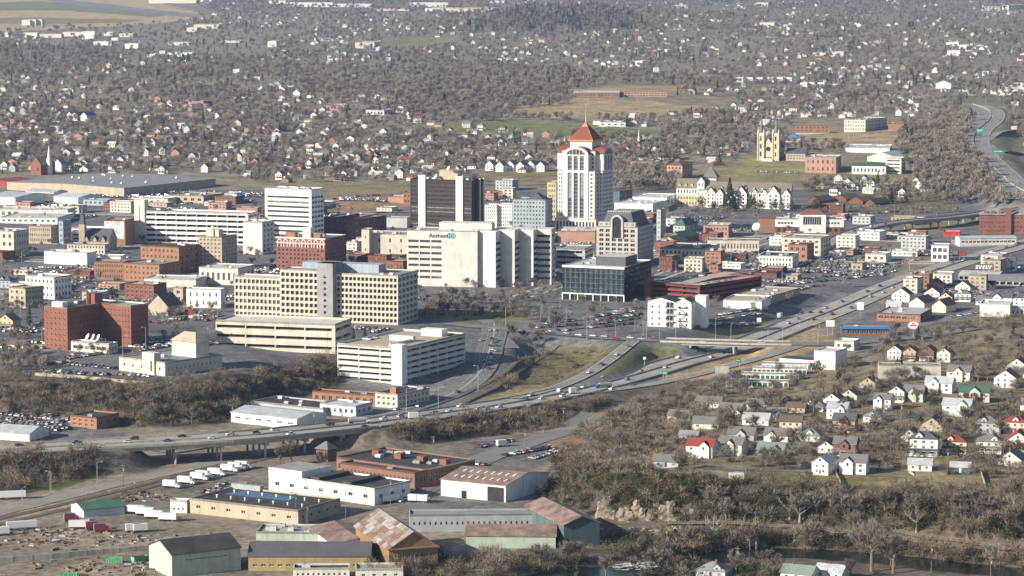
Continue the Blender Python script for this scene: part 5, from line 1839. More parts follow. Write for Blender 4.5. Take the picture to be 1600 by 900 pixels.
B('small brick building with doorways at the foot of the bluff', 110, 151, 186, 652, 671, 'orangebrick', 'darkroof', 4, 2, 3, 1, 30)
gable('shed', 'white low shed at left edge beside the freeway', 'shed', -20, 46, 76, 678, 690, 2.5, 'white', 'tin', None, None, 20, 'u')
B('white office annex beside the deck, many small windows', 291, 345, 352, 452, 482, 'white', 'lightroof', 5, 2, 0, 0, 16, wf=0.25)
B('pale stepped block above the cream precast annex', 311, 372, 398, 419, 446, 'offwhite', 'lightroof', 7, 1, 4, 1, 20)
B('white flat roofed store below the orange brick block', 225, 306, 322, 436, 450, 'offwhite', 'lightroof', 0, 0, 0, 0, 12)
B('white three storey block with stain streaked wall at far left', 40, 85, 112, 433, 468, 'white', 'lightroof', 7, 3, 5, 3, 30)
B('grey brown block with side windows in front of white block', 14, 40, 68, 450, 482, 'tan', 'gravelroof', 3, 3, 6, 3, 34)
B('stone church tower among trees left of the precast annex', 271, 286, 292, 449, 474, 'tan', 'gravelroof', 1, 2, 1, 2, 20)
gable('church', 'dark roofed church below the stone tower', 'church', 232, 262, 284, 478, 494, 7, 'tan', 'slate', None, None, 30)

# buildings along the freeway
def white_apartments():
 r = block('apartment_house', 'white four storey apartment house with gabled front and fire escape', 'apartment house', 1012, 1080, 1111, 473, 515, 'white', 'darkroof',
   G(6, 4, 0.24, 0.42, 0.8, 0.8, 1.4, 0.25, 'd', 0, None), G(3, 4, 0.25, 0.4, 1, 0.8, 1.4, 0.25, 'd', 0, None), 18, dep=24)
 w, d, h = r['w'], r['d'], r['h']
 for f0, f1 in ((0.0, 0.62), (0.66, 1.0)):
  x0, x1 = -w + w * f0, -w + w * f1
  b = MB().use(M('white'))
  b.face((x0, -0.02, h), (x1, -0.02, h), ((x0 + x1) / 2, -0.02, h + 2.4))
  b.use(M('darkroof'))
  b.face((x0, 0, h + 0.1), ((x0 + x1) / 2, 0, h + 2.5), ((x0 + x1) / 2, d * 0.7, h + 2.5), (x0, d * 0.7, h + 0.1))
  b.face(((x0 + x1) / 2, 0, h + 2.5), (x1, 0, h + 0.1), (x1, d * 0.7, h + 0.1), ((x0 + x1) / 2, d * 0.7, h + 2.5))
  b.build('gable_roof', r)
 for k in range(4):
  b = MB().use(M('white'))
  x0, x1, z = -w * 0.57, -w * 0.39, 0.4 + k * h / 4.1
  b.box(x0, x1, -2.0, 0, z, z + 0.25)
  b.use(DARK).face((x0 + .1, -0.04, z + .3), (x1 - .1, -0.04, z + .3), (x1 - .1, -0.04, z + h / 4.6), (x0 + .1, -0.04, z + h / 4.6))
  b.use(M('white'))
  for x in (x0, (x0 + x1) / 2, x1 - 0.2):
   b.box(x, x + 0.2, -2.0, -1.8, z, z + h / 4.2)
  b.box(x0, x1, -2.0, -1.95, z + 0.9, z + 1.05)
  b.build('porch', r)
 b = MB().use(M('black'))
 for k in range(3):
  z = 1 + k * h / 4
  sx = 1 if k % 2 else -1
  c = -w * 0.2
  b.tube((c - sx * 3, -0.7, z), (c + sx * 3, -0.7, z + h / 4), 0.18, 0.18, 4)
  b.box(c - 3.6, c + 3.6, -1.2, -0.1, z + h / 4 - 0.1, z + h / 4 + 0.1)
 b.build('fire_escape', r)
 b = MB().use(M('white'))
 b.box(-0.2, 7, d * 0.45, d * 0.8, 0, h + 3.4)
 b.build('stair_tower', r)
white_apartments()

for i, (x0, x1, y) in enumerate(((1134, 1232, 605), (1158, 1248, 594), (1176, 1260, 585), (1190, 1268, 578))):
 r = block('storage_row', 'white storage unit row with green doors, %s from front' % ordinal(i + 1), 'storage units', x0, x1, x1 + 4, y - 9, y, 'white', 'greyroof', None, None, 8, 0.25, None, 0, 8, None, 2.0, 'storage unit rows by the freeway ramp')
 n = 12
 for k in range(n):
  b = MB().use(M('greenroof'))
  pw = r['w'] / n
  b.box(0, pw * 0.72, -0.07, 0, 0, r['h'] * 0.66)
  b.box(0, pw * 0.72, -0.12, -0.07, r['h'] * 0.3, r['h'] * 0.33)
  b.build('door', r, (-r['w'] + pw * (k + 0.14), 0, 0.1))

r = B('white blocky building with a long low sloped wing beside freeway', 1272, 1305, 1323, 549, 578, 'white', 'lightroof', 0, 0, 0, 0, 28)
b = MB().use(M('white'))
b.prism([(-r['w'] - 22, 0.4), (-r['w'] - 0.05, 0.4), (-r['w'] - 0.05, 12), (-r['w'] - 22, 12)], -2, r['h'] * 0.42)
b.build('low_wing', r)
b = MB().use(M('darkroof'))
b.box(-r['w'] - 21.6, -r['w'] - 0.1, 0.8, 11.6, r['h'] * 0.42, r['h'] * 0.42 + 0.2)
b.build('low_roof', r)
B('white shop with orange edge beside the white block', 1304, 1334, 1344, 533, 548, 'offwhite', 'white', 3, 1, 2, 1, 24)
r = B('low drive-in with blue fascia and pale roof', 1315, 1392, 1397, 511, 525, 'brown', 'lightroof', 10, 1, 2, 1, 2, wf=0.7, hf=0.6, name='restaurant', cat='restaurant', dep=12)
b = MB().use(mat('fascia_blue', (0.05, 0.17, 0.42), 0.5, 0.1))
b.box(-r['w'] - 0.6, 0.6, -0.9, -0.02, r['h'] - 1.3, r['h'] + 0.5)
b.build('fascia', r)
r = B('low orange brick shop with flat bluish roof', 1370, 1438, 1459, 491, 504, 'orangebrick', 'tin', 7, 1, 3, 1, 20, wf=0.7, hf=0.5)
B('long pale concrete garage block below four gabled houses', 1373, 1470, 1477, 570, 592, 'concrete', 'darkroof', 0, 0, 0, 0, 4, dep=9)
B('white plain hall beside the brown cut bank', 1531, 1578, 1590, 475, 496, 'white', 'lightroof', 0, 0, 0, 0, 14)
B('long white shop with dark windows at right edge on the bank', 1578, 1622, 1640, 480, 495, 'offwhite', 'lightroof', 6, 1, 0, 0, 10)
gable('shop', 'pair of low tan gabled shops behind the orange brick shop, right one', 'shop', 1456, 1478, 1494, 478, 489, 4, 'cream', 'brownshingle', None, None, 30)
gable('shop', 'pair of low tan gabled shops behind the orange brick shop, left one', 'shop', 1420, 1444, 1462, 474, 484, 4, 'offwhite', 'brownshingle', None, None, 30)
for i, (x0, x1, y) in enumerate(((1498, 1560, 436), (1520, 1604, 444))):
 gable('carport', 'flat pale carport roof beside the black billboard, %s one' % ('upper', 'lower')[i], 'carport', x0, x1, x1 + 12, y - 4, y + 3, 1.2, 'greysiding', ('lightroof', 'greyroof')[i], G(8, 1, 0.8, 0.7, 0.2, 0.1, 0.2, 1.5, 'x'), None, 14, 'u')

# ------------------------------------------------------------------ works and sheds of the flats
def rib_roof(root, n=8):
 pass

gable('works_shed', 'large pale green shed with dark roof at bottom left', 'shed', 233, 269, 376, 867, 903, 4.0, 'palegreen', 'darkroof', None, G(12, 1, 0.86, 0.16, 6, 5.5, 1.5, 0.3, 'd', 1, 'steel'), 60)
r = B('long white works with dark roof and loading wall', 420, 585, 641, 763, 790, 'white', 'darkroof', 7, 1, 3, 1, 37, hf=0.3, wf=0.3, name='works', units=2)
b = MB().use(M('white'))
b.box(-r['w'], -r['w'] * 0.68, -0.1, r['d'] * 0.8, r['h'] - 1, r['h'] + 3.0)
b.use(M('gravelroof')).box(-r['w'] + 0.4, -r['w'] * 0.68 - 0.4, 0.3, r['d'] * 0.8 - 0.4, r['h'] + 3.0, r['h'] + 3.1)
b.build('raised_office', r)
for k in range(2):
 b = MB().use(M('darkroof'))
 x = -r['w'] * (0.62 - 0.3 * k)
 b.prism([(x, 2), (x + 5, 2), (x + 5, r['d'] - 2), (x, r['d'] - 2)], r['h'] - 0.7, r['h'] + 0.9)
 b.build('roof_monitor', r)
r = B('tan walled works with black roof and row of white vents', 296, 466, 532, 797, 821, 'tan', 'darkroof', 7, 1, 5, 1, 30, hf=0.28, wf=0.25, name='works', units=0)
for k in range(14):
 b = MB().use(M('white'))
 b.tube((0, 0, 0), (0, 0, 1.1), 0.35, 0.35, 7)
 b.tube((0, 0, 1.1), (0, 0, 1.4), 0.6, 0.3, 7)
 b.build('roof_vent', r, (-r['w'] * (0.08 + 0.85 * (k % 7) / 6.5), r['d'] * (0.3 + 0.4 * (k // 7)), r['h'] - 0.7))
b = MB().use(mat('tarpaulin_blue', (0.08, 0.15, 0.24), 0.7, 0.3, 0.4))
b.face((-r['w'] * 0.9, r['d'] * 0.55, r['h'] - 0.64), (-r['w'] * 0.3, r['d'] * 0.55, r['h'] - 0.64), (-r['w'] * 0.35, r['d'] * 0.85, r['h'] - 0.64), (-r['w'] * 0.85, r['d'] * 0.9, r['h'] - 0.64))
b.build('blue_roof_patch', r)
b = MB().use(M('steel'))
b.box(-r['w'], -r['w'] + 16, r['d'] - 1.5, r['d'] + 1.5, r['h'] - 1, r['h'] + 1.6)
b.build('roof_plant', r)
gable('works_shed', 'rusty roofed timber shed with orange brown gable end', 'shed', 608, 684, 690, 853, 889, 6.5, 'timber', 'rust', G(1, 1, 0.85, 0.16, 1, 3.0, 0.4, 0.4, 'd', 9, 'timber'), None, -18, 'v', dep=52, over=0.9, roof2='greyroof')
r = COL.objects[-1].parent
b = MB().use(M('rust'))
b.box(-r['w'] - 0.6, 0.6, -1.2, 0, r['h'] - 0.4, r['h'] + 0.2)
b.build('canopy', r)
# patchwork of roof sheets on the rusty shed
SHEET = [mat('roof_sheet_%d' % q, c, 0.7, 0.3, 0.5, 0.2) for q, c in enumerate(((0.25, 0.185, 0.155), (0.30, 0.26, 0.23), (0.20, 0.13, 0.10), (0.34, 0.32, 0.30)))]
run_, rs_ = r['w'] / 2 + 0.9, 6.5 / (r['w'] / 2)
pw, pl = run_ / 5, (r['d'] + 1.8) / 11
me_ = []
for m_ in SHEET:
 q = MB().use(m_)
 q.box(0.04, pw * math.sqrt(1 + rs_ * rs_) - 0.04, 0.04, pl - 0.04, 0, 0.06)
 me_.append(q.mesh('roof_sheet'))
rf_ = [o for o in r.children if o.name.startswith('roof')][0]
for i in range(5):
 for j in range(11):
  o = place('roof_sheet', rnd.choice(me_), rf_, (-r['w'] - 0.9 + i * pw, -0.9 + j * pl, r['h'] - 0.9 * rs_ + i * pw * rs_ + 0.24 + rnd.uniform(0, 0.05)))
  o.rotation_euler = (0, -math.atan(rs_), 0)
gable('works_shed', 'dark red lean-to roof left of the rusty timber shed', 'shed', 508, 600, 604, 846, 858, 2.0, 'offwhite', 'rust', None, None, -18, 'v', dep=40, wid=22)
B('long pale blue wall shed behind the rusty roofs', 640, 848, 852, 802, 829, 'steel', 'greyroof', 24, 1, 0, 0, -3, dep=12, hf=0.25, wf=0.3, name='works_shed', cat='shed', units=0)
gable('works_shed', 'low rust roofed shed with green sided gable', 'shed', 728, 868, 874, 838, 857, 3.0, 'palegreen', 'rust', None, None, 2, 'u', dep=20)
gable('works_shed', 'tall grey and rust roofed shed with dark green gable end', 'shed', 881, 937, 941, 816, 851, 3.2, 'teal', 'rust', None, None, -20, 'v', dep=46, over=0.8, roof2='greyroof')
r = gable('warehouse', 'white walled warehouse with brown roof and pale skylights', 'warehouse', 689, 790, 860, 759, 785, 3.0, 'white', 'rust', None, None, 30, 'u', dep=40)
for k in range(8):
 for j in range(2):
  b = MB().use(M('offwhite'))
  b.box(-0.5, 0.5, -1.6, 1.6, 0, 0.15)
  o = b.build('skylight', r, (-r['w'] * (0.1 + 0.11 * k), r['d'] * (0.16 + 0.2 * j), r['h'] + 3.0 * (0.32 + 0.4 * j) + 0.25))
  o.rotation_euler = (math.atan2(3.0, r['d'] / 2), 0, 0)
b = MB().use(DARK)
b.box(-r['w'] * 0.28, -0.8, -0.05, 0, 0, r['h'] * 0.86)
b.build('open_bay', r)
b = MB().use(M('black'))
b.box(-r['w'] * 0.68, -r['w'] * 0.6, -0.08, 0, 0, r['h'] * 0.45)
b.build('door', r)
r = B('long brick mill with cream right wall and dark roof', 526, 667, 742, 733, 760, 'millbrick', 'darkroof', 24, 1, 9, 2, 38, hf=0.45, wf=0.5, name='mill', cat='mill')
b = MB().use(M('cream'))
for k in range(1):
 b.box(0.01, 0.12, 0.4, r['d'] - 0.4, r['h'] * 0.92, r['h'] + 0.1)
b.build('cream_cornice', r)
for k in range(4):
 b = MB().use(M('brick'))
 b.box(-r['w'] * (0.1 + 0.25 * k), -r['w'] * (0.1 + 0.25 * k) + 4, r['d'] * 0.45, r['d'] * 0.55, r['h'] - 1, r['h'] + 2)
 b.build('roof_monitor', r)
B('low brick mill in front with black roof', 532, 648, 667, 738, 764, 'millbrick', 'darkroof', 18, 1, 3, 1, 38, hf=0.4, wf=0.4, name='mill', cat='mill')
r = B('small two storey brick house with hipped grey roof at mill end', 494, 512, 526, 703, 722, 'millbrick', 'shingle', 2, 2, 3, 2, 38, name='house', cat='house')
b = MB().use(M('shingle'))
hip(b, -r['w'] - 0.8, 0.8, -0.8, r['d'] + 0.8, r['h'], 3.6)
b.build('hipped_roof', r)
gable('works_shed', 'long low shed with slate roof and mustard wall at bottom centre', 'shed', 388, 578, 582, 869, 892, 3.5, 'mustard', 'slate', G(14, 1, 0.5, 0.25, 1, 0.5, 2, 0.3, 'd', 1, 'white'), None, 0, 'u', dep=24)
B('small pale flat building at bottom edge with small square windows', 458, 546, 552, 887, 905, 'offwhite', 'darkroof', 10, 1, 0, 0, -2, dep=9, hf=0.35, wf=0.4, units=1)
B('small pale building with roof hatch at bottom edge', 556, 630, 634, 888, 906, 'offwhite', 'gravelroof', 4, 1, 0, 0, -4, dep=12, hf=0.35, wf=0.3, units=1)
B('flat pale roof with green plant boxes at bottom centre', 400, 520, 526, 832, 846, 'palegreen', 'gravelroof', 0, 0, 0, 0, 4, dep=18, units=6)
gable('yard_office', 'pale green yard office with white gable beside the rails', 'office', 111, 131, 195, 797, 809, 2.0, 'paleblue', 'greenroof', None, G(6, 1, 0.3, 0.4), 62, 'v')
B('brown and white yard kiosk beside the tan works', 266, 292, 298, 782, 802, 'white', 'gravelroof', 3, 1, 0, 0, 14, top=3.0)
gable('works_shed', 'white metal building with grey roof below the brick row', 'warehouse', 361, 464, 510, 655, 671, 2.0, 'white', 'tin', G(6, 1, 0.5, 0.4), None, 34, 'u')
B('low flat black roofed works behind the white metal building', 392, 505, 545, 638, 650, 'greysiding', 'darkroof', 0, 0, 4, 1, 34)
B('small pale blue shops right of white metal building', 500, 556, 582, 634, 652, 'paleblue', 'lightroof', 6, 1, 3, 1, 30)
r = B('orange brick row with dark roof below white garage', 488, 588, 600, 617, 636, 'orangebrick', 'darkroof', 9, 1, 0, 0, 24, units=2)
r = B('cream corner building with many small windows below white garage', 586, 621, 671, 616, 639, 'cream', 'darkroof', 4, 2, 8, 2, 34)
b = MB().use(M('orangebrick'))
b.box(-8, -4, 4, 8, r['h'] - 1, r['h'] + 3)
b.build('chimney', r)

# smaller shops and houses of business between the landmarks
FILL = [([(0, 398), (140, 398), (300, 440), (300, 480), (225, 520), (120, 470), (0, 470)], 10, 'left of the precast offices'), ([(1030, 376), (1330, 372), (1350, 400), (1200, 440), (1060, 432)], 15, 'between the station and the brick garage'),
  ([(0, 318), (420, 318), (420, 336), (0, 346)], 11, 'below the huge warehouse'), ([(540, 375), (640, 370), (640, 425), (560, 430)], 6, 'around the cream theatre'), ([(1330, 352), (1530, 345), (1500, 400), (1380, 420)], 10, 'by the curved viaduct'),
  ([(960, 330), (1060, 330), (1100, 346), (1040, 362), (1000, 362)], 6, 'behind the arched stone offices'), ([(1480, 428), (1600, 415), (1600, 452), (1420, 460)], 6, 'below the black billboard'), ([(420, 318), (640, 322), (640, 345), (520, 350)], 7, 'on the flats left of the dark tower'),
  ([(760, 292), (870, 296), (870, 306), (760, 318)], 4, 'behind the white apartment blocks'), ([(1260, 345), (1290, 330), (1330, 330), (1340, 345)], 3, 'beside the station roofs')]

def filler():
 lines = [[tuple(q) for q in l] for l in (FREEWAY, CURVE, ELM_W, VIADUCT, RAMP)]
 for poly, n, where in FILL:
  xs, ys = [p[0] for p in poly], [p[1] for p in poly]
  got = []
  for _ in range(n * 60):
   if len(got) >= n:
    break
   px, py = rnd.uniform(min(xs), max(xs)), rnd.uniform(min(ys), max(ys))
   if not inside(poly, np.array([px]), np.array([py]))[0]:
    continue
   X, Y, z = at(px, py)
   w, d, rt = rnd.uniform(9, 24), rnd.uniform(9, 20), rnd.choice((16, 20, 24))
   r = R(rt)
   bad = any(polydist(l, np.array([X]), np.array([Y]), False)[0][0] < 26 for l in lines)
   for u in (0, -0.5, -1):
    for v in (0, 0.5, 1):
     x, y = X + u * w * math.cos(r) + v * d * math.sin(r), Y - u * w * math.sin(r) + v * d * math.cos(r)
     for fx, fy, fw, fd, fr in FOOT:
      a, b = (x - fx) * math.cos(fr) - (y - fy) * math.sin(fr), (x - fx) * math.sin(fr) + (y - fy) * math.cos(fr)
      if -fw - 4 < a < 4 and -5 < b < fd + 4:
       bad = True
   if not bad:
    got.append((px, py, w, d, rt))
    FOOT.append((X, Y, w, d, r))
  for i, (px, py, w, d, rt) in enumerate(sorted(got)):
   wl, rf = rnd.choice(('brick', 'orangebrick', 'offwhite', 'white', 'tan', 'pinkbrick', 'greysiding', 'cream', 'darkbrick')), rnd.choice(('lightroof', 'darkroof', 'gravelroof', 'greyroof', 'lightroof', 'tin'))
   st = rnd.choice((1, 1, 2, 2, 3))
   pm = (py + 60) / 237.0
   nm = {'brick': 'red brick', 'orangebrick': 'orange brick', 'pinkbrick': 'pink brick', 'darkbrick': 'dark brick', 'greysiding': 'grey', 'offwhite': 'off-white'}.get(wl, wl)
   k = len(FOOT)
   B('small %s shop, %s from left %s' % (nm, ordinal(i + 1), where), px - 10, px, px + 6, py - (3.2 * st + 1.2) * pm, py, wl, rf, max(2, int(w / 3.5)), st, max(2, int(d / 4)), st, rt, name='shop', cat='shop', dep=d, wid=w, group='small shops ' + where, units=rnd.choice((0, 1, 2)))
   del FOOT[k:]
filler()

# parking lots of the centre: flat sheets with painted bays
BAY = {}
for k, c in (('dark', (0.085, 0.085, 0.09)), ('mid', (0.14, 0.137, 0.133)), ('pale', (0.23, 0.215, 0.19))):
 BAY[k] = road_mat('lot_' + k, c, [q * 2.75 for q in range(-10, 11)], (), 0.09)
LOTBOX = []
def lots():
 zones = [(-30, 620, 395, 545, 70), (560, 1040, 300, 470, 26), (1030, 1440, 335, 470, 60), (-30, 640, 300, 350, 36), (1440, 1620, 395, 470, 16), (-20, 240, 645, 672, 5), (380, 700, 690, 800, 5)]
 i = 0
 for a, b, c, d, n in zones:
  for _ in range(n):
   px, py = rnd.uniform(a, b), rnd.uniform(c, d)
   X, Y, z = at(px, py)
   w, l = rnd.uniform(10, 27), rnd.uniform(9, 20)
   if any(polydist([tuple(q) for q in ln], np.array([X]), np.array([Y]), False)[0][0] < 34 for ln in (FREEWAY, CURVE, ELM_W, RAMP, SRAMP, VIADUCT)) or (px < 560 and py > 552 and py < 640):
    continue
   r = R(rnd.choice((18, 20, 24)))
   C = [(X + u * math.cos(r) + v * math.sin(r), Y - u * math.sin(r) + v * math.cos(r)) for u, v in ((-w, -l), (w, -l), (w, l), (-w, l))]
   H = [float(height(*q)) for q in C]
   if max(H) - min(H) > 1.2:
    continue
   i += 1
   zz = max(H) + 0.07 + 0.0012 * i
   me = bpy.data.meshes.new('parking_lot')
   me.from_pydata([(q[0], q[1], zz) for q in C], [], [(0, 1, 2, 3)])
   uv = me.uv_layers.new(name='UVMap')
   uv.data.foreach_set('uv', [-w, 0, w, 0, w, 2 * l, -w, 2 * l])
   me.materials.append(BAY[rnd.choice(('dark', 'mid', 'mid', 'pale'))])
   tag(place('parking_lot', me), 'paved parking lot among the downtown blocks', 'parking lot', kind='structure')
   LOTBOX.append((X, Y, zz, w, l, r))
lots()


# ------------------------------------------------------------------ houses
COLNAME = {'white': 'white', 'offwhite': 'off-white', 'cream': 'cream', 'tan': 'tan', 'yellow': 'yellow', 'paleblue': 'pale blue', 'brick': 'red brick', 'pinkbrick': 'pink brick',
  'orangebrick': 'orange brick', 'greysiding': 'grey', 'palegreen': 'pale green', 'brown': 'dark brown', 'bluegrey': 'blue-grey', 'teal': 'teal', 'darkbrick': 'dark brick',
  'shingle': 'grey', 'greyroof': 'grey', 'tin': 'pale metal', 'brownshingle': 'brown', 'redroof': 'red', 'greenroof': 'green', 'darkroof': 'black', 'slate': 'slate', 'copper': 'orange', 'lightroof': 'pale', 'blueroof': 'blue', 'gravelroof': 'tan', 'rust': 'rusty', 'mossroof': 'moss green'}
KINDNAME = {'g': 'front gable', 'u': 'long ridged', 'h': 'hipped', 'x': 'cross gabled'}
HOUSE_XY = []

def house(px, py, wpx, kind, wall, roof, storeys, rot, where, porch=False, dep=None, row='houses on the right hillside', name='house', chim=True):
 X, Y, z = at(px, py)
 pm = FPX / math.hypot(Y, CAM_H - z)
 w = wpx / pm / math.cos(R(rot))
 d = dep or (w * 0.95 if kind in 'hx' else (w * 1.35 if kind == 'g' else w * 0.75))
 d = min(max(d, 6.5), 10.0)
 h = 0.5 + 2.5 * storeys
 label = '%s %s-roofed house, %s' % (COLNAME[wall], COLNAME[roof], where)
 rr = R(rot)
 root = tag(empty(name, (X + math.cos(rr) * w / 2, Y - math.sin(rr) * w / 2, z), -rr), label, 'house', row)
 HOUSE_XY.append((X, Y, max(w, d)))
 wm_, rm_ = M(wall), M(roof)
 rise = {'g': w * 0.34, 'u': d * 0.27, 'h': min(w, d) * 0.29, 'x': d * 0.28}[kind]
 b = MB()
 nc = 3 if w > 8 else 2
 tr = 'white' if wall != 'white' else 'greysiding'
 facade(b, root, (-w, 0), 'f', w, h, G(nc, int(storeys), 0.34, 0.5, 0.7, 0.6, 0.3, 0.12, 'd', 1, tr), wm_)
 facade(b, root, (0, 0), 'r', d, h, G(3 if d > 8 else 2, int(storeys), 0.26, 0.48, 0.8, 0.6, 0.3, 0.12, 'd', 1, tr), wm_)
 facade(b, root, (-w, d), 'l', d, h, None, wm_)
 facade(b, root, (0, d), 'b', w, h, None, wm_)
 b.use(wm_)
 if kind == 'g':
  b.face((-w, 0, h), (0, 0, h), (-w / 2, 0, h + rise))
  b.face((0, d, h), (-w, d, h), (-w / 2, d, h + rise))
 elif kind in 'ux':
  b.face((0, 0, h), (0, d, h), (0, d / 2, h + rise))
  b.face((-w, d, h), (-w, 0, h), (-w, d / 2, h + rise))
 b.build('wall', root)
 if kind in 'gu' or kind == 'x':
  rfo = pitched(root, w, d, h, rise, 'v' if kind == 'g' else 'u', rm_, 0.45)
 else:
  r_ = MB().use(rm_)
  hip(r_, -w - 0.5, 0.5, -0.5, d + 0.5, h - 0.1, rise)
  rfo = r_.build('roof', root)
 if kind == 'g':
  g_ = MB().use(GL)
  g_.box(-0.45, 0.45, -0.04, 0, 0, 1.1)
  g_.build('attic_window', root, (-w / 2, -0.01, h + rise * 0.25))
 if kind in 'xh':                                      # front gable or dormer
  gw = w * 0.4 if kind == 'x' else w * 0.26
  cx = -w * rnd.choice((0.3, 0.5, 0.68))
  f0 = -1.2 if kind == 'x' else 0.6
  zb = h if kind == 'x' else h + rise * 0.15
  gr = gw * 0.42
  q = MB().use(wm_)
  if kind == 'x':
   q.box(cx - gw / 2, cx + gw / 2, f0, 0.02, 0, h, False)
  else:
   q.box(cx - gw / 2, cx + gw / 2, f0, f0 + rise, zb - 0.6, zb + 0.9, False)
   zb += 0.9
  q.face((cx - gw / 2, f0, zb), (cx + gw / 2, f0, zb), (cx, f0, zb + gr))
  q.use(GL).box(cx - 0.45, cx + 0.45, f0 - 0.04, f0, zb - (1.6 if kind == 'x' else 0.8), zb - 0.2, False)
  fg_ = q.build('front_gable' if kind == 'x' else 'dormer', root)
  q = MB().use(rm_)
  e, y1 = gw / 2 + 0.35, d * 0.45
  q.face((cx - e, f0 - 0.3, zb - 0.3), (cx, f0 - 0.3, zb + gr + 0.15), (cx, y1, zb + gr + 0.15), (cx - e, y1, zb - 0.3))
  q.face((cx, f0 - 0.3, zb + gr + 0.15), (cx + e, f0 - 0.3, zb - 0.3), (cx + e, y1, zb - 0.3), (cx, y1, zb + gr + 0.15))
  q.build('gable_roof', fg_)
 if porch:
  q = MB().use(M('white'))
  pd = 2.2
  q.box(-w + 0.1, -0.1, -pd, -0.01, -0.8, 0.5)
  for k in range(4):
   x = -w + 0.3 + (w - 0.6) * k / 3
   q.box(x - 0.11, x + 0.11, -pd + 0.05, -pd + 0.27, 0.5, 2.7)
  q.use(rm_)
  q.face((-w - 0.3, -pd - 0.4, 2.6), (0.3, -pd - 0.4, 2.6), (0.3, 0.0, 3.4), (-w - 0.3, 0.0, 3.4))
  q.use(M('white')).box(-w - 0.2, 0.2, -pd - 0.3, -pd - 0.1, 2.4, 2.6)
  q.build('porch', root)
 else:
  q = MB().use(M(rnd.choice(('brown', 'brown', 'white', 'greysiding'))))
  q.box(0, 0.95, -0.06, 0, 0, 2.1)
  q.build('door', root, (-w * 0.5 - 0.4, -0.01, 0.4))
 if chim and rnd.random() < 0.7:
  q = MB().use(M('brick'))
  zc = h + rise * 0.55
  q.box(-0.35, 0.35, -0.35, 0.35, 0, rise * 0.45 + 0.7)
  q.box(-0.42, 0.42, -0.42, 0.42, rise * 0.45 + 0.7, rise * 0.45 + 0.85)
  q.build('chimney', rfo, (-w * rnd.uniform(0.25, 0.75), d * rnd.uniform(0.4, 0.6), zc))
 f = MB().use(M('concrete'))
 f.box(-w + 0.05, -0.05, 0.05, d - 0.05, -2.5, 0.0)
 f.build('foundation', root)
 return root

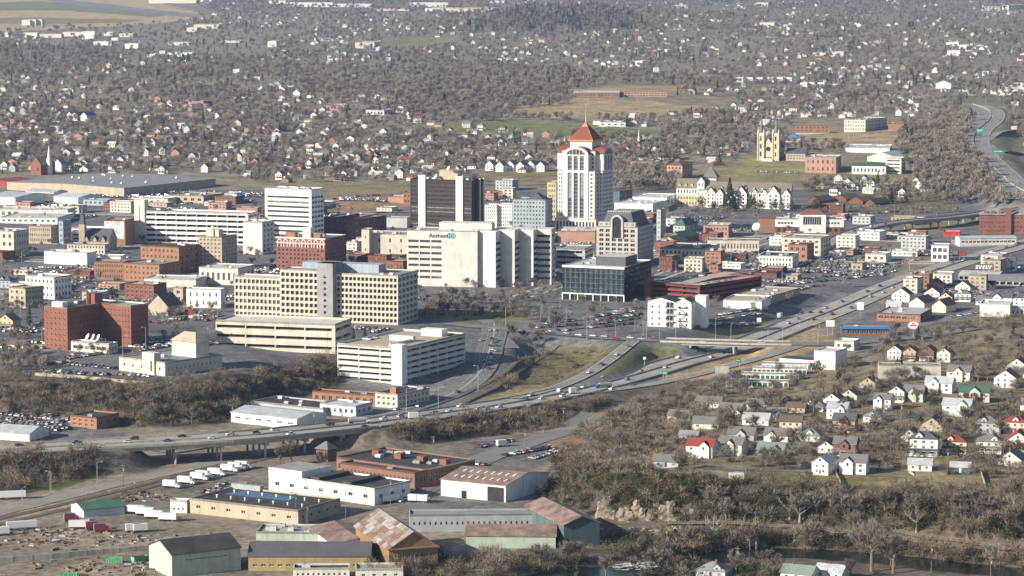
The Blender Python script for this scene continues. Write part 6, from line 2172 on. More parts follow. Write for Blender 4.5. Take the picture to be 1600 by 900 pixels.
NEAR = {
'in the lowest row above the river bluff': [
 (1040, 731, 40, 'u', 'paleblue', 'shingle', 1, 14, 0), (1092, 715, 40, 'x', 'white', 'redroof', 2, 22, 0), (1140, 712, 36, 'x', 'cream', 'shingle', 2, 22, 0), (1203, 713, 40, 'x', 'white', 'mossroof', 1, 18, 0),
 (1281, 742, 24, 'g', 'white', 'tin', 2, 30, 0), (1332, 741, 40, 'x', 'white', 'shingle', 2, 16, 0), (1437, 736, 36, 'u', 'white', 'tin', 1, 12, 0), (1500, 740, 30, 'u', 'teal', 'tin', 1, 12, 0), (1577, 728, 34, 'g', 'offwhite', 'shingle', 1, 26, 0)],
'in the porch row facing the street': [
 (1319, 712, 34, 'x', 'brick', 'shingle', 2, 16, 1), (1443, 712, 42, 'h', 'white', 'slate', 3, 14, 1), (1491, 708, 36, 'h', 'cream', 'copper', 2, 14, 1), (1545, 708, 38, 'h', 'offwhite', 'shingle', 2, 14, 1), (1590, 706, 36, 'g', 'white', 'redroof', 2, 14, 1)],
'in the second row up the right hillside': [
 (1106, 638, 38, 'u', 'white', 'shingle', 1, 18, 0), (1139, 649, 34, 'x', 'white', 'shingle', 1, 22, 0), (1180, 665, 40, 'u', 'white', 'tin', 1, 16, 0), (1102, 671, 40, 'u', 'offwhite', 'shingle', 1, 16, 0), (1157, 688, 40, 'x', 'greysiding', 'shingle', 1, 16, 0),
 (1212, 690, 36, 'x', 'white', 'shingle', 1, 18, 0), (1235, 676, 34, 'u', 'cream', 'brownshingle', 2, 12, 0), (1264, 690, 34, 'h', 'white', 'mossroof', 1, 18, 0), (1318, 674, 34, 'x', 'pinkbrick', 'slate', 2, 16, 1), (1060, 659, 34, 'u', 'offwhite', 'shingle', 1, 20, 0), (1182, 640, 30, 'u', 'white', 'shingle', 1, 18, 0), (1212, 655, 28, 'x', 'white', 'shingle', 1, 18, 0), (1075, 690, 28, 'u', 'offwhite', 'greyroof', 1, 18, 0), (1290, 708, 24, 'g', 'white', 'shingle', 1, 20, 0)],
'in the third row up the right hillside': [
 (1243, 645, 28, 'u', 'tan', 'brownshingle', 1, 16, 0), (1271, 642, 30, 'h', 'white', 'shingle', 1, 16, 1), (1299, 640, 24, 'g', 'white', 'brownshingle', 2, 20, 1), (1325, 634, 26, 'g', 'cream', 'shingle', 2, 18, 1), (1307, 655, 30, 'x', 'white', 'bluegrey', 2, 20, 0),
 (1355, 607, 24, 'g', 'tan', 'brownshingle', 1, 24, 0), (1426, 628, 30, 'x', 'palegreen', 'shingle', 2, 22, 0), (1455, 674, 34, 'g', 'tan', 'brownshingle', 1, 22, 0), (1494, 650, 42, 'x', 'white', 'tin', 2, 18, 0), (1543, 678, 34, 'h', 'greysiding', 'shingle', 2, 18, 0), (1586, 677, 34, 'h', 'offwhite', 'redroof', 2, 18, 0), (1378, 640, 26, 'x', 'white', 'shingle', 2, 20, 0), (1400, 628, 24, 'g', 'offwhite', 'shingle', 2, 20, 1), (1362, 660, 26, 'h', 'white', 'greyroof', 1, 20, 0), (1420, 690, 26, 'g', 'white', 'shingle', 1, 20, 0)],
'in the fourth row up the right hillside': [
 (1466, 614, 40, 'x', 'white', 'tin', 2, 20, 0), (1497, 596, 34, 'x', 'offwhite', 'shingle', 2, 22, 0), (1522, 629, 46, 'x', 'cream', 'greenroof', 2, 12, 0), (1570, 606, 32, 'g', 'white', 'shingle', 2, 24, 0), (1588, 580, 32, 'g', 'offwhite', 'brownshingle', 1, 22, 0), (1612, 650, 34, 'x', 'white', 'shingle', 2, 18, 0), (1616, 600, 34, 'g', 'cream', 'shingle', 2, 18, 0)],
'among four gabled houses above the concrete garages': [
 (1397, 562, 21, 'g', 'white', 'brownshingle', 2, 18, 0), (1421, 564, 20, 'g', 'tan', 'brownshingle', 2, 18, 1), (1448, 563, 21, 'g', 'brown', 'brownshingle', 2, 18, 1), (1474, 566, 20, 'g', 'offwhite', 'shingle', 2, 18, 0)],
'in the group beside the freeway and orange shop': [
 (1407, 472, 26, 'g', 'white', 'greenroof', 2, 24, 0), (1396, 482, 22, 'u', 'offwhite', 'tin', 1, 20, 0), (1456, 464, 22, 'g', 'white', 'brownshingle', 1, 24, 0), (1477, 471, 20, 'g', 'cream', 'slate', 1, 22, 0), (1504, 471, 24, 'h', 'white', 'shingle', 2, 18, 1),
 (1538, 477, 26, 'u', 'offwhite', 'shingle', 1, 16, 0), (1564, 477, 32, 'x', 'white', 'slate', 2, 18, 0), (1597, 478, 28, 'h', 'white', 'slate', 2, 16, 0), (1572, 424, 26, 'x', 'white', 'slate', 3, 18, 1), (1504, 454, 22, 'g', 'offwhite', 'brownshingle', 1, 26, 0), (1458, 450, 20, 'g', 'cream', 'redroof', 1, 26, 0), (1540, 452, 24, 'x', 'offwhite', 'darkroof', 1, 20, 0)],
'at the bottom edge near the river': [
 (1110, 903, 44, 'h', 'greysiding', 'greyroof', 1, 24, 0), (1243, 908, 46, 'u', 'white', 'mossroof', 1, 26, 0), (1294, 905, 40, 'u', 'white', 'tin', 1, 26, 0)],
'at the left edge beside the red brick block': [
 (8, 514, 26, 'g', 'yellow', 'shingle', 2, 20, 1), (24, 546, 26, 'u', 'white', 'brownshingle', 1, 24, 0), (6, 450, 22, 'h', 'bluegrey', 'slate', 2, 22, 0), (82, 488, 22, 'x', 'offwhite', 'slate', 1, 24, 0)],
}
for where, rows in NEAR.items():
 rows = sorted(rows)
 for i, (px, py, wpx, kd, wl, rf, st, ro, po) in enumerate(rows):
  house(px, py, wpx, kd, wl, rf, st, ro, '%s from left %s' % (ordinal(i + 1), where), bool(po))

# simpler prototypes for houses a few pixels across: wall mesh with window recesses drawn as proud frames, roof as its own part
def proto_house(w, d, h, kind, rise, wing=False):
 b = MB()
 wall_m = M('white')
 b.use(wall_m)
 b.box(-w / 2, w / 2, -d / 2, d / 2, -2, h, False)
 if kind == 'g':
  b.face((-w / 2, -d / 2, h), (w / 2, -d / 2, h), (0, -d / 2, h + rise))
  b.face((w / 2, d / 2, h), (-w / 2, d / 2, h), (0, d / 2, h + rise))
 elif kind == 'u':
  b.face((w / 2, -d / 2, h), (w / 2, d / 2, h), (w / 2, 0, h + rise))
  b.face((-w / 2, d / 2, h), (-w / 2, -d / 2, h), (-w / 2, 0, h + rise))
 if wing:
  b.box(w / 2 - 0.02, w / 2 + 3, -d / 3, d / 3, -2, h * 0.6, True)
  b.box(-w / 2 + .5, w / 2 - .5, -d / 2 - 1.8, -d / 2 - 0.02, -1, 0.5)
 b.use(GL)
 n = 3 if w > 8 else 2
 for s in range(int(h // 2.7)):
  for i in range(n):
   x = -w / 2 + w * (i + 0.5) / n
   b.box(x - 0.55, x + 0.55, -d / 2 - 0.05, -d / 2 - 0.005, 1.0 + 2.75 * s, 2.3 + 2.75 * s, False)
  for i in range(2):
   y = -d / 2 + d * (i + 0.5) / 2
   b.box(w / 2 + 0.005, w / 2 + 0.05, y - 0.5, y + 0.5, 1.0 + 2.75 * s, 2.3 + 2.75 * s, False)
 wallme = b.mesh('house')
 r_ = MB().use(M('shingle'))
 o = 0.45
 if kind == 'g':
  s = rise / (w / 2)
  for sg in (-1, 1):
   p = [(sg * (w / 2 + o), -d / 2 - o, h - s * o + .15), (0, -d / 2 - o, h + rise + .15), (0, d / 2 + o, h + rise + .15), (sg * (w / 2 + o), d / 2 + o, h - s * o + .15)]
   r_.face(*(p if sg < 0 else p[::-1]))
 elif kind == 'u':
  s = rise / (d / 2)
  for sg in (-1, 1):
   p = [(-w / 2 - o, sg * (d / 2 + o), h - s * o + .15), (w / 2 + o, sg * (d / 2 + o), h - s * o + .15), (w / 2 + o, 0, h + rise + .15), (-w / 2 - o, 0, h + rise + .15)]
   r_.face(*(p if sg < 0 else p[::-1]))
 else:
  hip(r_, -w / 2 - o, w / 2 + o, -d / 2 - o, d / 2 + o, h, rise)
 if wing:
  r_.face((w / 2, -d / 3 - .3, h * .6), (w / 2 + 3.3, -d / 3 - .3, h * .6), (w / 2 + 3.3, d / 3 + .3, h * .6 + .4), (w / 2, d / 3 + .3, h * .6 + .4))
  r_.face((-w / 2 + .2, -d / 2 - 2.1, 2.5), (w / 2 - .2, -d / 2 - 2.1, 2.5), (w / 2 - .2, -d / 2, 3.3), (-w / 2 + .2, -d / 2, 3.3))
 return wallme, r_.mesh('roof')

PROTO = [proto_house(8, 11, 5.8, 'g', 3.6), proto_house(9, 8.5, 6.0, 'h', 3.0, True), proto_house(12, 8, 3.4, 'u', 2.6), proto_house(7.5, 10, 5.8, 'g', 3.2, True), proto_house(11, 9, 5.8, 'u', 3.0), proto_house(9.5, 9.5, 3.2, 'h', 2.8)]
WALLS = ['white'] * 9 + ['offwhite'] * 5 + ['cream'] * 2 + ['tan', 'pinkbrick', 'pinkbrick', 'paleblue', 'greysiding', 'greysiding', 'brick']
ROOFS = ['shingle'] * 9 + ['greyroof'] * 5 + ['brownshingle'] * 7 + ['tin', 'tin', 'lightroof', 'slate', 'slate', 'redroof', 'rust']

def small_house(X, Y, z, label, group, k=None, rot=None, wall=None, roof=None, sc=1.0):
 wallme, roofme = PROTO[k if k is not None else rnd.randrange(len(PROTO))]
 o = place('house', wallme, None, (X, Y, z), rot if rot is not None else -R(rnd.gauss(19, 5)), (sc, sc, sc))
 wall, roof = wall or rnd.choice(WALLS), roof or rnd.choice(ROOFS)
 o.material_slots[0].link = 'OBJECT'
 o.material_slots[0].material = M(wall)
 r_ = place('roof', roofme, o)
 r_.material_slots[0].link = 'OBJECT'
 r_.material_slots[0].material = M(roof)
 HOUSE_XY.append((X, Y, 12))
 return tag(o, label % (COLNAME[wall], COLNAME[roof]), 'house', group)

# streets of smaller houses behind the centre: (outline, how many, where)
HZ = [([(0, 205), (420, 205), (420, 268), (345, 275), (0, 272)], 58, 'among the trees behind the huge warehouse'),
 ([(420, 208), (640, 208), (640, 282), (520, 286), (420, 285)], 40, 'in the trees behind the banded office'),
 ([(640, 216), (868, 216), (868, 262), (760, 282), (640, 280)], 34, 'in the trees behind the dark tower'),
 ([(960, 216), (1050, 216), (1090, 242), (985, 246)], 10, 'in the trees right of the tall tower'),
 ([(1240, 288), (1330, 286), (1470, 290), (1440, 306), (1330, 306), (1240, 302)], 15, 'on the slope below the brown brick school'),
 ([(1040, 172), (1240, 160), (1320, 178), (1180, 200), (1060, 198)], 22, 'above the twin-spired church'),
 ([(640, 182), (760, 196), (870, 214), (640, 212)], 14, 'along the green bank'),
 ([(1460, 175), (1330, 160), (1240, 150), (1330, 180), (1430, 188)], 10, 'left of the upper freeway')]
taken = []

def free(X, Y, r):
 return all((X - a) ** 2 + (Y - b) ** 2 > r * r for a, b in taken)

def on_street(X, Y, step=62.0, off=14.0):
 """move a point to the nearer side of the nearest of a set of parallel streets"""
 c, s = math.cos(R(18)), math.sin(R(18))
 a, b = X * c - Y * s, X * s + Y * c
 k = round(b / step) * step
 b = k + math.copysign(off, b - k)
 X, Y = a * c + b * s, -a * s + b * c
 return (X, Y, float(height(X, Y)))

def sample(poly, n, r, tries=60):
 xs, ys = [p[0] for p in poly], [p[1] for p in poly]
 out = []
 t = 0
 while len(out) < n and t < n * tries:
  t += 1
  px, py = rnd.uniform(min(xs), max(xs)), rnd.uniform(min(ys), max(ys))
  if not inside(poly, np.array([px]), np.array([py]))[0]:
   continue
  p = on_street(*at(px, py)[:2])
  if free(p[0], p[1], r):
   taken.append(p[:2])
   out.append((px, p))
 return sorted(out)

for poly, n, where in HZ:
 for i, (px, p) in enumerate(sample(poly, n, 21)):
  small_house(p[0], p[1], p[2], '%%s %%s-roofed house, %s from left %s' % (ordinal(i + 1), where), 'houses ' + where)
for i in range(6):
 p = at(768 + i * 16, 266 + (i % 2) * 1.5)
 taken.append(p[:2])
 small_house(p[0], p[1], p[2], '%%s %%s-roofed townhouse, %s from left in the row beside tall tower' % ordinal(i + 1), 'white townhouses beside the tall tower', 0, -R(24), 'white', 'shingle', 1.15)
for i in range(5):
 p = at(112 + i * 7.5, 187 + (i % 2))
 taken.append(p[:2])
 small_house(p[0], p[1], p[2], '%%s %%s-roofed house, %s from left in the far white row at left' % ordinal(i + 1), 'far white row at the left', 0, -R(22), 'white', 'shingle', 1.2)

# the rest of the valley's houses: too many and too small to count, one mass
WOODS = [[(600, 152), (560, 108), (700, 92), (800, 104), (930, 112), (1190, 124), (1200, 136), (1100, 134), (950, 132), (890, 140), (880, 165), (800, 170), (790, 190), (640, 196), (610, 175)],
  [(-200, 76), (170, 74), (190, 96), (60, 112), (-200, 118)], [(280, 92), (500, 100), (560, 112), (540, 130), (380, 122), (250, 130), (200, 112)], [(690, 52), (740, 34), (820, 8), (930, 8), (1000, 22), (1010, 44), (900, 50)],
  [(1060, 196), (1180, 186), (1180, 226), (1060, 240), (1020, 215)], [(1410, 188), (1500, 168), (1522, 190), (1510, 228), (1540, 262), (1560, 300), (1490, 322), (1440, 300), (1400, 232)],
  [(430, 128), (640, 120), (640, 150), (500, 152)], [(960, 240), (1060, 225), (1060, 300), (960, 298)]]
OPEN = [[(895, 170), (935, 170), (935, 195), (895, 195)], [(790, 180), (830, 160), (900, 150), (1150, 150), (1150, 172), (1000, 186), (850, 187)], [(630, 205), (650, 194), (800, 188), (1010, 200), (1060, 208), (1050, 219), (880, 215), (760, 211)], [(-300, 60), (-300, -30), (250, -30), (330, 22), (280, 36), (60, 48)],
  [(20, 46), (280, 38), (430, 50), (440, 82), (300, 92), (120, 72)], [(540, 75), (600, 63), (710, 57), (720, 72), (640, 77)], [(1480, 160), (1560, 158), (1660, 330), (1540, 300), (1490, 230)], [(1050, 285), (1130, 258), (1180, 240), (1230, 235), (1300, 255), (1430, 262), (1490, 275), (1440, 286)],
  [(1240, 186), (1430, 182), (1500, 216), (1480, 234), (1300, 230), (1230, 225)], [(885, 130), (1050, 130), (1060, 156), (885, 156)], [(1315, 225), (1430, 225), (1425, 275), (1250, 275), (1250, 240), (1315, 240)],
  [(975, 245), (1090, 245), (1090, 285), (975, 285)], [(410, 0), (800, 0), (800, 19), (410, 22)], [(430, 286), (650, 284), (650, 335), (430, 340)], [(755, 268), (880, 262), (880, 300), (755, 300)], [(-300, 272), (340, 272), (420, 292), (640, 292), (880, 292), (1040, 300), (1040, 1000), (-300, 1000)], [(1040, 262), (1240, 262), (1270, 330), (1260, 380), (1040, 380)], [(1250, 302), (1370, 302), (1370, 1000), (1040, 1000), (1040, 360)], [(1360, 318), (1800, 330), (1800, 1000), (1360, 1000)]]

def zoned(px, py, polys):
 k = np.zeros(px.shape, bool)
 for p in polys:
  k |= inside(p, px, py)
 return k

def at_many(px, py):
 return np.array([at(a, b) for a, b in zip(px, py)])

def far_houses():
 n = 6600
 px, py = nrs.uniform(-260, 1860, n), 292 * nrs.uniform(0, 1, n) ** 1.25 + 1
 keep = ~zoned(px, py, WOODS + OPEN)
 clump = np.sin(px * 0.021 + 3 * np.sin(py * 0.05)) * np.sin(py * 0.11 + px * 0.006)
 keep &= nrs.uniform(-1.0, 1.1, n) < clump
 px, py = px[keep], py[keep]
 P = at_many(px, py)
 V, F, T, MI = [], [], [], []
 cells = {}
 for a, b in taken:
  cells.setdefault((int(a // 24), int(b // 24)), []).append((a, b))
 pts = []
 wc = [tuple(q * f for q in W[k]) for k in WALLS for f in (0.62, 0.8, 0.95)]
 rc = [W[k] for k in ROOFS]
 for X, Y, z in P:
  if rnd.random() < 0.8:
   X, Y, z = on_street(X, Y)
  c = (int(X // 24), int(Y // 24))
  if any((X - a) ** 2 + (Y - b) ** 2 < 20 ** 2 for i in (-1, 0, 1) for j in (-1, 0, 1) for a, b in cells.get((c[0] + i, c[1] + j), ())):
   continue
  cells.setdefault(c, []).append((X, Y))
  pts.append((X, Y))
  r = -R(rnd.gauss(18, 4) + rnd.choice((0, 0, 0, 90, -20)))
  cs, sn = math.cos(r), math.sin(r)
  w, d, h = rnd.uniform(3.6, 6.2), rnd.uniform(3.8, 5.6), rnd.choice((3.0, 3.2, 5.4))
  if rnd.random() < 0.5:
   rise, g = rnd.uniform(2.2, 3.6), True
  else:
   rise, g = rnd.uniform(2.2, 3.2), False
  v = [(-w, -d, -3), (w, -d, -3), (w, d, -3), (-w, d, -3), (-w, -d, h), (w, -d, h), (w, d, h), (-w, d, h)]
  v += [(0, -d, h + rise), (0, d, h + rise)] if g else [(-w, 0, h + rise), (w, 0, h + rise)]
  n0 = len(V)
  V += [(X + x * cs - y * sn, Y + x * sn + y * cs, z + q) for x, y, q in v]
  wcol, rcol = rnd.choice(wc), rnd.choice(rc)
  fs = [((0, 1, 5, 4), wcol), ((1, 2, 6, 5), wcol), ((2, 3, 7, 6), wcol), ((3, 0, 4, 7), wcol)]
  if g:
   fs += [((4, 5, 8), wcol), ((6, 7, 9), wcol), ((5, 6, 9, 8), rcol), ((7, 4, 8, 9), rcol)]
  else:
   fs += [((5, 6, 11 - 0), wcol), ((7, 4, 10 - 0), wcol), ((4, 5, 11, 10), rcol), ((6, 7, 10, 11), rcol)]
   fs = [(tuple(8 if q == 10 else 9 if q == 11 else q for q in f), c2) for f, c2 in fs]
  for f, c2 in fs:
   F.append(tuple(n0 + q for q in f))
   T.append(c2)
 me = bpy.data.meshes.new('distant_houses')
 me.from_pydata(V, [], F)
 a = me.attributes.new('tint', 'FLOAT_COLOR', 'FACE')
 rgba = np.ones((len(F), 4), np.float32)
 rgba[:, :3] = np.array(T, np.float32)
 a.data.foreach_set('color', rgba.ravel())
 me.materials.append(attr_mat('house_paint', 0.1, 0.3))
 tag(place('distant_houses', me), 'mass of tiny pale houses filling the far valley', 'houses', kind='stuff')
 return pts
FAR_XY = far_houses()


# ------------------------------------------------------------------ trees
def twig_mat(name, col, var=0.35):
 m, nt, b = _nodes(name)
 oi = nt.nodes.new('ShaderNodeObjectInfo')
 f = _mul(nt, _range(nt, oi.outputs['Random'], 1 - var, 1 + var, 0, 1), _range(nt, _noise(nt, 0.6, 2, _pos(nt)), 0.75, 1.25))
 hs = nt.nodes.new('ShaderNodeMix')
 hs.data_type = 'RGBA'
 hs.inputs['A'].default_value = col + (1,)
 hs.inputs['B'].default_value = (col[0] * 1.05, col[1] * 1.02, col[2] * 0.88, 1)
 q = nt.nodes.new('ShaderNodeMath')
 q.operation = 'FRACT'
 q2 = nt.nodes.new('ShaderNodeMath')
 q2.operation = 'MULTIPLY'
 q2.inputs[1].default_value = 17.3
 nt.links.new(oi.outputs['Random'], q2.inputs[0])
 nt.links.new(q2.outputs[0], q.inputs[0])
 nt.links.new(q.outputs[0], hs.inputs['Factor'])
 nt.links.new(_scalecol(nt, hs.outputs['Result'], f), b.inputs['Base Color'])
 b.inputs['Roughness'].default_value = 0.95
 b.inputs['Specular IOR Level'].default_value = 0.1
 return m

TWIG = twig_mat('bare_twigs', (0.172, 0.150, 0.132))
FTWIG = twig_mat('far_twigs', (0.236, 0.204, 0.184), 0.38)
BARK = mat('tree_bark', (0.16, 0.13, 0.105), 0.95, 0.25, 0.8)
PALEBARK = mat('pale_bark', (0.34, 0.305, 0.25), 0.9, 0.25, 0.6)
PALETWIG = twig_mat('pale_twigs', (0.25, 0.215, 0.175), 0.15)
NEEDLE = twig_mat('evergreen_needles', (0.030, 0.045, 0.026), 0.4)
OLIVE = twig_mat('evergreen_leaves', (0.055, 0.062, 0.028), 0.4)
BRUSHM = twig_mat('dry_brush', (0.185, 0.145, 0.10), 0.4)

def stroke(mb, a, b, w, rs):
 """a thin two-sided sliver from a to b"""
 d = b - a
 s = d.cross(Vector((rs.gauss(0, 1), rs.gauss(0, 1), rs.gauss(0, 1))))
 if s.length < 1e-5:
  return
 s = s.normalized() * w
 mb.face(tuple(a - s), tuple(a + s), tuple(b))

def bare_tree(seed, h=11.0, spread=1.0, twigs=11, tw=0.05, bark=None, twm=None):
 rs = random.Random(seed)
 tr = MB().use(bark or BARK)
 cr = MB().use(twm or TWIG)
 top = Vector((rs.uniform(-.3, .3), rs.uniform(-.3, .3), h * rs.uniform(0.28, 0.4)))
 tr.tube((0, 0, -0.6), tuple(top), 0.032 * h, 0.022 * h, 6)
 nl = rs.randint(5, 7)
 for i in range(nl):
  az = 2 * math.pi * (i + rs.uniform(-.3, .3)) / nl
  el = rs.uniform(0.55, 1.25) if i else 1.45
  L = h * rs.uniform(0.30, 0.44)
  d = Vector((math.cos(az) * math.cos(el) * spread, math.sin(az) * math.cos(el) * spread, math.sin(el)))
  a = top * rs.uniform(0.75, 1.0)
  b = a + d * L
  tr.tube(tuple(a), tuple(b), 0.016 * h, 0.007 * h, 5)
  for j in range(6):
   t = rs.uniform(0.35, 1.0)
   p = a + (b - a) * t
   az2, el2 = rs.uniform(0, 2 * math.pi), rs.uniform(0.1, 1.2)
   d2 = (d * 0.8 + Vector((math.cos(az2) * math.cos(el2), math.sin(az2) * math.cos(el2), math.sin(el2) * 0.8)) * 0.9).normalized()
   L2 = h * rs.uniform(0.14, 0.26)
   q = p + d2 * L2
   stroke(tr, p, q, 0.007 * h, rs)
   stroke(tr, p, q, 0.0045 * h, rs)
   for k in range(twigs):
    t2 = rs.uniform(0.15, 1.0)
    c = p + (q - p) * t2
    v = Vector((rs.gauss(0, 1), rs.gauss(0, 1), rs.gauss(0.45, 0.8))).normalized()
    v = (v + d2 * 0.7).normalized()
    stroke(cr, c, c + v * h * rs.uniform(0.07, 0.16), tw * rs.uniform(0.6, 1.2), rs)
 return tr.mesh('trunk'), cr.mesh('crown')

def bush_tree(seed, n=300, h=11.0, tw=0.19, m=None):
 """crown for trees further off: strokes through an uneven dome"""
 rs = random.Random(seed)
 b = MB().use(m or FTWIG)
 lobes = [(Vector((rs.uniform(-2.4, 2.4), rs.uniform(-2.4, 2.4), h * rs.uniform(0.45, 0.75))), rs.uniform(1.7, 2.9)) for _ in range(6)]
 for k in range(n):
  c, r = rs.choice(lobes)
  v = Vector((rs.gauss(0, 1), rs.gauss(0, 1), rs.gauss(0.2, 1))).normalized()
  p = c + v * r * rs.uniform(0.1, 0.75)
  q = p + (v + Vector((0, 0, 0.35))).normalized() * rs.uniform(0.9, 2.1)
  stroke(b, p, q, tw * rs.uniform(0.7, 1.5), rs)
 b.use(BARK).tube((0, 0, -0.6), (0, 0, h * 0.5), 0.2, 0.1, 4)
 for c, r in lobes:
  stroke(b, Vector((0, 0, h * 0.3)), c, 0.12, rs)
 return b.mesh('tree')

def conifer(seed, h=12.0, m=None):
 rs = random.Random(seed)
 tr = MB().use(BARK)
 tr.tube((0, 0, -0.6), (0, 0, h * 0.8), 0.22, 0.05, 5)
 b = MB().use(m or NEEDLE)
 for k in range(170):
  t = rs.random() ** 0.75
  z = h * (0.1 + 0.9 * t)
  r = (1 - t) * h * 0.24 * rs.uniform(0.7, 1.15) + 0.15
  a = rs.uniform(0, 2 * math.pi)
  p = Vector((0, 0, z + 0.4))
  q = Vector((math.cos(a) * r, math.sin(a) * r, z - r * 0.35))
  s = Vector((-math.sin(a), math.cos(a), 0)) * (0.25 + r * 0.22)
  b.face(tuple(p * 0.6 + q * 0.4 - s * 0.4 + Vector((0, 0, z * 0.0))), tuple(q - s), tuple(q + s), tuple(p * 0.6 + q * 0.4 + s * 0.4))
 return tr.mesh('trunk'), b.mesh('crown')

def leafy(seed, n=420, rad=3.2, h=6.5, m=None):
 rs = random.Random(seed)
 b = MB().use(m or OLIVE)
 lobes = [(Vector((rs.uniform(-1.6, 1.6), rs.uniform(-1.6, 1.6), h * rs.uniform(0.25, 0.75))), rs.uniform(1.2, 2.1)) for _ in range(8)]
 for k in range(n):
  c, r = rs.choice(lobes)
  v = Vector((rs.gauss(0, 1), rs.gauss(0, 1), rs.gauss(0.15, 1))).normalized()
  p = c + v * r * rs.uniform(0.55, 1.05)
  u = Vector((rs.gauss(0, 1), rs.gauss(0, 1), rs.gauss(0, 1))).normalized() * rs.uniform(0.25, 0.5)
  w_ = v.cross(u) * 0.8
  b.face(tuple(p - u), tuple(p + w_), tuple(p + u))
 tr = MB().use(BARK)
 tr.tube((0, 0, -0.6), (0, 0, h * 0.5), 0.18, 0.1, 5)
 return tr.mesh('trunk'), b.mesh('crown')

def brush(seed, n=90, m=None):
 rs = random.Random(seed)
 b = MB().use(m or BRUSHM)
 for k in range(n):
  p = Vector((rs.gauss(0, 0.8), rs.gauss(0, 0.8), rs.uniform(-0.2, 0.5)))
  v = Vector((rs.gauss(0, 0.7), rs.gauss(0, 0.7), 1)).normalized()
  stroke(b, p, p + v * rs.uniform(0.8, 2.2), 0.07, rs)
 return b.mesh('brush')

BARE = [bare_tree(s, 11.0, sp, 26, 0.095) for s, sp in ((1, 1.0), (2, 1.2), (3, 0.85), (4, 1.1), (5, 0.95))]
PALET = [bare_tree(s, 15.0, 0.9, 7, 0.06, PALEBARK, PALETWIG) for s in (21, 22)]
BIG = [bare_tree(31, 20.0, 1.25, 42, 0.095), bare_tree(32, 17.0, 1.1, 40, 0.09)]
CON = [conifer(s) for s in (41, 42, 43)]
LEAF = [leafy(s) for s in (51, 52, 53)]

def tree(px, py, kind, h, label, group, rotz=None):
 X, Y, z = at(px, py)
 pool, base, nm = {'bare': (BARE, 11.0, 'bare_tree'), 'pale': (PALET, 15.0, 'pale_tree'), 'big': (BIG, 19.0, 'large_tree'), 'conifer': (CON, 12.0, 'conifer_tree'), 'leafy': (LEAF, 6.5, 'evergreen_tree')}[kind]
 a, b = rnd.choice(pool)
 s = h / base
 sx = s * rnd.uniform(0.9, 1.15)
 root = empty(nm, (X, Y, z), rnd.uniform(0, 6.28) if rotz is None else rotz)
 root.scale = (sx, sx, s)
 place('trunk', a, root)
 place('crown', b, root)
 return tag(root, label, 'tree', group)

KN = {'bare': 'bare grey-brown tree', 'pale': 'pale barked bare tree', 'conifer': 'dark green conifer', 'leafy': 'dark green evergreen tree', 'big': 'large spreading bare tree'}
CLUSTERS = [  # outline of the trunks' feet, count, kinds, heights, where
 ([(960, 806), (1150, 800), (1300, 790), (1450, 800), (1600, 800), (1640, 858), (1450, 836), (1300, 824), (1000, 818)], 56, ('bare', 'bare', 'bare', 'leafy', 'pale'), (10, 16), 'on the wooded bluff above the riverside rails'),
 ([(860, 742), (905, 680), (990, 640), (1080, 640), (1090, 690), (1060, 745), (960, 760)], 46, ('bare',), (7, 11), 'on the brown slope left of the hillside houses'),
 ([(20, 612), (240, 610), (400, 595), (420, 620), (340, 652), (120, 646), (0, 640)], 42, ('bare', 'bare', 'bare', 'leafy'), (6, 10), 'on the brushy bluff below the beige centre'),
 ([(380, 590), (520, 575), (525, 600), (470, 612), (400, 630)], 20, ('bare',), (7, 11), 'in the shaded hollow left of the white garage'),
 ([(655, 472), (700, 462), (800, 470), (840, 488), (790, 497), (700, 492)], 20, ('bare', 'bare', 'leafy', 'pale'), (7, 13), 'on the lawn below the lettered office'),
 ([(795, 520), (850, 505), (880, 500), (860, 540), (800, 560)], 11, ('bare',), (8, 12), 'beside the crowded lot above the ravine'),
 ([(1090, 610), (1250, 590), (1400, 610), (1600, 640), (1600, 720), (1400, 720), (1300, 700), (1200, 725), (1120, 690)], 58, ('bare', 'bare', 'bare', 'bare', 'leafy'), (8, 13), 'between the hillside houses'),
 ([(1360, 520), (1600, 505), (1600, 600), (1430, 605), (1330, 590)], 26, ('bare', 'bare', 'conifer', 'bare'), (6, 11), 'on the upper hillside beside the four gabled houses'),
 ([(840, 880), (960, 870), (1060, 895), (1000, 905), (850, 905)], 12, ('bare',), (8, 12), 'at the bottom edge left of the rapids'),
 ([(1030, 856), (1240, 846), (1420, 862), (1560, 880), (1590, 890), (1400, 886), (1250, 862), (1060, 872)], 15, ('bare', 'bare', 'pale'), (7, 12), 'along the far bank of the river'),
]
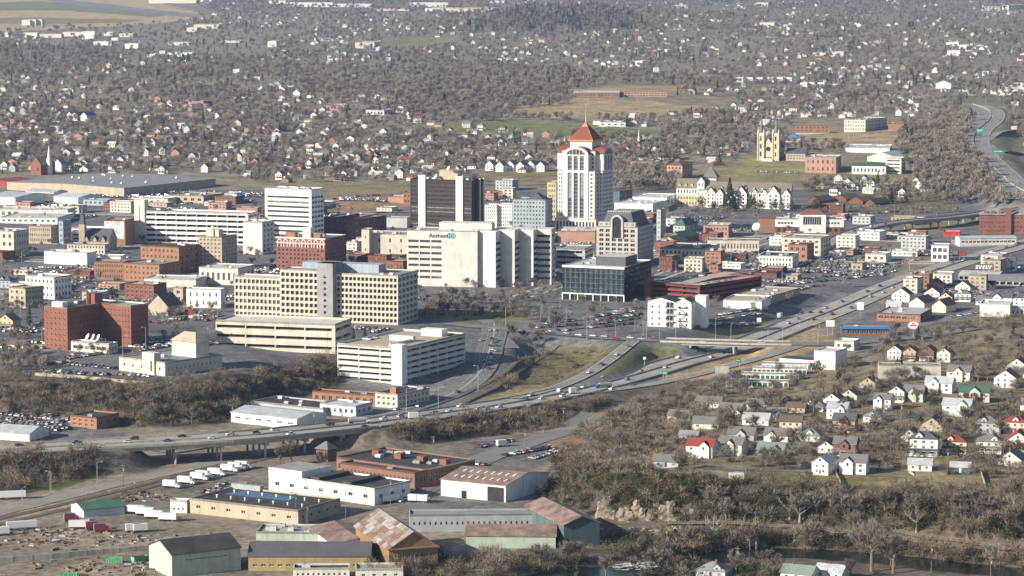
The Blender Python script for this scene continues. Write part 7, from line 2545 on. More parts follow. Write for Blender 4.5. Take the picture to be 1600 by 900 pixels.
EXTRA = [(1362, 893, 'big', 24, 'large spreading bare tree standing over the river'), (1396, 896, 'big', 18, 'rounded bare tree right of the large riverside tree'), (1114, 850, 'pale', 17, 'tall pale barked tree before the dark bluff'), (1182, 858, 'pale', 19, 'tall pale branched tree by the river bend'),
  (1172, 862, 'bare', 15, 'slim bare tree beside the tall pale tree'), (1267, 845, 'pale', 12, 'slender white trunked tree on the far bank'), (902, 905, 'conifer', 8, 'single green conifer at the bottom edge'), (46, 508, 'conifer', 13, 'tall dark conifer left of the red brick block'),
  (38, 528, 'leafy', 8, 'broad evergreen left of the red brick block'), (176, 470, 'leafy', 10, 'rounded evergreen behind the red brick block'), (1312, 598, 'leafy', 9, 'dark evergreen left of the white blocky building'), (1318, 604, 'leafy', 7, 'lower dark evergreen beside the storage rows'),
  (1270, 662, 'leafy', 8, 'rounded evergreen between white cottages'), (552, 530, 'conifer', 9, 'young conifer between the two garages'), (570, 528, 'conifer', 8, 'smaller conifer between the two garages'), (1582, 540, 'conifer', 14, 'tall conifer at the right edge'),
  (300, 662, 'bare', 12, 'rounded bare tree at the foot of the bluff'), (455, 725, 'bare', 14, 'slim bare tree beside the viaduct piers'), (437, 728, 'bare', 12, 'bare tree under the viaduct edge'), (1060, 735, 'bare', 10, 'bare tree beside the pale blue cottage'), (1262, 758, 'bare', 9, 'bare yard tree by the lower fence'),
  (1150, 899, 'bare', 11, 'bare tree at bottom edge left of the moss roofed house'), (1200, 896, 'bare', 13, 'taller bare tree at bottom edge beside the moss roofed house'), (1060, 900, 'bare', 11, 'bare tree at bottom edge left of the grey house'), (1330, 903, 'bare', 10, 'bare tree at bottom edge right of the metal roofed house'),
  (1585, 800, 'bare', 16, 'tall dark bare tree on the right bluff')]
for px, py, kd, h, lb in EXTRA:
 tree(px, py, kd, h, lb, None)
for poly, n, kinds, (h0, h1), where in CLUSTERS:
 pts = []
 xs, ys = [p[0] for p in poly], [p[1] for p in poly]
 t = 0
 while len(pts) < n and t < 4000:
  t += 1
  px, py = rnd.uniform(min(xs), max(xs)), rnd.uniform(min(ys), max(ys))
  if inside(poly, np.array([px]), np.array([py]))[0]:
   if 930 < px < 1095 and 785 < py < 818:
    continue
   X, Y, z = at(px, py)
   if polydist(RIVER, np.array([X]), np.array([Y]), False)[0][0] < 16:
    continue
   if all((X - a) ** 2 + (Y - b) ** 2 > (c * 0.62 + 1.5) ** 2 for a, b, c in HOUSE_XY):
    pts.append((px, py))
 pts.sort()
 for i, (px, py) in enumerate(pts):
  kd = rnd.choice(kinds)
  h = rnd.uniform(h0, h1) * (0.75 if kd == 'leafy' else 1.0)
  tree(px, py, kd, h, '%s, %s tree from left %s' % (KN[kd], ordinal(i + 1), where), 'trees ' + where)
for i, (px, py, kd, h) in enumerate(sorted([(1140, 326, 'conifer', 20), (1146, 330, 'conifer', 14), (1116, 330, 'leafy', 8), (1098, 326, 'leafy', 9), (1174, 326, 'conifer', 10), (1186, 330, 'leafy', 8), (1208, 330, 'leafy', 9), (1222, 330, 'conifer', 9), (1233, 331, 'leafy', 8), (1280, 332, 'leafy', 10), (1165, 332, 'leafy', 6), (1128, 332, 'leafy', 6)])):
 tree(px, py, kd, h * 1.5, '%s, %s from left in front of the half-timbered hotel' % (KN[kd], ordinal(i + 1)), 'evergreens before the half-timbered hotel')

# ------------------------------------------------------------------ uncountable growth: one object per mass, spread by geometry nodes
def scatter(name, label, cat, meshes, P, S, A, I):
 col = bpy.data.collections.new(name + '_source')
 for k, me in enumerate(meshes):
  col.objects.link(bpy.data.objects.new('%s_source_%d' % (name, k), me))
 me = bpy.data.meshes.new(name)
 me.vertices.add(len(P))
 me.vertices.foreach_set('co', np.asarray(P, np.float32).ravel())
 for nm, ty, dat in (('scl', 'FLOAT', S), ('ang', 'FLOAT', A)):
  at_ = me.attributes.new(nm, ty, 'POINT')
  at_.data.foreach_set('value', np.asarray(dat, np.float32))
 ai = me.attributes.new('idx', 'INT', 'POINT')
 ai.data.foreach_set('value', np.asarray(I, np.int32))
 o = place(name, me)
 ng = bpy.data.node_groups.new(name, 'GeometryNodeTree')
 ng.interface.new_socket('Geometry', in_out='INPUT', socket_type='NodeSocketGeometry')
 ng.interface.new_socket('Geometry', in_out='OUTPUT', socket_type='NodeSocketGeometry')
 N = ng.nodes
 gi, go = N.new('NodeGroupInput'), N.new('NodeGroupOutput')
 ci = N.new('GeometryNodeCollectionInfo')
 ci.inputs[0].default_value = col
 ci.inputs[1].default_value = True
 ci.inputs[2].default_value = True
 ip = N.new('GeometryNodeInstanceOnPoints')
 ip.inputs['Pick Instance'].default_value = True

 def named(nm, ty):
  q = N.new('GeometryNodeInputNamedAttribute')
  q.data_type = ty
  q.inputs[0].default_value = nm
  return q.outputs[0]
 cx = N.new('ShaderNodeCombineXYZ')
 L = ng.links
 L.new(named('ang', 'FLOAT'), cx.inputs[2])
 L.new(gi.outputs[0], ip.inputs['Points'])
 L.new(ci.outputs[0], ip.inputs['Instance'])
 L.new(named('idx', 'INT'), ip.inputs['Instance Index'])
 L.new(cx.outputs[0], ip.inputs['Rotation'])
 L.new(named('scl', 'FLOAT'), ip.inputs['Scale'])
 L.new(ip.outputs[0], go.inputs[0])
 md = o.modifiers.new('spread', 'NODES')
 md.node_group = ng
 return tag(o, label, cat, kind='stuff')

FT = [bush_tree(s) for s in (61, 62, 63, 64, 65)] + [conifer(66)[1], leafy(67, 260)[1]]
def valley_woods():
 n = 92000
 u = nrs.uniform(0, 1, n)
 py = 330 * u ** 1.6 - 3
 px = nrs.uniform(-300, 1900, n)
 wood, opn = zoned(px, py, WOODS), zoned(px, py, OPEN)
 clump = np.sin(px * 0.03 + 2 * np.sin(py * 0.08)) * np.sin(py * 0.16 + px * 0.011)
 p = np.where(wood, 0.92, np.clip(0.5 + 0.35 * clump, 0.05, 1))
 p = np.where(opn & ~wood, 0.0, p)
 p = np.where(inside([(20, 46), (280, 38), (430, 50), (440, 82), (300, 92), (120, 72)], px, py), 0.22, p)
 p = np.where(inside([(410, 0), (800, 0), (800, 19), (410, 22)], px, py), 0.4, p)
 dens = np.interp(py, [0, 60, 150, 250, 330], [1.0, 0.85, 0.75, 0.72, 0.6])
 k = nrs.uniform(0, 1, n) < p * dens
 px, py, wood = px[k], py[k], wood[k]
 P = at_many(px, py)
 cells = {}
 for a, b in list(FAR_XY) + taken + [(h[0], h[1]) for h in HOUSE_XY]:
  cells.setdefault((int(a // 20), int(b // 20)), []).append((a, b))
 ok = np.ones(len(P), bool)
 for i, (X, Y, z) in enumerate(P):
  c = (int(X // 20), int(Y // 20))
  for di in (-1, 0, 1):
   for dj in (-1, 0, 1, 2):
    for a, b in cells.get((c[0] + di, c[1] + dj), ()):
     dx, dy = X - a, Y - b
     if dx * dx + dy * dy < 81 or (abs(dx) < 7 and -24 < dy < 0 and (i % 3)):
      ok[i] = False
 P, wood, px, py = P[ok], wood[ok], px[ok], py[ok]
 m = len(P)
 S = nrs.uniform(0.6, 1.45, m) * np.interp(P[:, 1], [2800, 6000, 10000], [0.95, 1.0, 1.15])
 ever = nrs.uniform(0, 1, m) < (0.07 + 0.22 * (np.sin(px * 0.012 + 1) * np.sin(py * 0.07 + 2) > 0.45))
 hill = inside([(690, 52), (740, 34), (820, 8), (930, 8), (1000, 22), (1010, 46), (900, 50), (800, 48)], px, py) | inside([(300, 66), (400, 70), (430, 80), (300, 80)], px, py) | inside([(180, 88), (330, 92), (340, 104), (190, 110)], px, py) | inside([(420, 142), (510, 140), (510, 160), (420, 152)], px, py)
 ever |= hill & (nrs.uniform(0, 1, m) < 0.5)
 I = np.where(ever, nrs.randint(5, 7, m), nrs.randint(0, 5, m))
 S = np.where(I == 6, S * 1.3, S)
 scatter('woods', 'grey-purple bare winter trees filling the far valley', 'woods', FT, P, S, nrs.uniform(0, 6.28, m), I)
valley_woods()

def near_scrub():
 zones = [([(0, 592), (240, 596), (380, 588), (525, 560), (530, 604), (470, 618), (400, 640), (330, 662), (230, 668), (100, 652), (0, 648)], 900), ([(830, 770), (868, 720), (905, 670), (990, 630), (1100, 600), (1140, 600), (1100, 650), (1080, 740), (1300, 760), (1620, 765), (1620, 850), (1450, 836), (1300, 824), (1000, 816), (900, 805)], 1500),
   ([(600, 672), (760, 650), (880, 632), (960, 620), (900, 665), (860, 672), (760, 682), (640, 692)], 420), ([(-20, 712), (150, 708), (160, 740), (90, 755), (-20, 782)], 330), ([(940, 836), (1300, 838), (1600, 872), (1600, 888), (1400, 872), (1200, 858), (960, 878)], 520), ([(760, 612), (800, 580), (860, 552), (960, 548), (930, 572), (860, 602)], 50),
   ([(1080, 600), (1330, 560), (1600, 520), (1620, 750), (1300, 735), (1100, 720)], 420), ([(560, 880), (900, 862), (960, 905), (560, 905)], 260), ([(1000, 896), (1220, 886), (1230, 906), (1000, 908)], 110), ([(640, 475), (830, 480), (830, 500), (640, 500)], 60), ([(1440, 510), (1530, 500), (1610, 500), (1610, 512), (1500, 516)], 60)]
 px, py = [], []
 for poly, n in zones:
  xs, ys = [p[0] for p in poly], [p[1] for p in poly]
  a, b = nrs.uniform(min(xs), max(xs), n * 3), nrs.uniform(min(ys), max(ys), n * 3)
  k = inside(poly, a, b)
  px += list(a[k][:n])
  py += list(b[k][:n])
 P = at_many(px, py)
 ok = np.array([all((X - a) ** 2 + (Y - b) ** 2 > (c * 0.6 + 1) ** 2 for a, b, c in HOUSE_XY) for X, Y, z in P])
 ok &= ~inside([(932, 788), (1095, 786), (1100, 818), (930, 818)], np.array(px), np.array(py)) | (nrs.uniform(0, 1, len(px)) < 0.7)
 rv, _ = polydist(RIVER, P[:, 0], P[:, 1], False)
 ok &= rv > 12.5
 for ln in (FREEWAY, RAMP, SRAMP, CURVE):
  d, _ = polydist([tuple(q) for q in ln], P[:, 0], P[:, 1], False)
  ok &= d > 15
 P = P[ok]
 px = np.array(px)[ok]
 m = len(P)
 meshes = [brush(71), brush(72), brush(73, 90, TWIG), leafy(74, 150, 2, 2.4)[1], bush_tree(75, 200, 5.0, 0.06, TWIG), bush_tree(76, 200, 5.5, 0.06, BRUSHM)]
 bluff = (px > 830) & (px < 1320) & (np.array(py)[ok] > 745)
 I = np.where(nrs.uniform(0, 1, m) < np.where(bluff, 0.45, 0.10), 3, nrs.choice([0, 1, 2, 4, 5], m, p=[0.25, 0.25, 0.2, 0.18, 0.12]))
 S = nrs.uniform(0.7, 1.5, m)
 scatter('undergrowth', 'tangled dry brush and low evergreen scrub on banks', 'undergrowth', meshes, P, S, nrs.uniform(0, 6.28, m), I)
near_scrub()

def cliff_evergreens():
 P = []
 for k in range(900):
  px, py = rnd.uniform(840, 1150), rnd.uniform(742, 796)
  if len(P) < 170 and inside([(845, 765), (900, 745), (1100, 750), (1150, 770), (1100, 790), (940, 792), (870, 790)], np.array([px]), np.array([py]))[0]:
   P.append(at(px, py))
 m = len(P)
 scatter('cliff_evergreens', 'dark green evergreen scrub above the pale rocks', 'undergrowth', [leafy(91)[1], leafy(92)[1]], P, nrs.uniform(0.5, 0.95, m), nrs.uniform(0, 6.28, m), nrs.randint(0, 2, m))
cliff_evergreens()

def centre_trees():
 poly = [(-40, 400), (300, 330), (420, 320), (640, 330), (760, 300), (870, 300), (960, 320), (1060, 330), (1300, 330), (1520, 330), (1420, 420), (1250, 470), (1030, 540), (860, 510), (660, 500), (420, 490), (310, 535), (200, 560), (60, 588), (-40, 596)]
 P = []
 t = 0
 spots = [(rnd.gauss(60, 45), rnd.gauss(470, 26)) for _ in range(60)] + [(rnd.gauss(30, 30), rnd.gauss(395, 8)) for _ in range(14)] + [(rnd.gauss(170, 40), rnd.gauss(505, 18)) for _ in range(30)] + [(rnd.gauss(260, 30), rnd.gauss(500, 14)) for _ in range(24)] + [(rnd.gauss(1090, 40), rnd.gauss(335, 6)) for _ in range(30)]
 spots += [(rnd.uniform(-40, 1500), rnd.uniform(320, 540)) for _ in range(760)] + [(rnd.gauss(735, 45), rnd.gauss(478, 9)) for _ in range(46)] + [(rnd.gauss(830, 26), rnd.gauss(470, 12)) for _ in range(26)] + [(rnd.gauss(1400, 70), rnd.gauss(326, 7)) for _ in range(70)] + [(rnd.gauss(25, 22), rnd.gauss(566, 14)) for _ in range(60)] + [(rnd.gauss(180, 50), rnd.gauss(556, 5)) for _ in range(20)] + [(rnd.gauss(440, 20), rnd.gauss(330, 6)) for _ in range(14)]
 for px, py in spots:
  if not inside(poly, np.array([px]), np.array([py]))[0]:
   continue
  X, Y, z = at(px, py)
  if any(abs(X - fx) + abs(Y - fy) < 2.2 * (w + d) and -w - 3 < (X - fx) * math.cos(r) - (Y - fy) * math.sin(r) < 3 and -3 < (X - fx) * math.sin(r) + (Y - fy) * math.cos(r) < d + 3 for fx, fy, w, d, r in FOOT):
   continue
  if any(polydist([tuple(q) for q in ln], np.array([X]), np.array([Y]), False)[0][0] < 16 for ln in (FREEWAY, RAMP, SRAMP, ELM_W, CURVE, VIADUCT)):
   continue
  P.append((X, Y, z))
 m = len(P)
 scatter('street_trees', 'small bare trees scattered through the town centre', 'trees', FT[:5] + [FT[6]], P, nrs.uniform(0.4, 0.85, m), nrs.uniform(0, 6.28, m), nrs.choice(6, m, p=[.18, .18, .18, .18, .18, .1]))
centre_trees()

def yard_trees():
 poly = [(870, 735), (905, 672), (1000, 640), (1130, 606), (1250, 580), (1340, 545), (1500, 505), (1640, 500), (1640, 760), (1300, 735), (1060, 745)]
 P = []
 for k in range(1300):
  px, py = rnd.uniform(860, 1640), rnd.uniform(505, 755)
  if not inside(poly, np.array([px]), np.array([py]))[0] or len(P) > 330:
   continue
  X, Y, z = at(px, py)
  if any(abs(X - a) < c * 0.55 + 1.5 and -c * 1.0 - 5 < Y - b < c * 0.9 for a, b, c in HOUSE_XY):
   continue
  if any(polydist([tuple(q) for q in ln], np.array([X]), np.array([Y]), False)[0][0] < 17 for ln in (FREEWAY, SRAMP)):
   continue
  P.append((X, Y, z))
 m = len(P)
 src = [bush_tree(s, 420, 9.0, 0.085, TWIG) for s in (81, 82, 83, 84)]
 scatter('yard_trees', 'grey-brown bare trees filling yards of the right hillside', 'trees', src, P, nrs.uniform(0.6, 1.15, m), nrs.uniform(0, 6.28, m), nrs.randint(0, 4, m))
yard_trees()


# ------------------------------------------------------------------ vehicles
PAINT = {'white': (0.72, 0.72, 0.70), 'silver': (0.42, 0.43, 0.44), 'grey': (0.17, 0.175, 0.18), 'black': (0.02, 0.02, 0.022), 'red': (0.32, 0.03, 0.03), 'blue': (0.04, 0.09, 0.22), 'green': (0.03, 0.12, 0.08), 'tan': (0.36, 0.30, 0.20), 'maroon': (0.14, 0.03, 0.04)}
PMIX = ['white'] * 6 + ['silver'] * 6 + ['grey'] * 4 + ['black'] * 4 + ['red'] * 2 + ['blue'] * 3 + ['green', 'tan', 'maroon', 'maroon']

def paint(k):
 n = 'car_paint_' + k
 if n not in MATS:
  m, nt, b = _nodes(n)
  b.inputs['Base Color'].default_value = PAINT[k] + (1,)
  b.inputs['Roughness'].default_value = 0.32
  b.inputs['Coat Weight'].default_value = 0.5
  MATS[n] = m
 return MATS[n]

TYRE = mat('tyre_rubber', (0.02, 0.02, 0.02), 0.9, 0.1)

def extrude_profile(b, prof, w):
 """side outline (x along the car, z up) made w wide"""
 n = len(prof)
 b.face(*[(x, -w / 2, z) for x, z in prof])
 b.face(*[(x, w / 2, z) for x, z in reversed(prof)])
 for i in range(n):
  (x0, z0), (x1, z1) = prof[i], prof[(i + 1) % n]
  b.face((x1, -w / 2, z1), (x0, -w / 2, z0), (x0, w / 2, z0), (x1, w / 2, z1))

def car_mesh(kind):
 body = {'sedan': [(-2.2, .35), (2.2, .35), (2.25, .62), (2.15, .78), (1.0, .92), (-1.5, .95), (-2.2, .9), (-2.3, .6)],
   'van': [(-2.2, .35), (2.3, .35), (2.35, .8), (1.5, 1.0), (-2.25, 1.0), (-2.3, .6)],
   'pickup': [(-2.6, .45), (2.5, .45), (2.55, .9), (1.3, 1.1), (-2.6, 1.1)]}[kind]
 glass = {'sedan': [(1.0, .9), (.25, 1.36), (-1.0, 1.38), (-1.65, .93)], 'van': [(1.5, .98), (.75, 1.68), (-2.05, 1.68), (-2.25, .98)], 'pickup': [(1.3, 1.08), (.75, 1.72), (-.5, 1.72), (-.6, 1.08)]}[kind]
 top = {'sedan': (.3, -1.05, 1.37), 'van': (.8, -2.1, 1.68), 'pickup': (.8, -.55, 1.72)}[kind]
 b = MB().use(paint('white'))
 extrude_profile(b, body, 1.78)
 b.box(top[1], top[0], -.72, .72, top[2] - .02, top[2] + .06)
 b.use(TYRE)
 for x in (-1.35, 1.4):
  for y in (-.86, .86):
   b.tube((x, y - .1, .33), (x, y + .1, .33), .33, .33, 10)
 g = MB().use(GL)
 extrude_profile(g, glass, 1.56)
 return b.mesh('car'), g.mesh('window_glass')

CARS = {k: car_mesh(k) for k in ('sedan', 'van', 'pickup')}
KW = {'sedan': 'car', 'van': 'minivan', 'pickup': 'pickup truck'}

def car(X, Y, z, ang, label, group, kind=None, colour=None):
 kind = kind or rnd.choice(('sedan', 'sedan', 'sedan', 'van', 'pickup'))
 colour = colour or rnd.choice(PMIX)
 a, g = CARS[kind]
 o = place({'sedan': 'car', 'van': 'minivan', 'pickup': 'pickup_truck'}[kind], a, None, (X, Y, z), ang)
 o.material_slots[0].link = 'OBJECT'
 o.material_slots[0].material = paint(colour)
 place('window_glass', g, o)
 return tag(o, label % (colour + ' ' + KW[kind]), KW[kind].split()[0] if kind != 'pickup' else 'pickup', group)

def lot_row(p0, p1, where, group, z=None, gap=2.75, fill=0.88, skew=90):
 a, b = (at(*p0), at(*p1)) if z is None else ([*unproj(p0[0], p0[1], z), z], [*unproj(p1[0], p1[1], z), z])
 L = math.hypot(b[0] - a[0], b[1] - a[1])
 n = max(2, int(L / gap))
 ang = math.atan2(b[1] - a[1], b[0] - a[0])
 k = 0
 for i in range(n):
  if rnd.random() > fill:
   continue
  t = (i + 0.5) / n
  X, Y = a[0] + (b[0] - a[0]) * t, a[1] + (b[1] - a[1]) * t
  zz = (float(height(X, Y)) + 0.12) if z is None else z
  k += 1
  car(X, Y, zz, ang + R(skew) + (math.pi if rnd.random() < 0.4 else 0) + R(rnd.gauss(0, 2)), '%%s, %s in the %s' % (ordinal(k), where), group)

LOTS = [('the lot left of the white apartments', [((836, 513), (902, 508)), ((838, 520), (893, 517)), ((918, 508), (1008, 497)), ((920, 513), (992, 506)), ((925, 502), (1008, 491)), ((962, 488), (1002, 481)), ((850, 507), (900, 501)), ((925, 496), (990, 487))]),
  ('the lot right of the white apartments', [((1116, 494), (1196, 483)), ((1122, 501), (1190, 491)), ((1088, 513), (1184, 507))]),
  ('the bluff lot beside the beige centre', [((60, 579), (150, 587)), ((108, 570), (182, 577)), ((98, 562), (160, 553)), ((180, 586), (244, 590)), ((215, 549), (252, 543)), ((292, 547), (346, 537))]),
  ('the low lot at the left edge', [((0, 655), (62, 663)), ((0, 647), (38, 651)), ((16, 667), (92, 658)), ((42, 656), (96, 646))]),
  ('the works yard by the brown slope', [((786, 713), (862, 700)), ((830, 718), (868, 706)), ((745, 700), (800, 690))])]
FARLOTS = [((1215, 441), (1390, 423)), ((1206, 448), (1368, 431)), ((1256, 427), (1388, 413)), ((1206, 454), (1300, 445)), ((1140, 432), (1215, 424)), ((1150, 420), (1178, 416)), ((128, 441), (196, 447)), ((130, 449), (184, 456)), ((216, 466), (262, 462)), ((62, 418), (110, 421)), ((0, 410), (40, 408)),
  ((1080, 405), (1150, 398)), ((1090, 412), (1160, 404)), ((1145, 396), (1186, 392)), ((255, 322), (340, 314)), ((340, 316), (398, 312)), ((60, 322), (110, 320)), ((1180, 268), (1250, 271)), ((1000, 262), (1060, 256)), ((1300, 325), (1380, 322)), ((1260, 340), (1420, 330)), ((560, 388), (600, 392)), ((1060, 395), (1100, 392)),
  ((240, 470), (290, 466)), ((62, 572), (118, 564)), ((120, 583), (178, 588)), ((150, 572), (184, 574)), ((110, 556), (180, 548)), ((70, 584), (110, 588)), ((300, 492), (340, 486)), ((230, 505), (280, 498)), ((120, 405), (70, 405)), ((440, 345), (500, 338)), ((520, 312), (600, 306)), ((1120, 242), (1160, 236)), ((1200, 375), (1255, 382)), ((1290, 405), (1330, 395)), ((260, 95), (330, 97)), ((60, 62), (250, 66)), ((300, 55), (420, 60)), ((1400, 412), (1440, 405)), ((1500, 470), (1530, 466)), ((1480, 498), (1540, 486)), ((660, 455), (630, 452)), ((835, 440), (875, 445)), ((850, 432), (878, 430)), ((1210, 462), (1260, 450))]
for where, rows in LOTS:
 for i, (p0, p1) in enumerate(rows):
  lot_row(p0, p1, '%s row of %s' % (ordinal(i + 1), where), 'cars in ' + where)

def in_foot(X, Y, pad=1.5):
 for fx, fy, w, d, r in FOOT:
  dx, dy = X - fx, Y - fy
  if abs(dx) + abs(dy) > 2.2 * (w + d):
   continue
  u, v = dx * math.cos(r) - dy * math.sin(r), dx * math.sin(r) + dy * math.cos(r)
  if -w - pad < u < pad and -pad < v < d + pad:
   return True
 return False

def parked_mass():
 ms = []
 for k in ('white', 'white', 'silver', 'grey', 'black', 'red', 'blue', 'silver', 'maroon', 'white', 'tan', 'silver', 'grey'):
  a, g = CARS[rnd.choice(('sedan', 'sedan', 'van'))]
  b = MB()
  b.v = [tuple(v.co) for v in a.vertices] + [tuple(v.co) for v in g.vertices]
  b.f = [tuple(p.vertices) for p in a.polygons] + [tuple(q + len(a.vertices) for q in p.vertices) for p in g.polygons]
  b.m = [p.material_index for p in a.polygons] + [2] * len(g.polygons)
  b.mats = [paint(k), TYRE, GL]
  ms.append(b.mesh('car'))
 P, A = [], []
 for p0, p1 in FARLOTS:
  a, b = at(*p0), at(*p1)
  L = math.hypot(b[0] - a[0], b[1] - a[1])
  ang = math.atan2(b[1] - a[1], b[0] - a[0])
  for i in range(int(L / 2.9)):
   if rnd.random() < 0.25:
    continue
   t = (i + 0.5) * 2.9 / L
   X, Y = a[0] + (b[0] - a[0]) * t, a[1] + (b[1] - a[1]) * t
   if not in_foot(X, Y, 2.5):
    P.append((X, Y, float(height(X, Y)) + 0.12))
    A.append(ang + math.pi / 2 + rnd.gauss(0, 0.03))
 for X, Y, z, w, l, r in LOTBOX:
  for v in (-l + 3, -l + 9.5, l - 9.5, l - 3):
   u = -w + 1.4
   while u < w - 1:
    u += 2.75
    x, y = X + u * math.cos(r) + v * math.sin(r), Y - u * math.sin(r) + v * math.cos(r)
    if rnd.random() < 0.55 and not in_foot(x, y, 2.5):
     P.append((x, y, z + 0.02))
     A.append(-r + math.pi / 2 + rnd.gauss(0, 0.03))
 scatter('distant_cars', 'rows of tiny parked cars in the farther lots', 'cars', ms, P, [1.0] * len(P), A, [rnd.randrange(len(ms)) for _ in P])
parked_mass()

def deck_cars(r, spots, where):
 for i, (fx, fy) in enumerate(spots):
  v = r.matrix_world if False else None
  c, s = math.cos(r.rotation_euler[2]), math.sin(r.rotation_euler[2])
  x, y = -r['w'] * fx, r['d'] * fy
  car(r.location[0] + x * c - y * s, r.location[1] + x * s + y * c, r.location[2] + r['h'] - 1.08, r.rotation_euler[2] + R(rnd.choice((0, 180))), '%%s, %s on the roof deck of %s' % (ordinal(i + 1), where), 'cars on ' + where)
deck_cars(BRICK_GARAGE, [(0.9, 0.08 + 0.048 * k) for k in range(16) if k % 5 != 3] + [(0.12, 0.1 + 0.06 * k) for k in range(9) if k % 3], 'the red brick garage')
NG = [o for o in COL.objects if o.get('label', '').startswith('white concrete parking garage')][0]
deck_cars(NG, [(0.9, 0.35), (0.9, 0.40), (0.9, 0.47), (0.45, 0.95), (0.3, 0.95), (0.1, 0.9)], 'the white garage')

def heading(line, X, Y):
 d, key = polydist([tuple(p) for p in line], np.array([X]), np.array([Y]), False)
 i = min(int(key[0]), len(line) - 2)
 return math.atan2(line[i + 1][1] - line[i][1], line[i + 1][0] - line[i][0]), float(np.interp(key[0], np.arange(len(line)), line[:, 2]))

def road_cars(line, pts, where, group, dz=0.1):
 for i, p in enumerate(sorted(pts)):
  X, Y = unproj(p[0], p[1], 0)
  for _ in range(3):
   ang, z = heading(line, X, Y)
   X, Y = unproj(p[0], p[1], z)
  car(X, Y, z + dz, ang + (math.pi if rnd.random() < 0.5 else 0), '%%s, %s from left %s' % (ordinal(i + 1), where), group, *p[2:])

road_cars(FREEWAY, [(120, 693, 'pickup', 'blue'), (200, 692, 'sedan', 'white'), (210, 687), (261, 690, 'sedan', 'blue'), (284, 683, 'sedan', 'black'), (332, 686, 'sedan', 'white'), (400, 678), (455, 680), (516, 665, 'pickup', 'black'), (626, 652), (679, 646, 'sedan', 'green'),
     (702, 644, 'sedan', 'white'), (747, 640, 'sedan', 'silver'), (760, 640, 'sedan', 'silver'), (822, 626, 'sedan', 'blue'), (846, 624, 'sedan', 'white'), (830, 619), (879, 620, 'van', 'white'), (875, 612), (912, 606), (956, 609, 'sedan', 'white'), (991, 603, 'sedan', 'black'), (1002, 581, 'sedan', 'maroon'),
     (1087, 553, 'van', 'white'), (1100, 554, 'sedan', 'black'), (1112, 559, 'sedan', 'silver'), (1130, 552, 'sedan', 'black'), (570, 668), (600, 656), (430, 673), (60, 703), (30, 697), (160, 699), (360, 680), (720, 636), (780, 637), (940, 593), (1040, 575), (1060, 560), (980, 594)], 'on the freeway below the bridge', 'cars on the near freeway')
road_cars(FREEWAY, [(1355, 456), (1315, 472), (1380, 458), (1266, 489), (1252, 490), (1282, 489), (1247, 499), (1300, 492), (1375, 448), (1415, 436), (1450, 426), (1465, 421), (1505, 408), (1550, 394), (1572, 388), (1425, 428), (1340, 476), (1330, 482), (1395, 450), (1440, 434), (1488, 411), (1525, 404), (1585, 382), (1270, 500), (1232, 506), (1360, 464), (1290, 482)], 'on the freeway beyond the bridge', 'cars on the far freeway')
road_cars(RAMP, [(920, 583, 'sedan', 'white'), (940, 571, 'pickup', 'blue'), (963, 555, 'sedan', 'white'), (981, 542, 'sedan', 'grey')], 'climbing the curved ramp', 'cars on the ramp', 0.2)
road_cars(CURVE, [(765, 541, 'sedan', 'maroon'), (768, 530), (769, 547), (770, 536), (767, 554), (767, 562), (765, 570), (763, 577), (775, 533), (775, 541), (774, 549), (750, 533, 'sedan', 'silver'), (772, 517), (765, 517), (757, 566), (715, 614), (655, 636), (620, 641)], 'on the curving street', 'cars on the curving street', 0.15)
road_cars(ELM_W, [(905, 525, 'van', 'white'), (927, 526, 'sedan', 'white'), (945, 527), (962, 530), (985, 529, 'sedan', 'white'), (1003, 531), (885, 522), (1020, 530, 'sedan', 'red')], 'on the avenue left of the bridge', 'cars on the avenue', 0.2)
road_cars(ELM_B, [(1097, 535, 'sedan', 'silver'), (1158, 537, 'sedan', 'red'), (1190, 537, 'sedan', 'silver')], 'crossing the flat overpass', 'cars on the overpass', 0.1)
road_cars(VIADUCT, [(1347, 360, 'van', 'white'), (1362, 355), (1383, 351, 'sedan', 'red'), (1335, 362)], 'on the curved viaduct', 'cars on the curved viaduct')
road_cars(NORTHWAY, [(1535, 250, 'van', 'white'), (1517, 230), (1570, 277), (1594, 288), (1530, 243), (1540, 192), (1550, 182), (1528, 206), (1552, 262), (1545, 262)], 'on the upper right freeway', 'cars on the upper freeway')

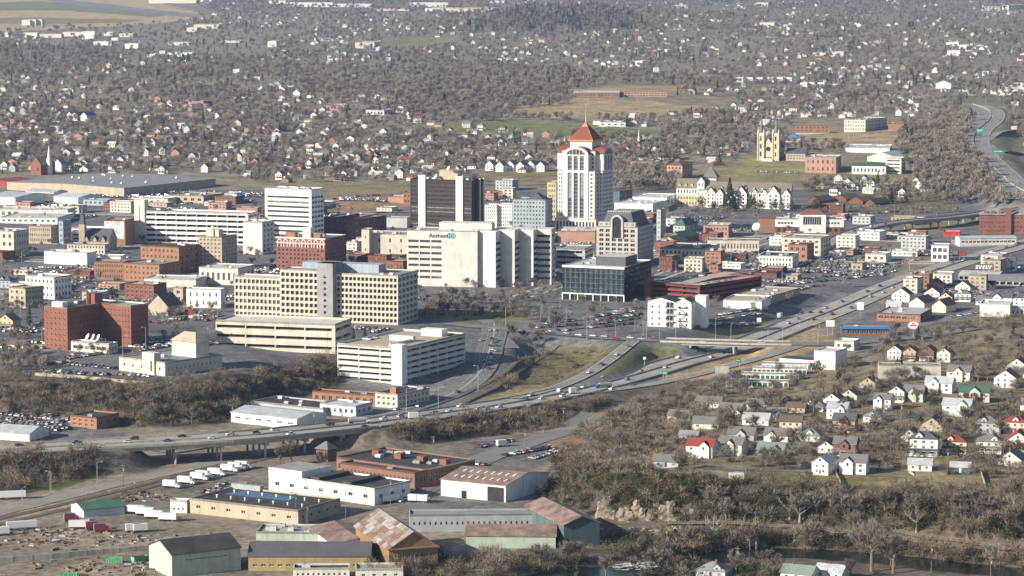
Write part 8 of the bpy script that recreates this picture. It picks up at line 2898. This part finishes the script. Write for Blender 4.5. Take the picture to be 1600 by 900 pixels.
def box_truck(px, py, ang, label, group=None, L=6.5, trailer=False, tank=False, cabcol='white', z=None, box='white', name=None):
 X, Y, zz = at(px, py) if z is None else (*unproj(px, py, z), z)
 root = tag(empty(name or ('trailer' if trailer else 'truck'), (X, Y, zz + 0.12), R(ang)), label, 'trailer' if trailer else 'truck', group)
 b = MB().use(paint(box))
 if tank:
  b.use(M('steel')).tube((-L, 0, 2.0), (0, 0, 2.0), 1.15, 1.15, 12)
 else:
  b.box(-L, 0, -1.25, 1.25, 1.0, 3.7)
  b.use(M('greysiding')).box(-L - 0.04, -L, -1.2, 1.2, 1.1, 3.6)
 b.build('tank' if tank else 'cargo_box', root)
 if not trailer:
  c = MB().use(paint(cabcol))
  extrude_profile(c, [(0.25, .6), (2.4, .6), (2.45, 1.4), (1.5, 1.7), (1.0, 2.6), (0.25, 2.6)], 2.2)
  c.build('cab', root)
  g = MB().use(GL)
  g.box(0.5, 1.0, -1.12, 1.12, 1.7, 2.4)
  g.build('cab_window', root)
 for x in ((-L + 0.9, -L + 2.0) + (() if trailer else (1.5,))):
  for y in (-1.0, 1.0):
   w_ = MB().use(TYRE)
   w_.tube((0, -.15, 0), (0, .15, 0), .48, .48, 10)
   w_.build('wheel', root, (x, y, .48))
 f = MB().use(M('steel'))
 f.box(-L, 0.3, -0.5, 0.5, 0.6, 0.98)
 if trailer:
  f.box(-1.8, -1.6, -0.9, -0.7, -0.1, 0.7)
  f.box(-1.8, -1.6, 0.7, 0.9, -0.1, 0.7)
 f.build('chassis', root)
 return root

for i, (x, y) in enumerate([(267, 763), (290, 757), (310, 751), (318, 748), (337, 744), (357, 738), (368, 735), (379, 733)]):
 box_truck(x + 8, y, -22, 'white box truck, %s from left in the row beside the tan works' % ordinal(i + 1), 'white box trucks in a row')
for i, (x, y) in enumerate([(222, 803), (236, 806), (250, 811), (272, 815), (214, 831), (226, 831)]):
 box_truck(x + 4, y, -10 if i < 4 else 20, 'white freight trailer, %s in the gravel yard beside the rails' % ordinal(i + 1), 'white trailers in the gravel yard', 6.0 if i > 3 else 8.0, True)
box_truck(140, 826, 6, 'long white trailer by rubble at lower left', None, 9, True)
box_truck(57, 826, 20, 'pale blue sided freight trailer at lower left', None, 13, True)
box_truck(14, 836, 20, 'pale freight trailer cut by the left edge', None, 13, True)
box_truck(40, 779, 14, 'flat white trailer at left edge above the road', None, 12, True)
box_truck(668, 786, -14, 'white trailer backed against the long white works', None, 9, True)
box_truck(622, 784, 35, 'white trailer at the end wall of the white works', None, 9, True)
box_truck(450, 815, 20, 'white truck parked beside the tan works', None, 5)
box_truck(936, 607, 207, 'tanker truck with dark cab on the freeway', None, 8, False, True, 'blue', -4.6)
box_truck(900, 616, 27, 'white van truck on the freeway behind the tanker', None, 4, z=-4.2)
box_truck(571, 661, 18, 'silver tanker truck on the viaduct end', None, 9, False, True, 'white', 1.2)
box_truck(653, 655, 18, 'white delivery truck on freeway below the cream corner building', None, 5, z=0.0)
box_truck(1220, 497, 68, 'white and dark truck beyond the overpass', None, 5, cabcol='black', z=-4.8)
box_truck(790, 698, 30, 'white truck at the edge of the works yard', None, 5)
box_truck(1162, 752, 4, 'white box body standing on the grass above the bluff', None, 6.5, True)
for i, (x, y, c) in enumerate([(152, 828, 'orange'), (165, 831, 'orange'), (118, 815, 'orange')]):
 root = box_truck(x, y, 12, 'rusty orange flatbed machine, %s in the rubble yard' % ordinal(i + 1), 'rusty machines in the rubble yard', 5, box='maroon', cabcol='red', name='flatbed_truck')
for i, (x, y) in enumerate([(130, 318), (176, 322), (188, 316), (200, 320), (160, 316), (60, 290), (24, 291), (212, 317)]):
 box_truck(x, y, rnd.uniform(-40, 20), 'red truck, %s near the pale sheds at left' % ordinal(i + 1), 'red trucks by the pale sheds', 7, box='red', cabcol='red')

# ------------------------------------------------------------------ poles, signs, walls
def pole(px, py, h, kind, label, group, ang=0.0):
 X, Y, z = at(px, py)
 root = tag(empty({'lamp': 'street_lamp', 'wood': 'utility_pole', 'mast': 'light_mast'}[kind], (X, Y, z), R(ang)), label, {'lamp': 'street lamp', 'wood': 'utility pole', 'mast': 'light mast'}[kind], group)
 b = MB().use(M('wood' if kind == 'wood' else 'steel'))
 b.tube((0, 0, -0.5), (0, 0, h), 0.17 if kind != 'mast' else 0.3, 0.11, 7)
 b.build('pole', root)
 if kind == 'wood':
  b = MB().use(M('wood'))
  b.box(-1.2, 1.2, -0.08, 0.08, h - 0.9, h - 0.7)
  b.box(-0.8, 0.8, -0.08, 0.08, h - 1.9, h - 1.72)
  b.build('crossarm', root)
  b = MB().use(M('steel'))
  b.tube((0.35, 0, h - 3.2), (0.35, 0, h - 2.2), 0.25, 0.25, 7)
  b.build('transformer', root)
 else:
  b = MB().use(M('steel'))
  b.tube((0, 0, h - 0.1), (1.8, 0, h + 0.25), 0.08, 0.06, 5)
  arm_ = b.build('arm', root)
  b = MB().use(M('offwhite'))
  b.prism([(1.7, -0.17), (2.6, -0.13), (2.6, 0.13), (1.7, 0.17)], h + 0.16, h + 0.36)
  b.build('lamp_head', arm_)
 return root

for i, (x, y, h) in enumerate(sorted([(858, 508, 12), (845, 500, 9), (885, 500, 8), (917, 530, 14), (962, 528, 10), (992, 520, 9), (1005, 525, 9), (1010, 533, 12), (1030, 530, 8), (1056, 533, 8), (1118, 533, 15), (1142, 533, 11), (1200, 535, 9), (875, 492, 12), (898, 476, 10), (938, 480, 11), (790, 508, 12), (747, 610, 14), (685, 640, 12), (635, 648, 14), (1223, 532, 10), (1278, 540, 10), (1250, 512, 8), (35, 790, 8), (80, 770, 10), (152, 755, 10)])):
 pole(x, y, h, 'lamp', 'grey street lamp, %s from left along the near roads' % ordinal(i + 1), 'street lamps along the near roads', rnd.choice((0, 180, 60)))
for i, (x, y, h) in enumerate(sorted([(78, 772, 13), (193, 775, 15), (136, 790, 9), (210, 782, 11), (363, 668, 13), (534, 675, 11), (490, 668, 9), (540, 812, 14), (462, 815, 13), (820, 708, 12), (644, 702, 9), (677, 705, 8), (880, 668, 11), (848, 690, 8), (610, 790, 13), (1480, 745, 13), (1330, 720, 10), (1380, 668, 11), (1408, 660, 10), (1440, 548, 10), (1458, 545, 12), (1482, 512, 10), (1275, 536, 12), (1280, 535, 12), (1368, 612, 9), (1542, 612, 10), (1455, 895, 12), (1548, 903, 9), (1022, 888, 11), (1152, 888, 9), (480, 820, 10), (382, 780, 9), (1380, 845, 7)])):
 pole(x, y, h, 'wood', 'brown utility pole, %s from left of the nearer ones' % ordinal(i + 1), 'wooden utility poles', rnd.uniform(-40, 40))
for i, (x, y, h) in enumerate(sorted([(855, 158, 24), (877, 160, 24), (897, 160, 24), (919, 163, 24), (932, 152, 22), (953, 156, 22), (975, 158, 22), (996, 160, 22)])):
 pole(x, y, h, 'mast', 'tall floodlight mast, %s from left on the golden sports field' % ordinal(i + 1), 'floodlight masts on the golden field')
for i, (x, y, h) in enumerate(sorted([(1212, 236, 14), (1326, 222, 14), (1372, 222, 12), (1412, 222, 14), (1355, 222, 10), (1448, 232, 15), (1504, 235, 12), (1397, 347, 16), (1422, 346, 14), (1445, 347, 16), (1463, 352, 12), (1537, 378, 10), (1217, 420, 14), (1222, 440, 12), (1337, 397, 13), (1417, 402, 14), (1421, 424, 14), (1245, 438, 14), (1142, 420, 16), (1056, 432, 12), (273, 2, 30), (705, 16, 30), (1540, 165, 18), (1569, 168, 14), (1360, 425, 12), (100, 392, 8), (34, 410, 9), (159, 432, 10), (177, 450, 12), (340, 505, 12), (288, 500, 12), (325, 535, 10), (228, 548, 14), (192, 556, 12), (165, 556, 10), (66, 552, 14), (32, 500, 10)])):
 pole(x, y, h, 'lamp', 'thin grey pole lamp, %s from left among the farther streets' % ordinal(i + 1), 'pole lamps of the farther streets', rnd.choice((0, 180)))

def sign(px, py, w, h, up, face, label, cat='sign', ang=0.0, lines=(), posts=2, z=None, name='sign'):
 X, Y, zz = at(px, py) if z is None else (*unproj(px, py, z), z)
 root = tag(empty(name, (X, Y, zz), R(ang)), label, cat)
 b = MB().use(M('steel'))
 for k in range(posts):
  x = 0 if posts == 1 else -w * 0.3 + w * 0.6 * k / (posts - 1)
  p = MB().use(M('steel'))
  p.tube((x, 0.15, -0.5), (x, 0.15, up + h * 0.5), 0.16, 0.16, 6)
  p.build('post', root)
 b = MB().use(face)
 b.box(-w / 2, w / 2, -0.1, 0.1, up, up + h)
 b.use(M('offwhite'))
 b.build('panel', root)
 for x0, x1, z0, z1 in lines:
  l = MB().use(M('white'))
  l.box(-w / 2 + w * x0, -w / 2 + w * x1, -0.13, -0.1, up + h * z0, up + h * z1)
  l.build('marking', root)
 return root

bars = [(0.1 + 0.12 * k, 0.19 + 0.12 * k, 0.55, 0.75) for k in range(7)] + [(0.1 + 0.16 * k, 0.21 + 0.16 * k, 0.2, 0.42) for k in range(5)]
sign(1537, 432, 15, 4.5, 5, M('slate'), 'wide black billboard with pale lettering beside the freeway', 'billboard', -8, bars, 3, name='billboard')
sign(1499, 408, 12, 4.2, 4, M('garagered'), 'red and white billboard right of small white building', 'billboard', -10, [(0.02, 0.4, 0.3, 0.98)], 3, name='billboard')
sign(1128, 594, 8, 4, 4, M('offwhite'), 'grey backed billboard above the ramp brush', 'billboard', 10, (), 2, name='billboard')
sign(1039, 592, 3.4, 2.2, 2.5, M('signgreen'), 'green freeway sign below the bridge', 'road sign', 0, [(0.15, 0.85, 0.6, 0.72), (0.2, 0.7, 0.25, 0.37)], 2, name='road_sign')
sign(1153, 573, 3.4, 2.2, 2.5, M('signgreen'), 'green ramp sign beside golden grass', 'road sign', 0, [(0.15, 0.85, 0.5, 0.62)], 2, name='road_sign')
sign(825, 641, 2.2, 1.8, 1.6, M('yellowsign'), 'left one of two yellow warning signs at freeway edge', 'road sign', 0, [(0.3, 0.7, 0.4, 0.6)], 1, name='road_sign')
sign(862, 633, 2.2, 1.8, 1.6, M('yellowsign'), 'right one of two yellow warning signs at freeway edge', 'road sign', 0, [(0.3, 0.7, 0.4, 0.6)], 1, name='road_sign')
sign(1007, 572, 1.6, 1.6, 4.0, M('white'), 'small round topped white sign on the green embankment', 'road sign', 0, (), 1, name='road_sign')
sign(1344, 498, 4.4, 5.0, 6, M('white'), 'white square sign board on a post beside freeway', 'sign', -15, [], 1)
sign(1297, 525, 5.5, 4.2, 6, M('white'), 'white sign board on tall posts at the ramp end', 'sign', 0, (), 2)
sign(1186, 508, 3, 3, 2, M('white'), 'white square sign beside the grassy slope', 'sign', 0, (), 1)
sign(298, 504, 2.6, 6, 3, M('redtrim'), 'tall red and white store sign right of the stone church', 'sign', 0, [(0.0, 1.0, 0.0, 0.3)], 1)
g = sign(1532, 214, 11, 3.6, 6, M('signgreen'), 'large green overhead sign on the upper freeway', 'road sign', -14, [(0.1, 0.8, 0.6, 0.72), (0.1, 0.6, 0.3, 0.42)], 2, name='road_sign')
g = sign(1560, 248, 13, 3.4, 6, M('signgreen'), 'lower green overhead sign on the upper freeway', 'road sign', -12, [(0.1, 0.8, 0.6, 0.72)], 3, name='road_sign')

X, Y, z = at(1427, 528)
root = tag(empty('shop_sign', (X, Y, z)), 'oval white and red sign on a pole before the brick shop', 'sign')
b = MB().use(M('steel'))
b.tube((0, 0.2, 0), (0, 0.2, 5), 0.2, 0.2, 6)
b.build('post', root)
for rx, rz, y, m_ in ((3.4, 2.5, 0.0, M('white')), (2.8, 1.9, -0.12, M('white'))):
 b = MB().use(m_)
 n = 20
 b.face(*[(rx * math.cos(2 * math.pi * i / n), y - 0.05, 8 + rz * math.sin(2 * math.pi * i / n)) for i in range(n)])
 for i in range(n):
  a0, a1 = 2 * math.pi * i / n, 2 * math.pi * (i + 1) / n
  b.face((rx * math.cos(a0), y - 0.05, 8 + rz * math.sin(a0)), (rx * math.cos(a0), y + 0.15, 8 + rz * math.sin(a0)), (rx * math.cos(a1), y + 0.15, 8 + rz * math.sin(a1)), (rx * math.cos(a1), y - 0.05, 8 + rz * math.sin(a1)))
 b.build('panel', root)
b = MB().use(M('redtrim'))
b.box(-2.0, 2.0, -0.25, -0.18, 7.6, 8.3)
b.box(-0.9, 0.9, -0.25, -0.18, 8.7, 9.4)
b.build('marking', root)

X, Y, z = at(1182, 366)
root = tag(empty('satellite_station', (X, Y, z)), 'large white dish antenna on a mast left of the station', 'dish antenna')
dish(root, 0, 0, 2, 3.8)
b = MB().use(M('steel'))
b.tube((0, 0, 0), (0, 0, 3), 0.5, 0.4, 8)
b.build('mast', root)

def wall_run(pts, h, label, m, t=0.35, posts=0.0, name='wall'):
 w3 = [at(*p) for p in pts]
 root = tag(empty(name, w3[0]), label, name)
 for a, c in zip(w3, w3[1:]):
  L = math.hypot(c[0] - a[0], c[1] - a[1])
  n = max(1, int(L / 6))
  ang = math.atan2(c[1] - a[1], c[0] - a[0])
  for k in range(n):
   x, y = a[0] + (c[0] - a[0]) * k / n, a[1] + (c[1] - a[1]) * k / n
   z = min(float(height(x, y)), a[2] + (c[2] - a[2]) * k / n)
   b = MB().use(m)
   b.box(0, L / n - 0.06, -t / 2, t / 2, -1.5, h)
   b.use(CONC).box(-0.05, 0.25, -t / 2 - 0.06, t / 2 + 0.06, -1.5, h + 0.12)
   b.build('panel', root, (x - w3[0][0], y - w3[0][1], z - w3[0][2]), ang)
wall_run([(55, 587), (120, 591), (185, 597), (240, 602)], 1.7, 'pale concrete wall along the edge of the bluff lot', CONC, name='retaining_wall')
wall_run([(-10, 880), (80, 873), (160, 866), (234, 860)], 2.2, 'long concrete yard wall at lower left', CONC, name='retaining_wall')
wall_run([(1165, 737), (1235, 734)], 1.2, 'brown board fence behind the lower houses', M('wood'), 0.12, name='fence')
wall_run([(1304, 738), (1314, 757)], 1.6, 'grey board fence beside the white two storey house', M('wood'), 0.12, name='fence')
wall_run([(1420, 738), (1428, 744), (1478, 742), (1482, 730)], 1.2, 'pale board fence round the small white house', M('tan'), 0.12, name='fence')
wall_run([(1532, 738), (1540, 762)], 1.6, 'pale fence running down the bluff edge', M('tan'), 0.12, name='fence')
wall_run([(1370, 592), (1478, 590)], 1.5, 'low kerb wall before the concrete garages', CONC, name='retaining_wall')

def skip_bin(px, py, ang, label, col):
 X, Y, z = at(px, py)
 root = tag(empty('skip_container', (X, Y, z), R(ang)), label, 'container', 'green skips in the rubble yard')
 b = MB().use(mat('skip_green', (0.16, 0.42, 0.24), 0.6, 0.2, 0.5, 0.2))
 t = 0.12
 for q in ((-3.4, 3.4, -1.2, -1.2 + t, 0, 2.2), (-3.4, 3.4, 1.2 - t, 1.2, 0, 2.2), (-3.4, -3.4 + t, -1.2 + t, 1.2 - t, 0, 2.2), (3.4 - t, 3.4, -1.2 + t, 1.2 - t, 0, 2.2), (-3.28, 3.28, -1.08, 1.08, 0, 0.2)):
  b.box(*q)
 b.build('shell', root)
 for k in range(7):
  q = MB().use(mat('skip_green', (0.16, 0.42, 0.24)))
  q.box(-3.2 + k * 1.05, -3.05 + k * 1.05, -1.3, -1.2, 0.1, 2.1)
  q.build('rib', root)
skip_bin(179, 879, 6, 'long green skip against the yard wall', 0)
skip_bin(218, 877, 40, 'smaller green skip beside the pale green shed', 0)
skip_bin(108, 903, 6, 'green skip cut by the bottom edge', 0)

# rubble heaps and scrap of the lower left yard: uncountable
b = MB()
heaps = [M('dirt'), M('rust'), M('wood'), M('dirt'), M('wood'), M('brown'), M('steel')]
for k in range(620):
 px, py = rnd.choice([(rnd.gauss(60, 40), rnd.gauss(846, 6)), (rnd.gauss(180, 45), rnd.gauss(842, 8)), (rnd.gauss(140, 70), rnd.gauss(889, 7)), (rnd.gauss(225, 12), rnd.gauss(889, 6)), (rnd.gauss(70, 40), rnd.gauss(832, 4)), (rnd.gauss(225, 20), rnd.gauss(776, 4)), (rnd.gauss(1020, 40), rnd.gauss(829, 4))])
 X, Y, z = at(px, py)
 b.use(rnd.choice(heaps))
 s, a = rnd.uniform(0.25, 1.0), rnd.uniform(0, 3.14)
 l, w_ = s * rnd.uniform(1, 2.6), s * rnd.uniform(0.3, 0.8)
 c, sn = math.cos(a), math.sin(a)
 b.prism([(X + x * c - y * sn, Y + x * sn + y * c) for x, y in ((-l, -w_), (l, -w_ * .7), (l * .8, w_), (-l * .9, w_ * .8))], z - 0.2, z + s * rnd.uniform(0.3, 1.1))
tag(b.build('rubble'), 'scattered scrap, planks and rubble in the yards', 'rubble', kind='stuff')

# pale rock faces on the bluff
def crag(px, py, w, h, label):
 X, Y, z = at(px, py)
 rs = random.Random(int(px * 7))
 b = MB().use(mat('pale_rock', (0.27, 0.22, 0.17), 0.95, 0.45, 0.5, 0.3))
 n, m_ = 11, 7
 ring = []
 for j in range(m_):
  t = j / (m_ - 1)
  rr = (1 - 0.5 * t ** 1.8)
  ring.append([(w * rr * rs.uniform(0.6, 1.45) * math.cos(2 * math.pi * i / n), w * 0.7 * rr * rs.uniform(0.75, 1.2) * math.sin(2 * math.pi * i / n) + t * h * 0.35, -1.5 + (h + 1.5) * t + rs.uniform(-.4, .4)) for i in range(n)])
 for j in range(m_ - 1):
  for i in range(n):
   k = (i + 1) % n
   b.face(ring[j][i], ring[j][k], ring[j + 1][k])
   b.face(ring[j][i], ring[j + 1][k], ring[j + 1][i])
 b.face(*ring[-1])
 tag(b.build('rock_outcrop', None, (X, Y, z)), label, 'rock', 'pale rock outcrops on the bluff')
ROCKS = [(940, 806, 2.6, 6), (948, 804, 3.0, 7.5), (975, 808, 3.2, 3.8), (996, 803, 2.6, 6.0), (1004, 806, 1.6, 3.5), (1036, 808, 2.4, 5), (1048, 808, 2.8, 6.5), (1058, 810, 2.0, 4.5), (1068, 810, 2.6, 4), (1083, 810, 2.0, 4), (1018, 812, 2.6, 2.4), (985, 810, 3.0, 3), (1028, 803, 2.4, 4.5), (960, 808, 2.6, 3), (1250, 800, 2.4, 5), (860, 752, 1.6, 3)]
for i, (x, y, w_, h_) in enumerate(sorted(ROCKS)):
 crag(x, y, w_, h_, 'pale craggy rock outcrop, %s from left on the dark bluff' % ordinal(i + 1))


# ------------------------------------------------------------------ air
hz = MB()
hz.box(-9000, 9000, -400, 17800, -16, 620)
ho = hz.build('haze')
hm = bpy.data.materials.new('haze')
hm.use_nodes = True
hn = hm.node_tree
hn.nodes.remove(hn.nodes['Principled BSDF'])
pv = hn.nodes.new('ShaderNodeVolumePrincipled')
pv.inputs['Color'].default_value = (0.42, 0.60, 1.0, 1)
pv.inputs['Density'].default_value = 3.1e-5
pv.inputs['Anisotropy'].default_value = 0.2
hn.links.new(pv.outputs[0], hn.nodes['Material Output'].inputs['Volume'])
ho.data.materials.append(hm)
tag(ho, 'thin blue winter haze over the valley', 'haze', kind='stuff')
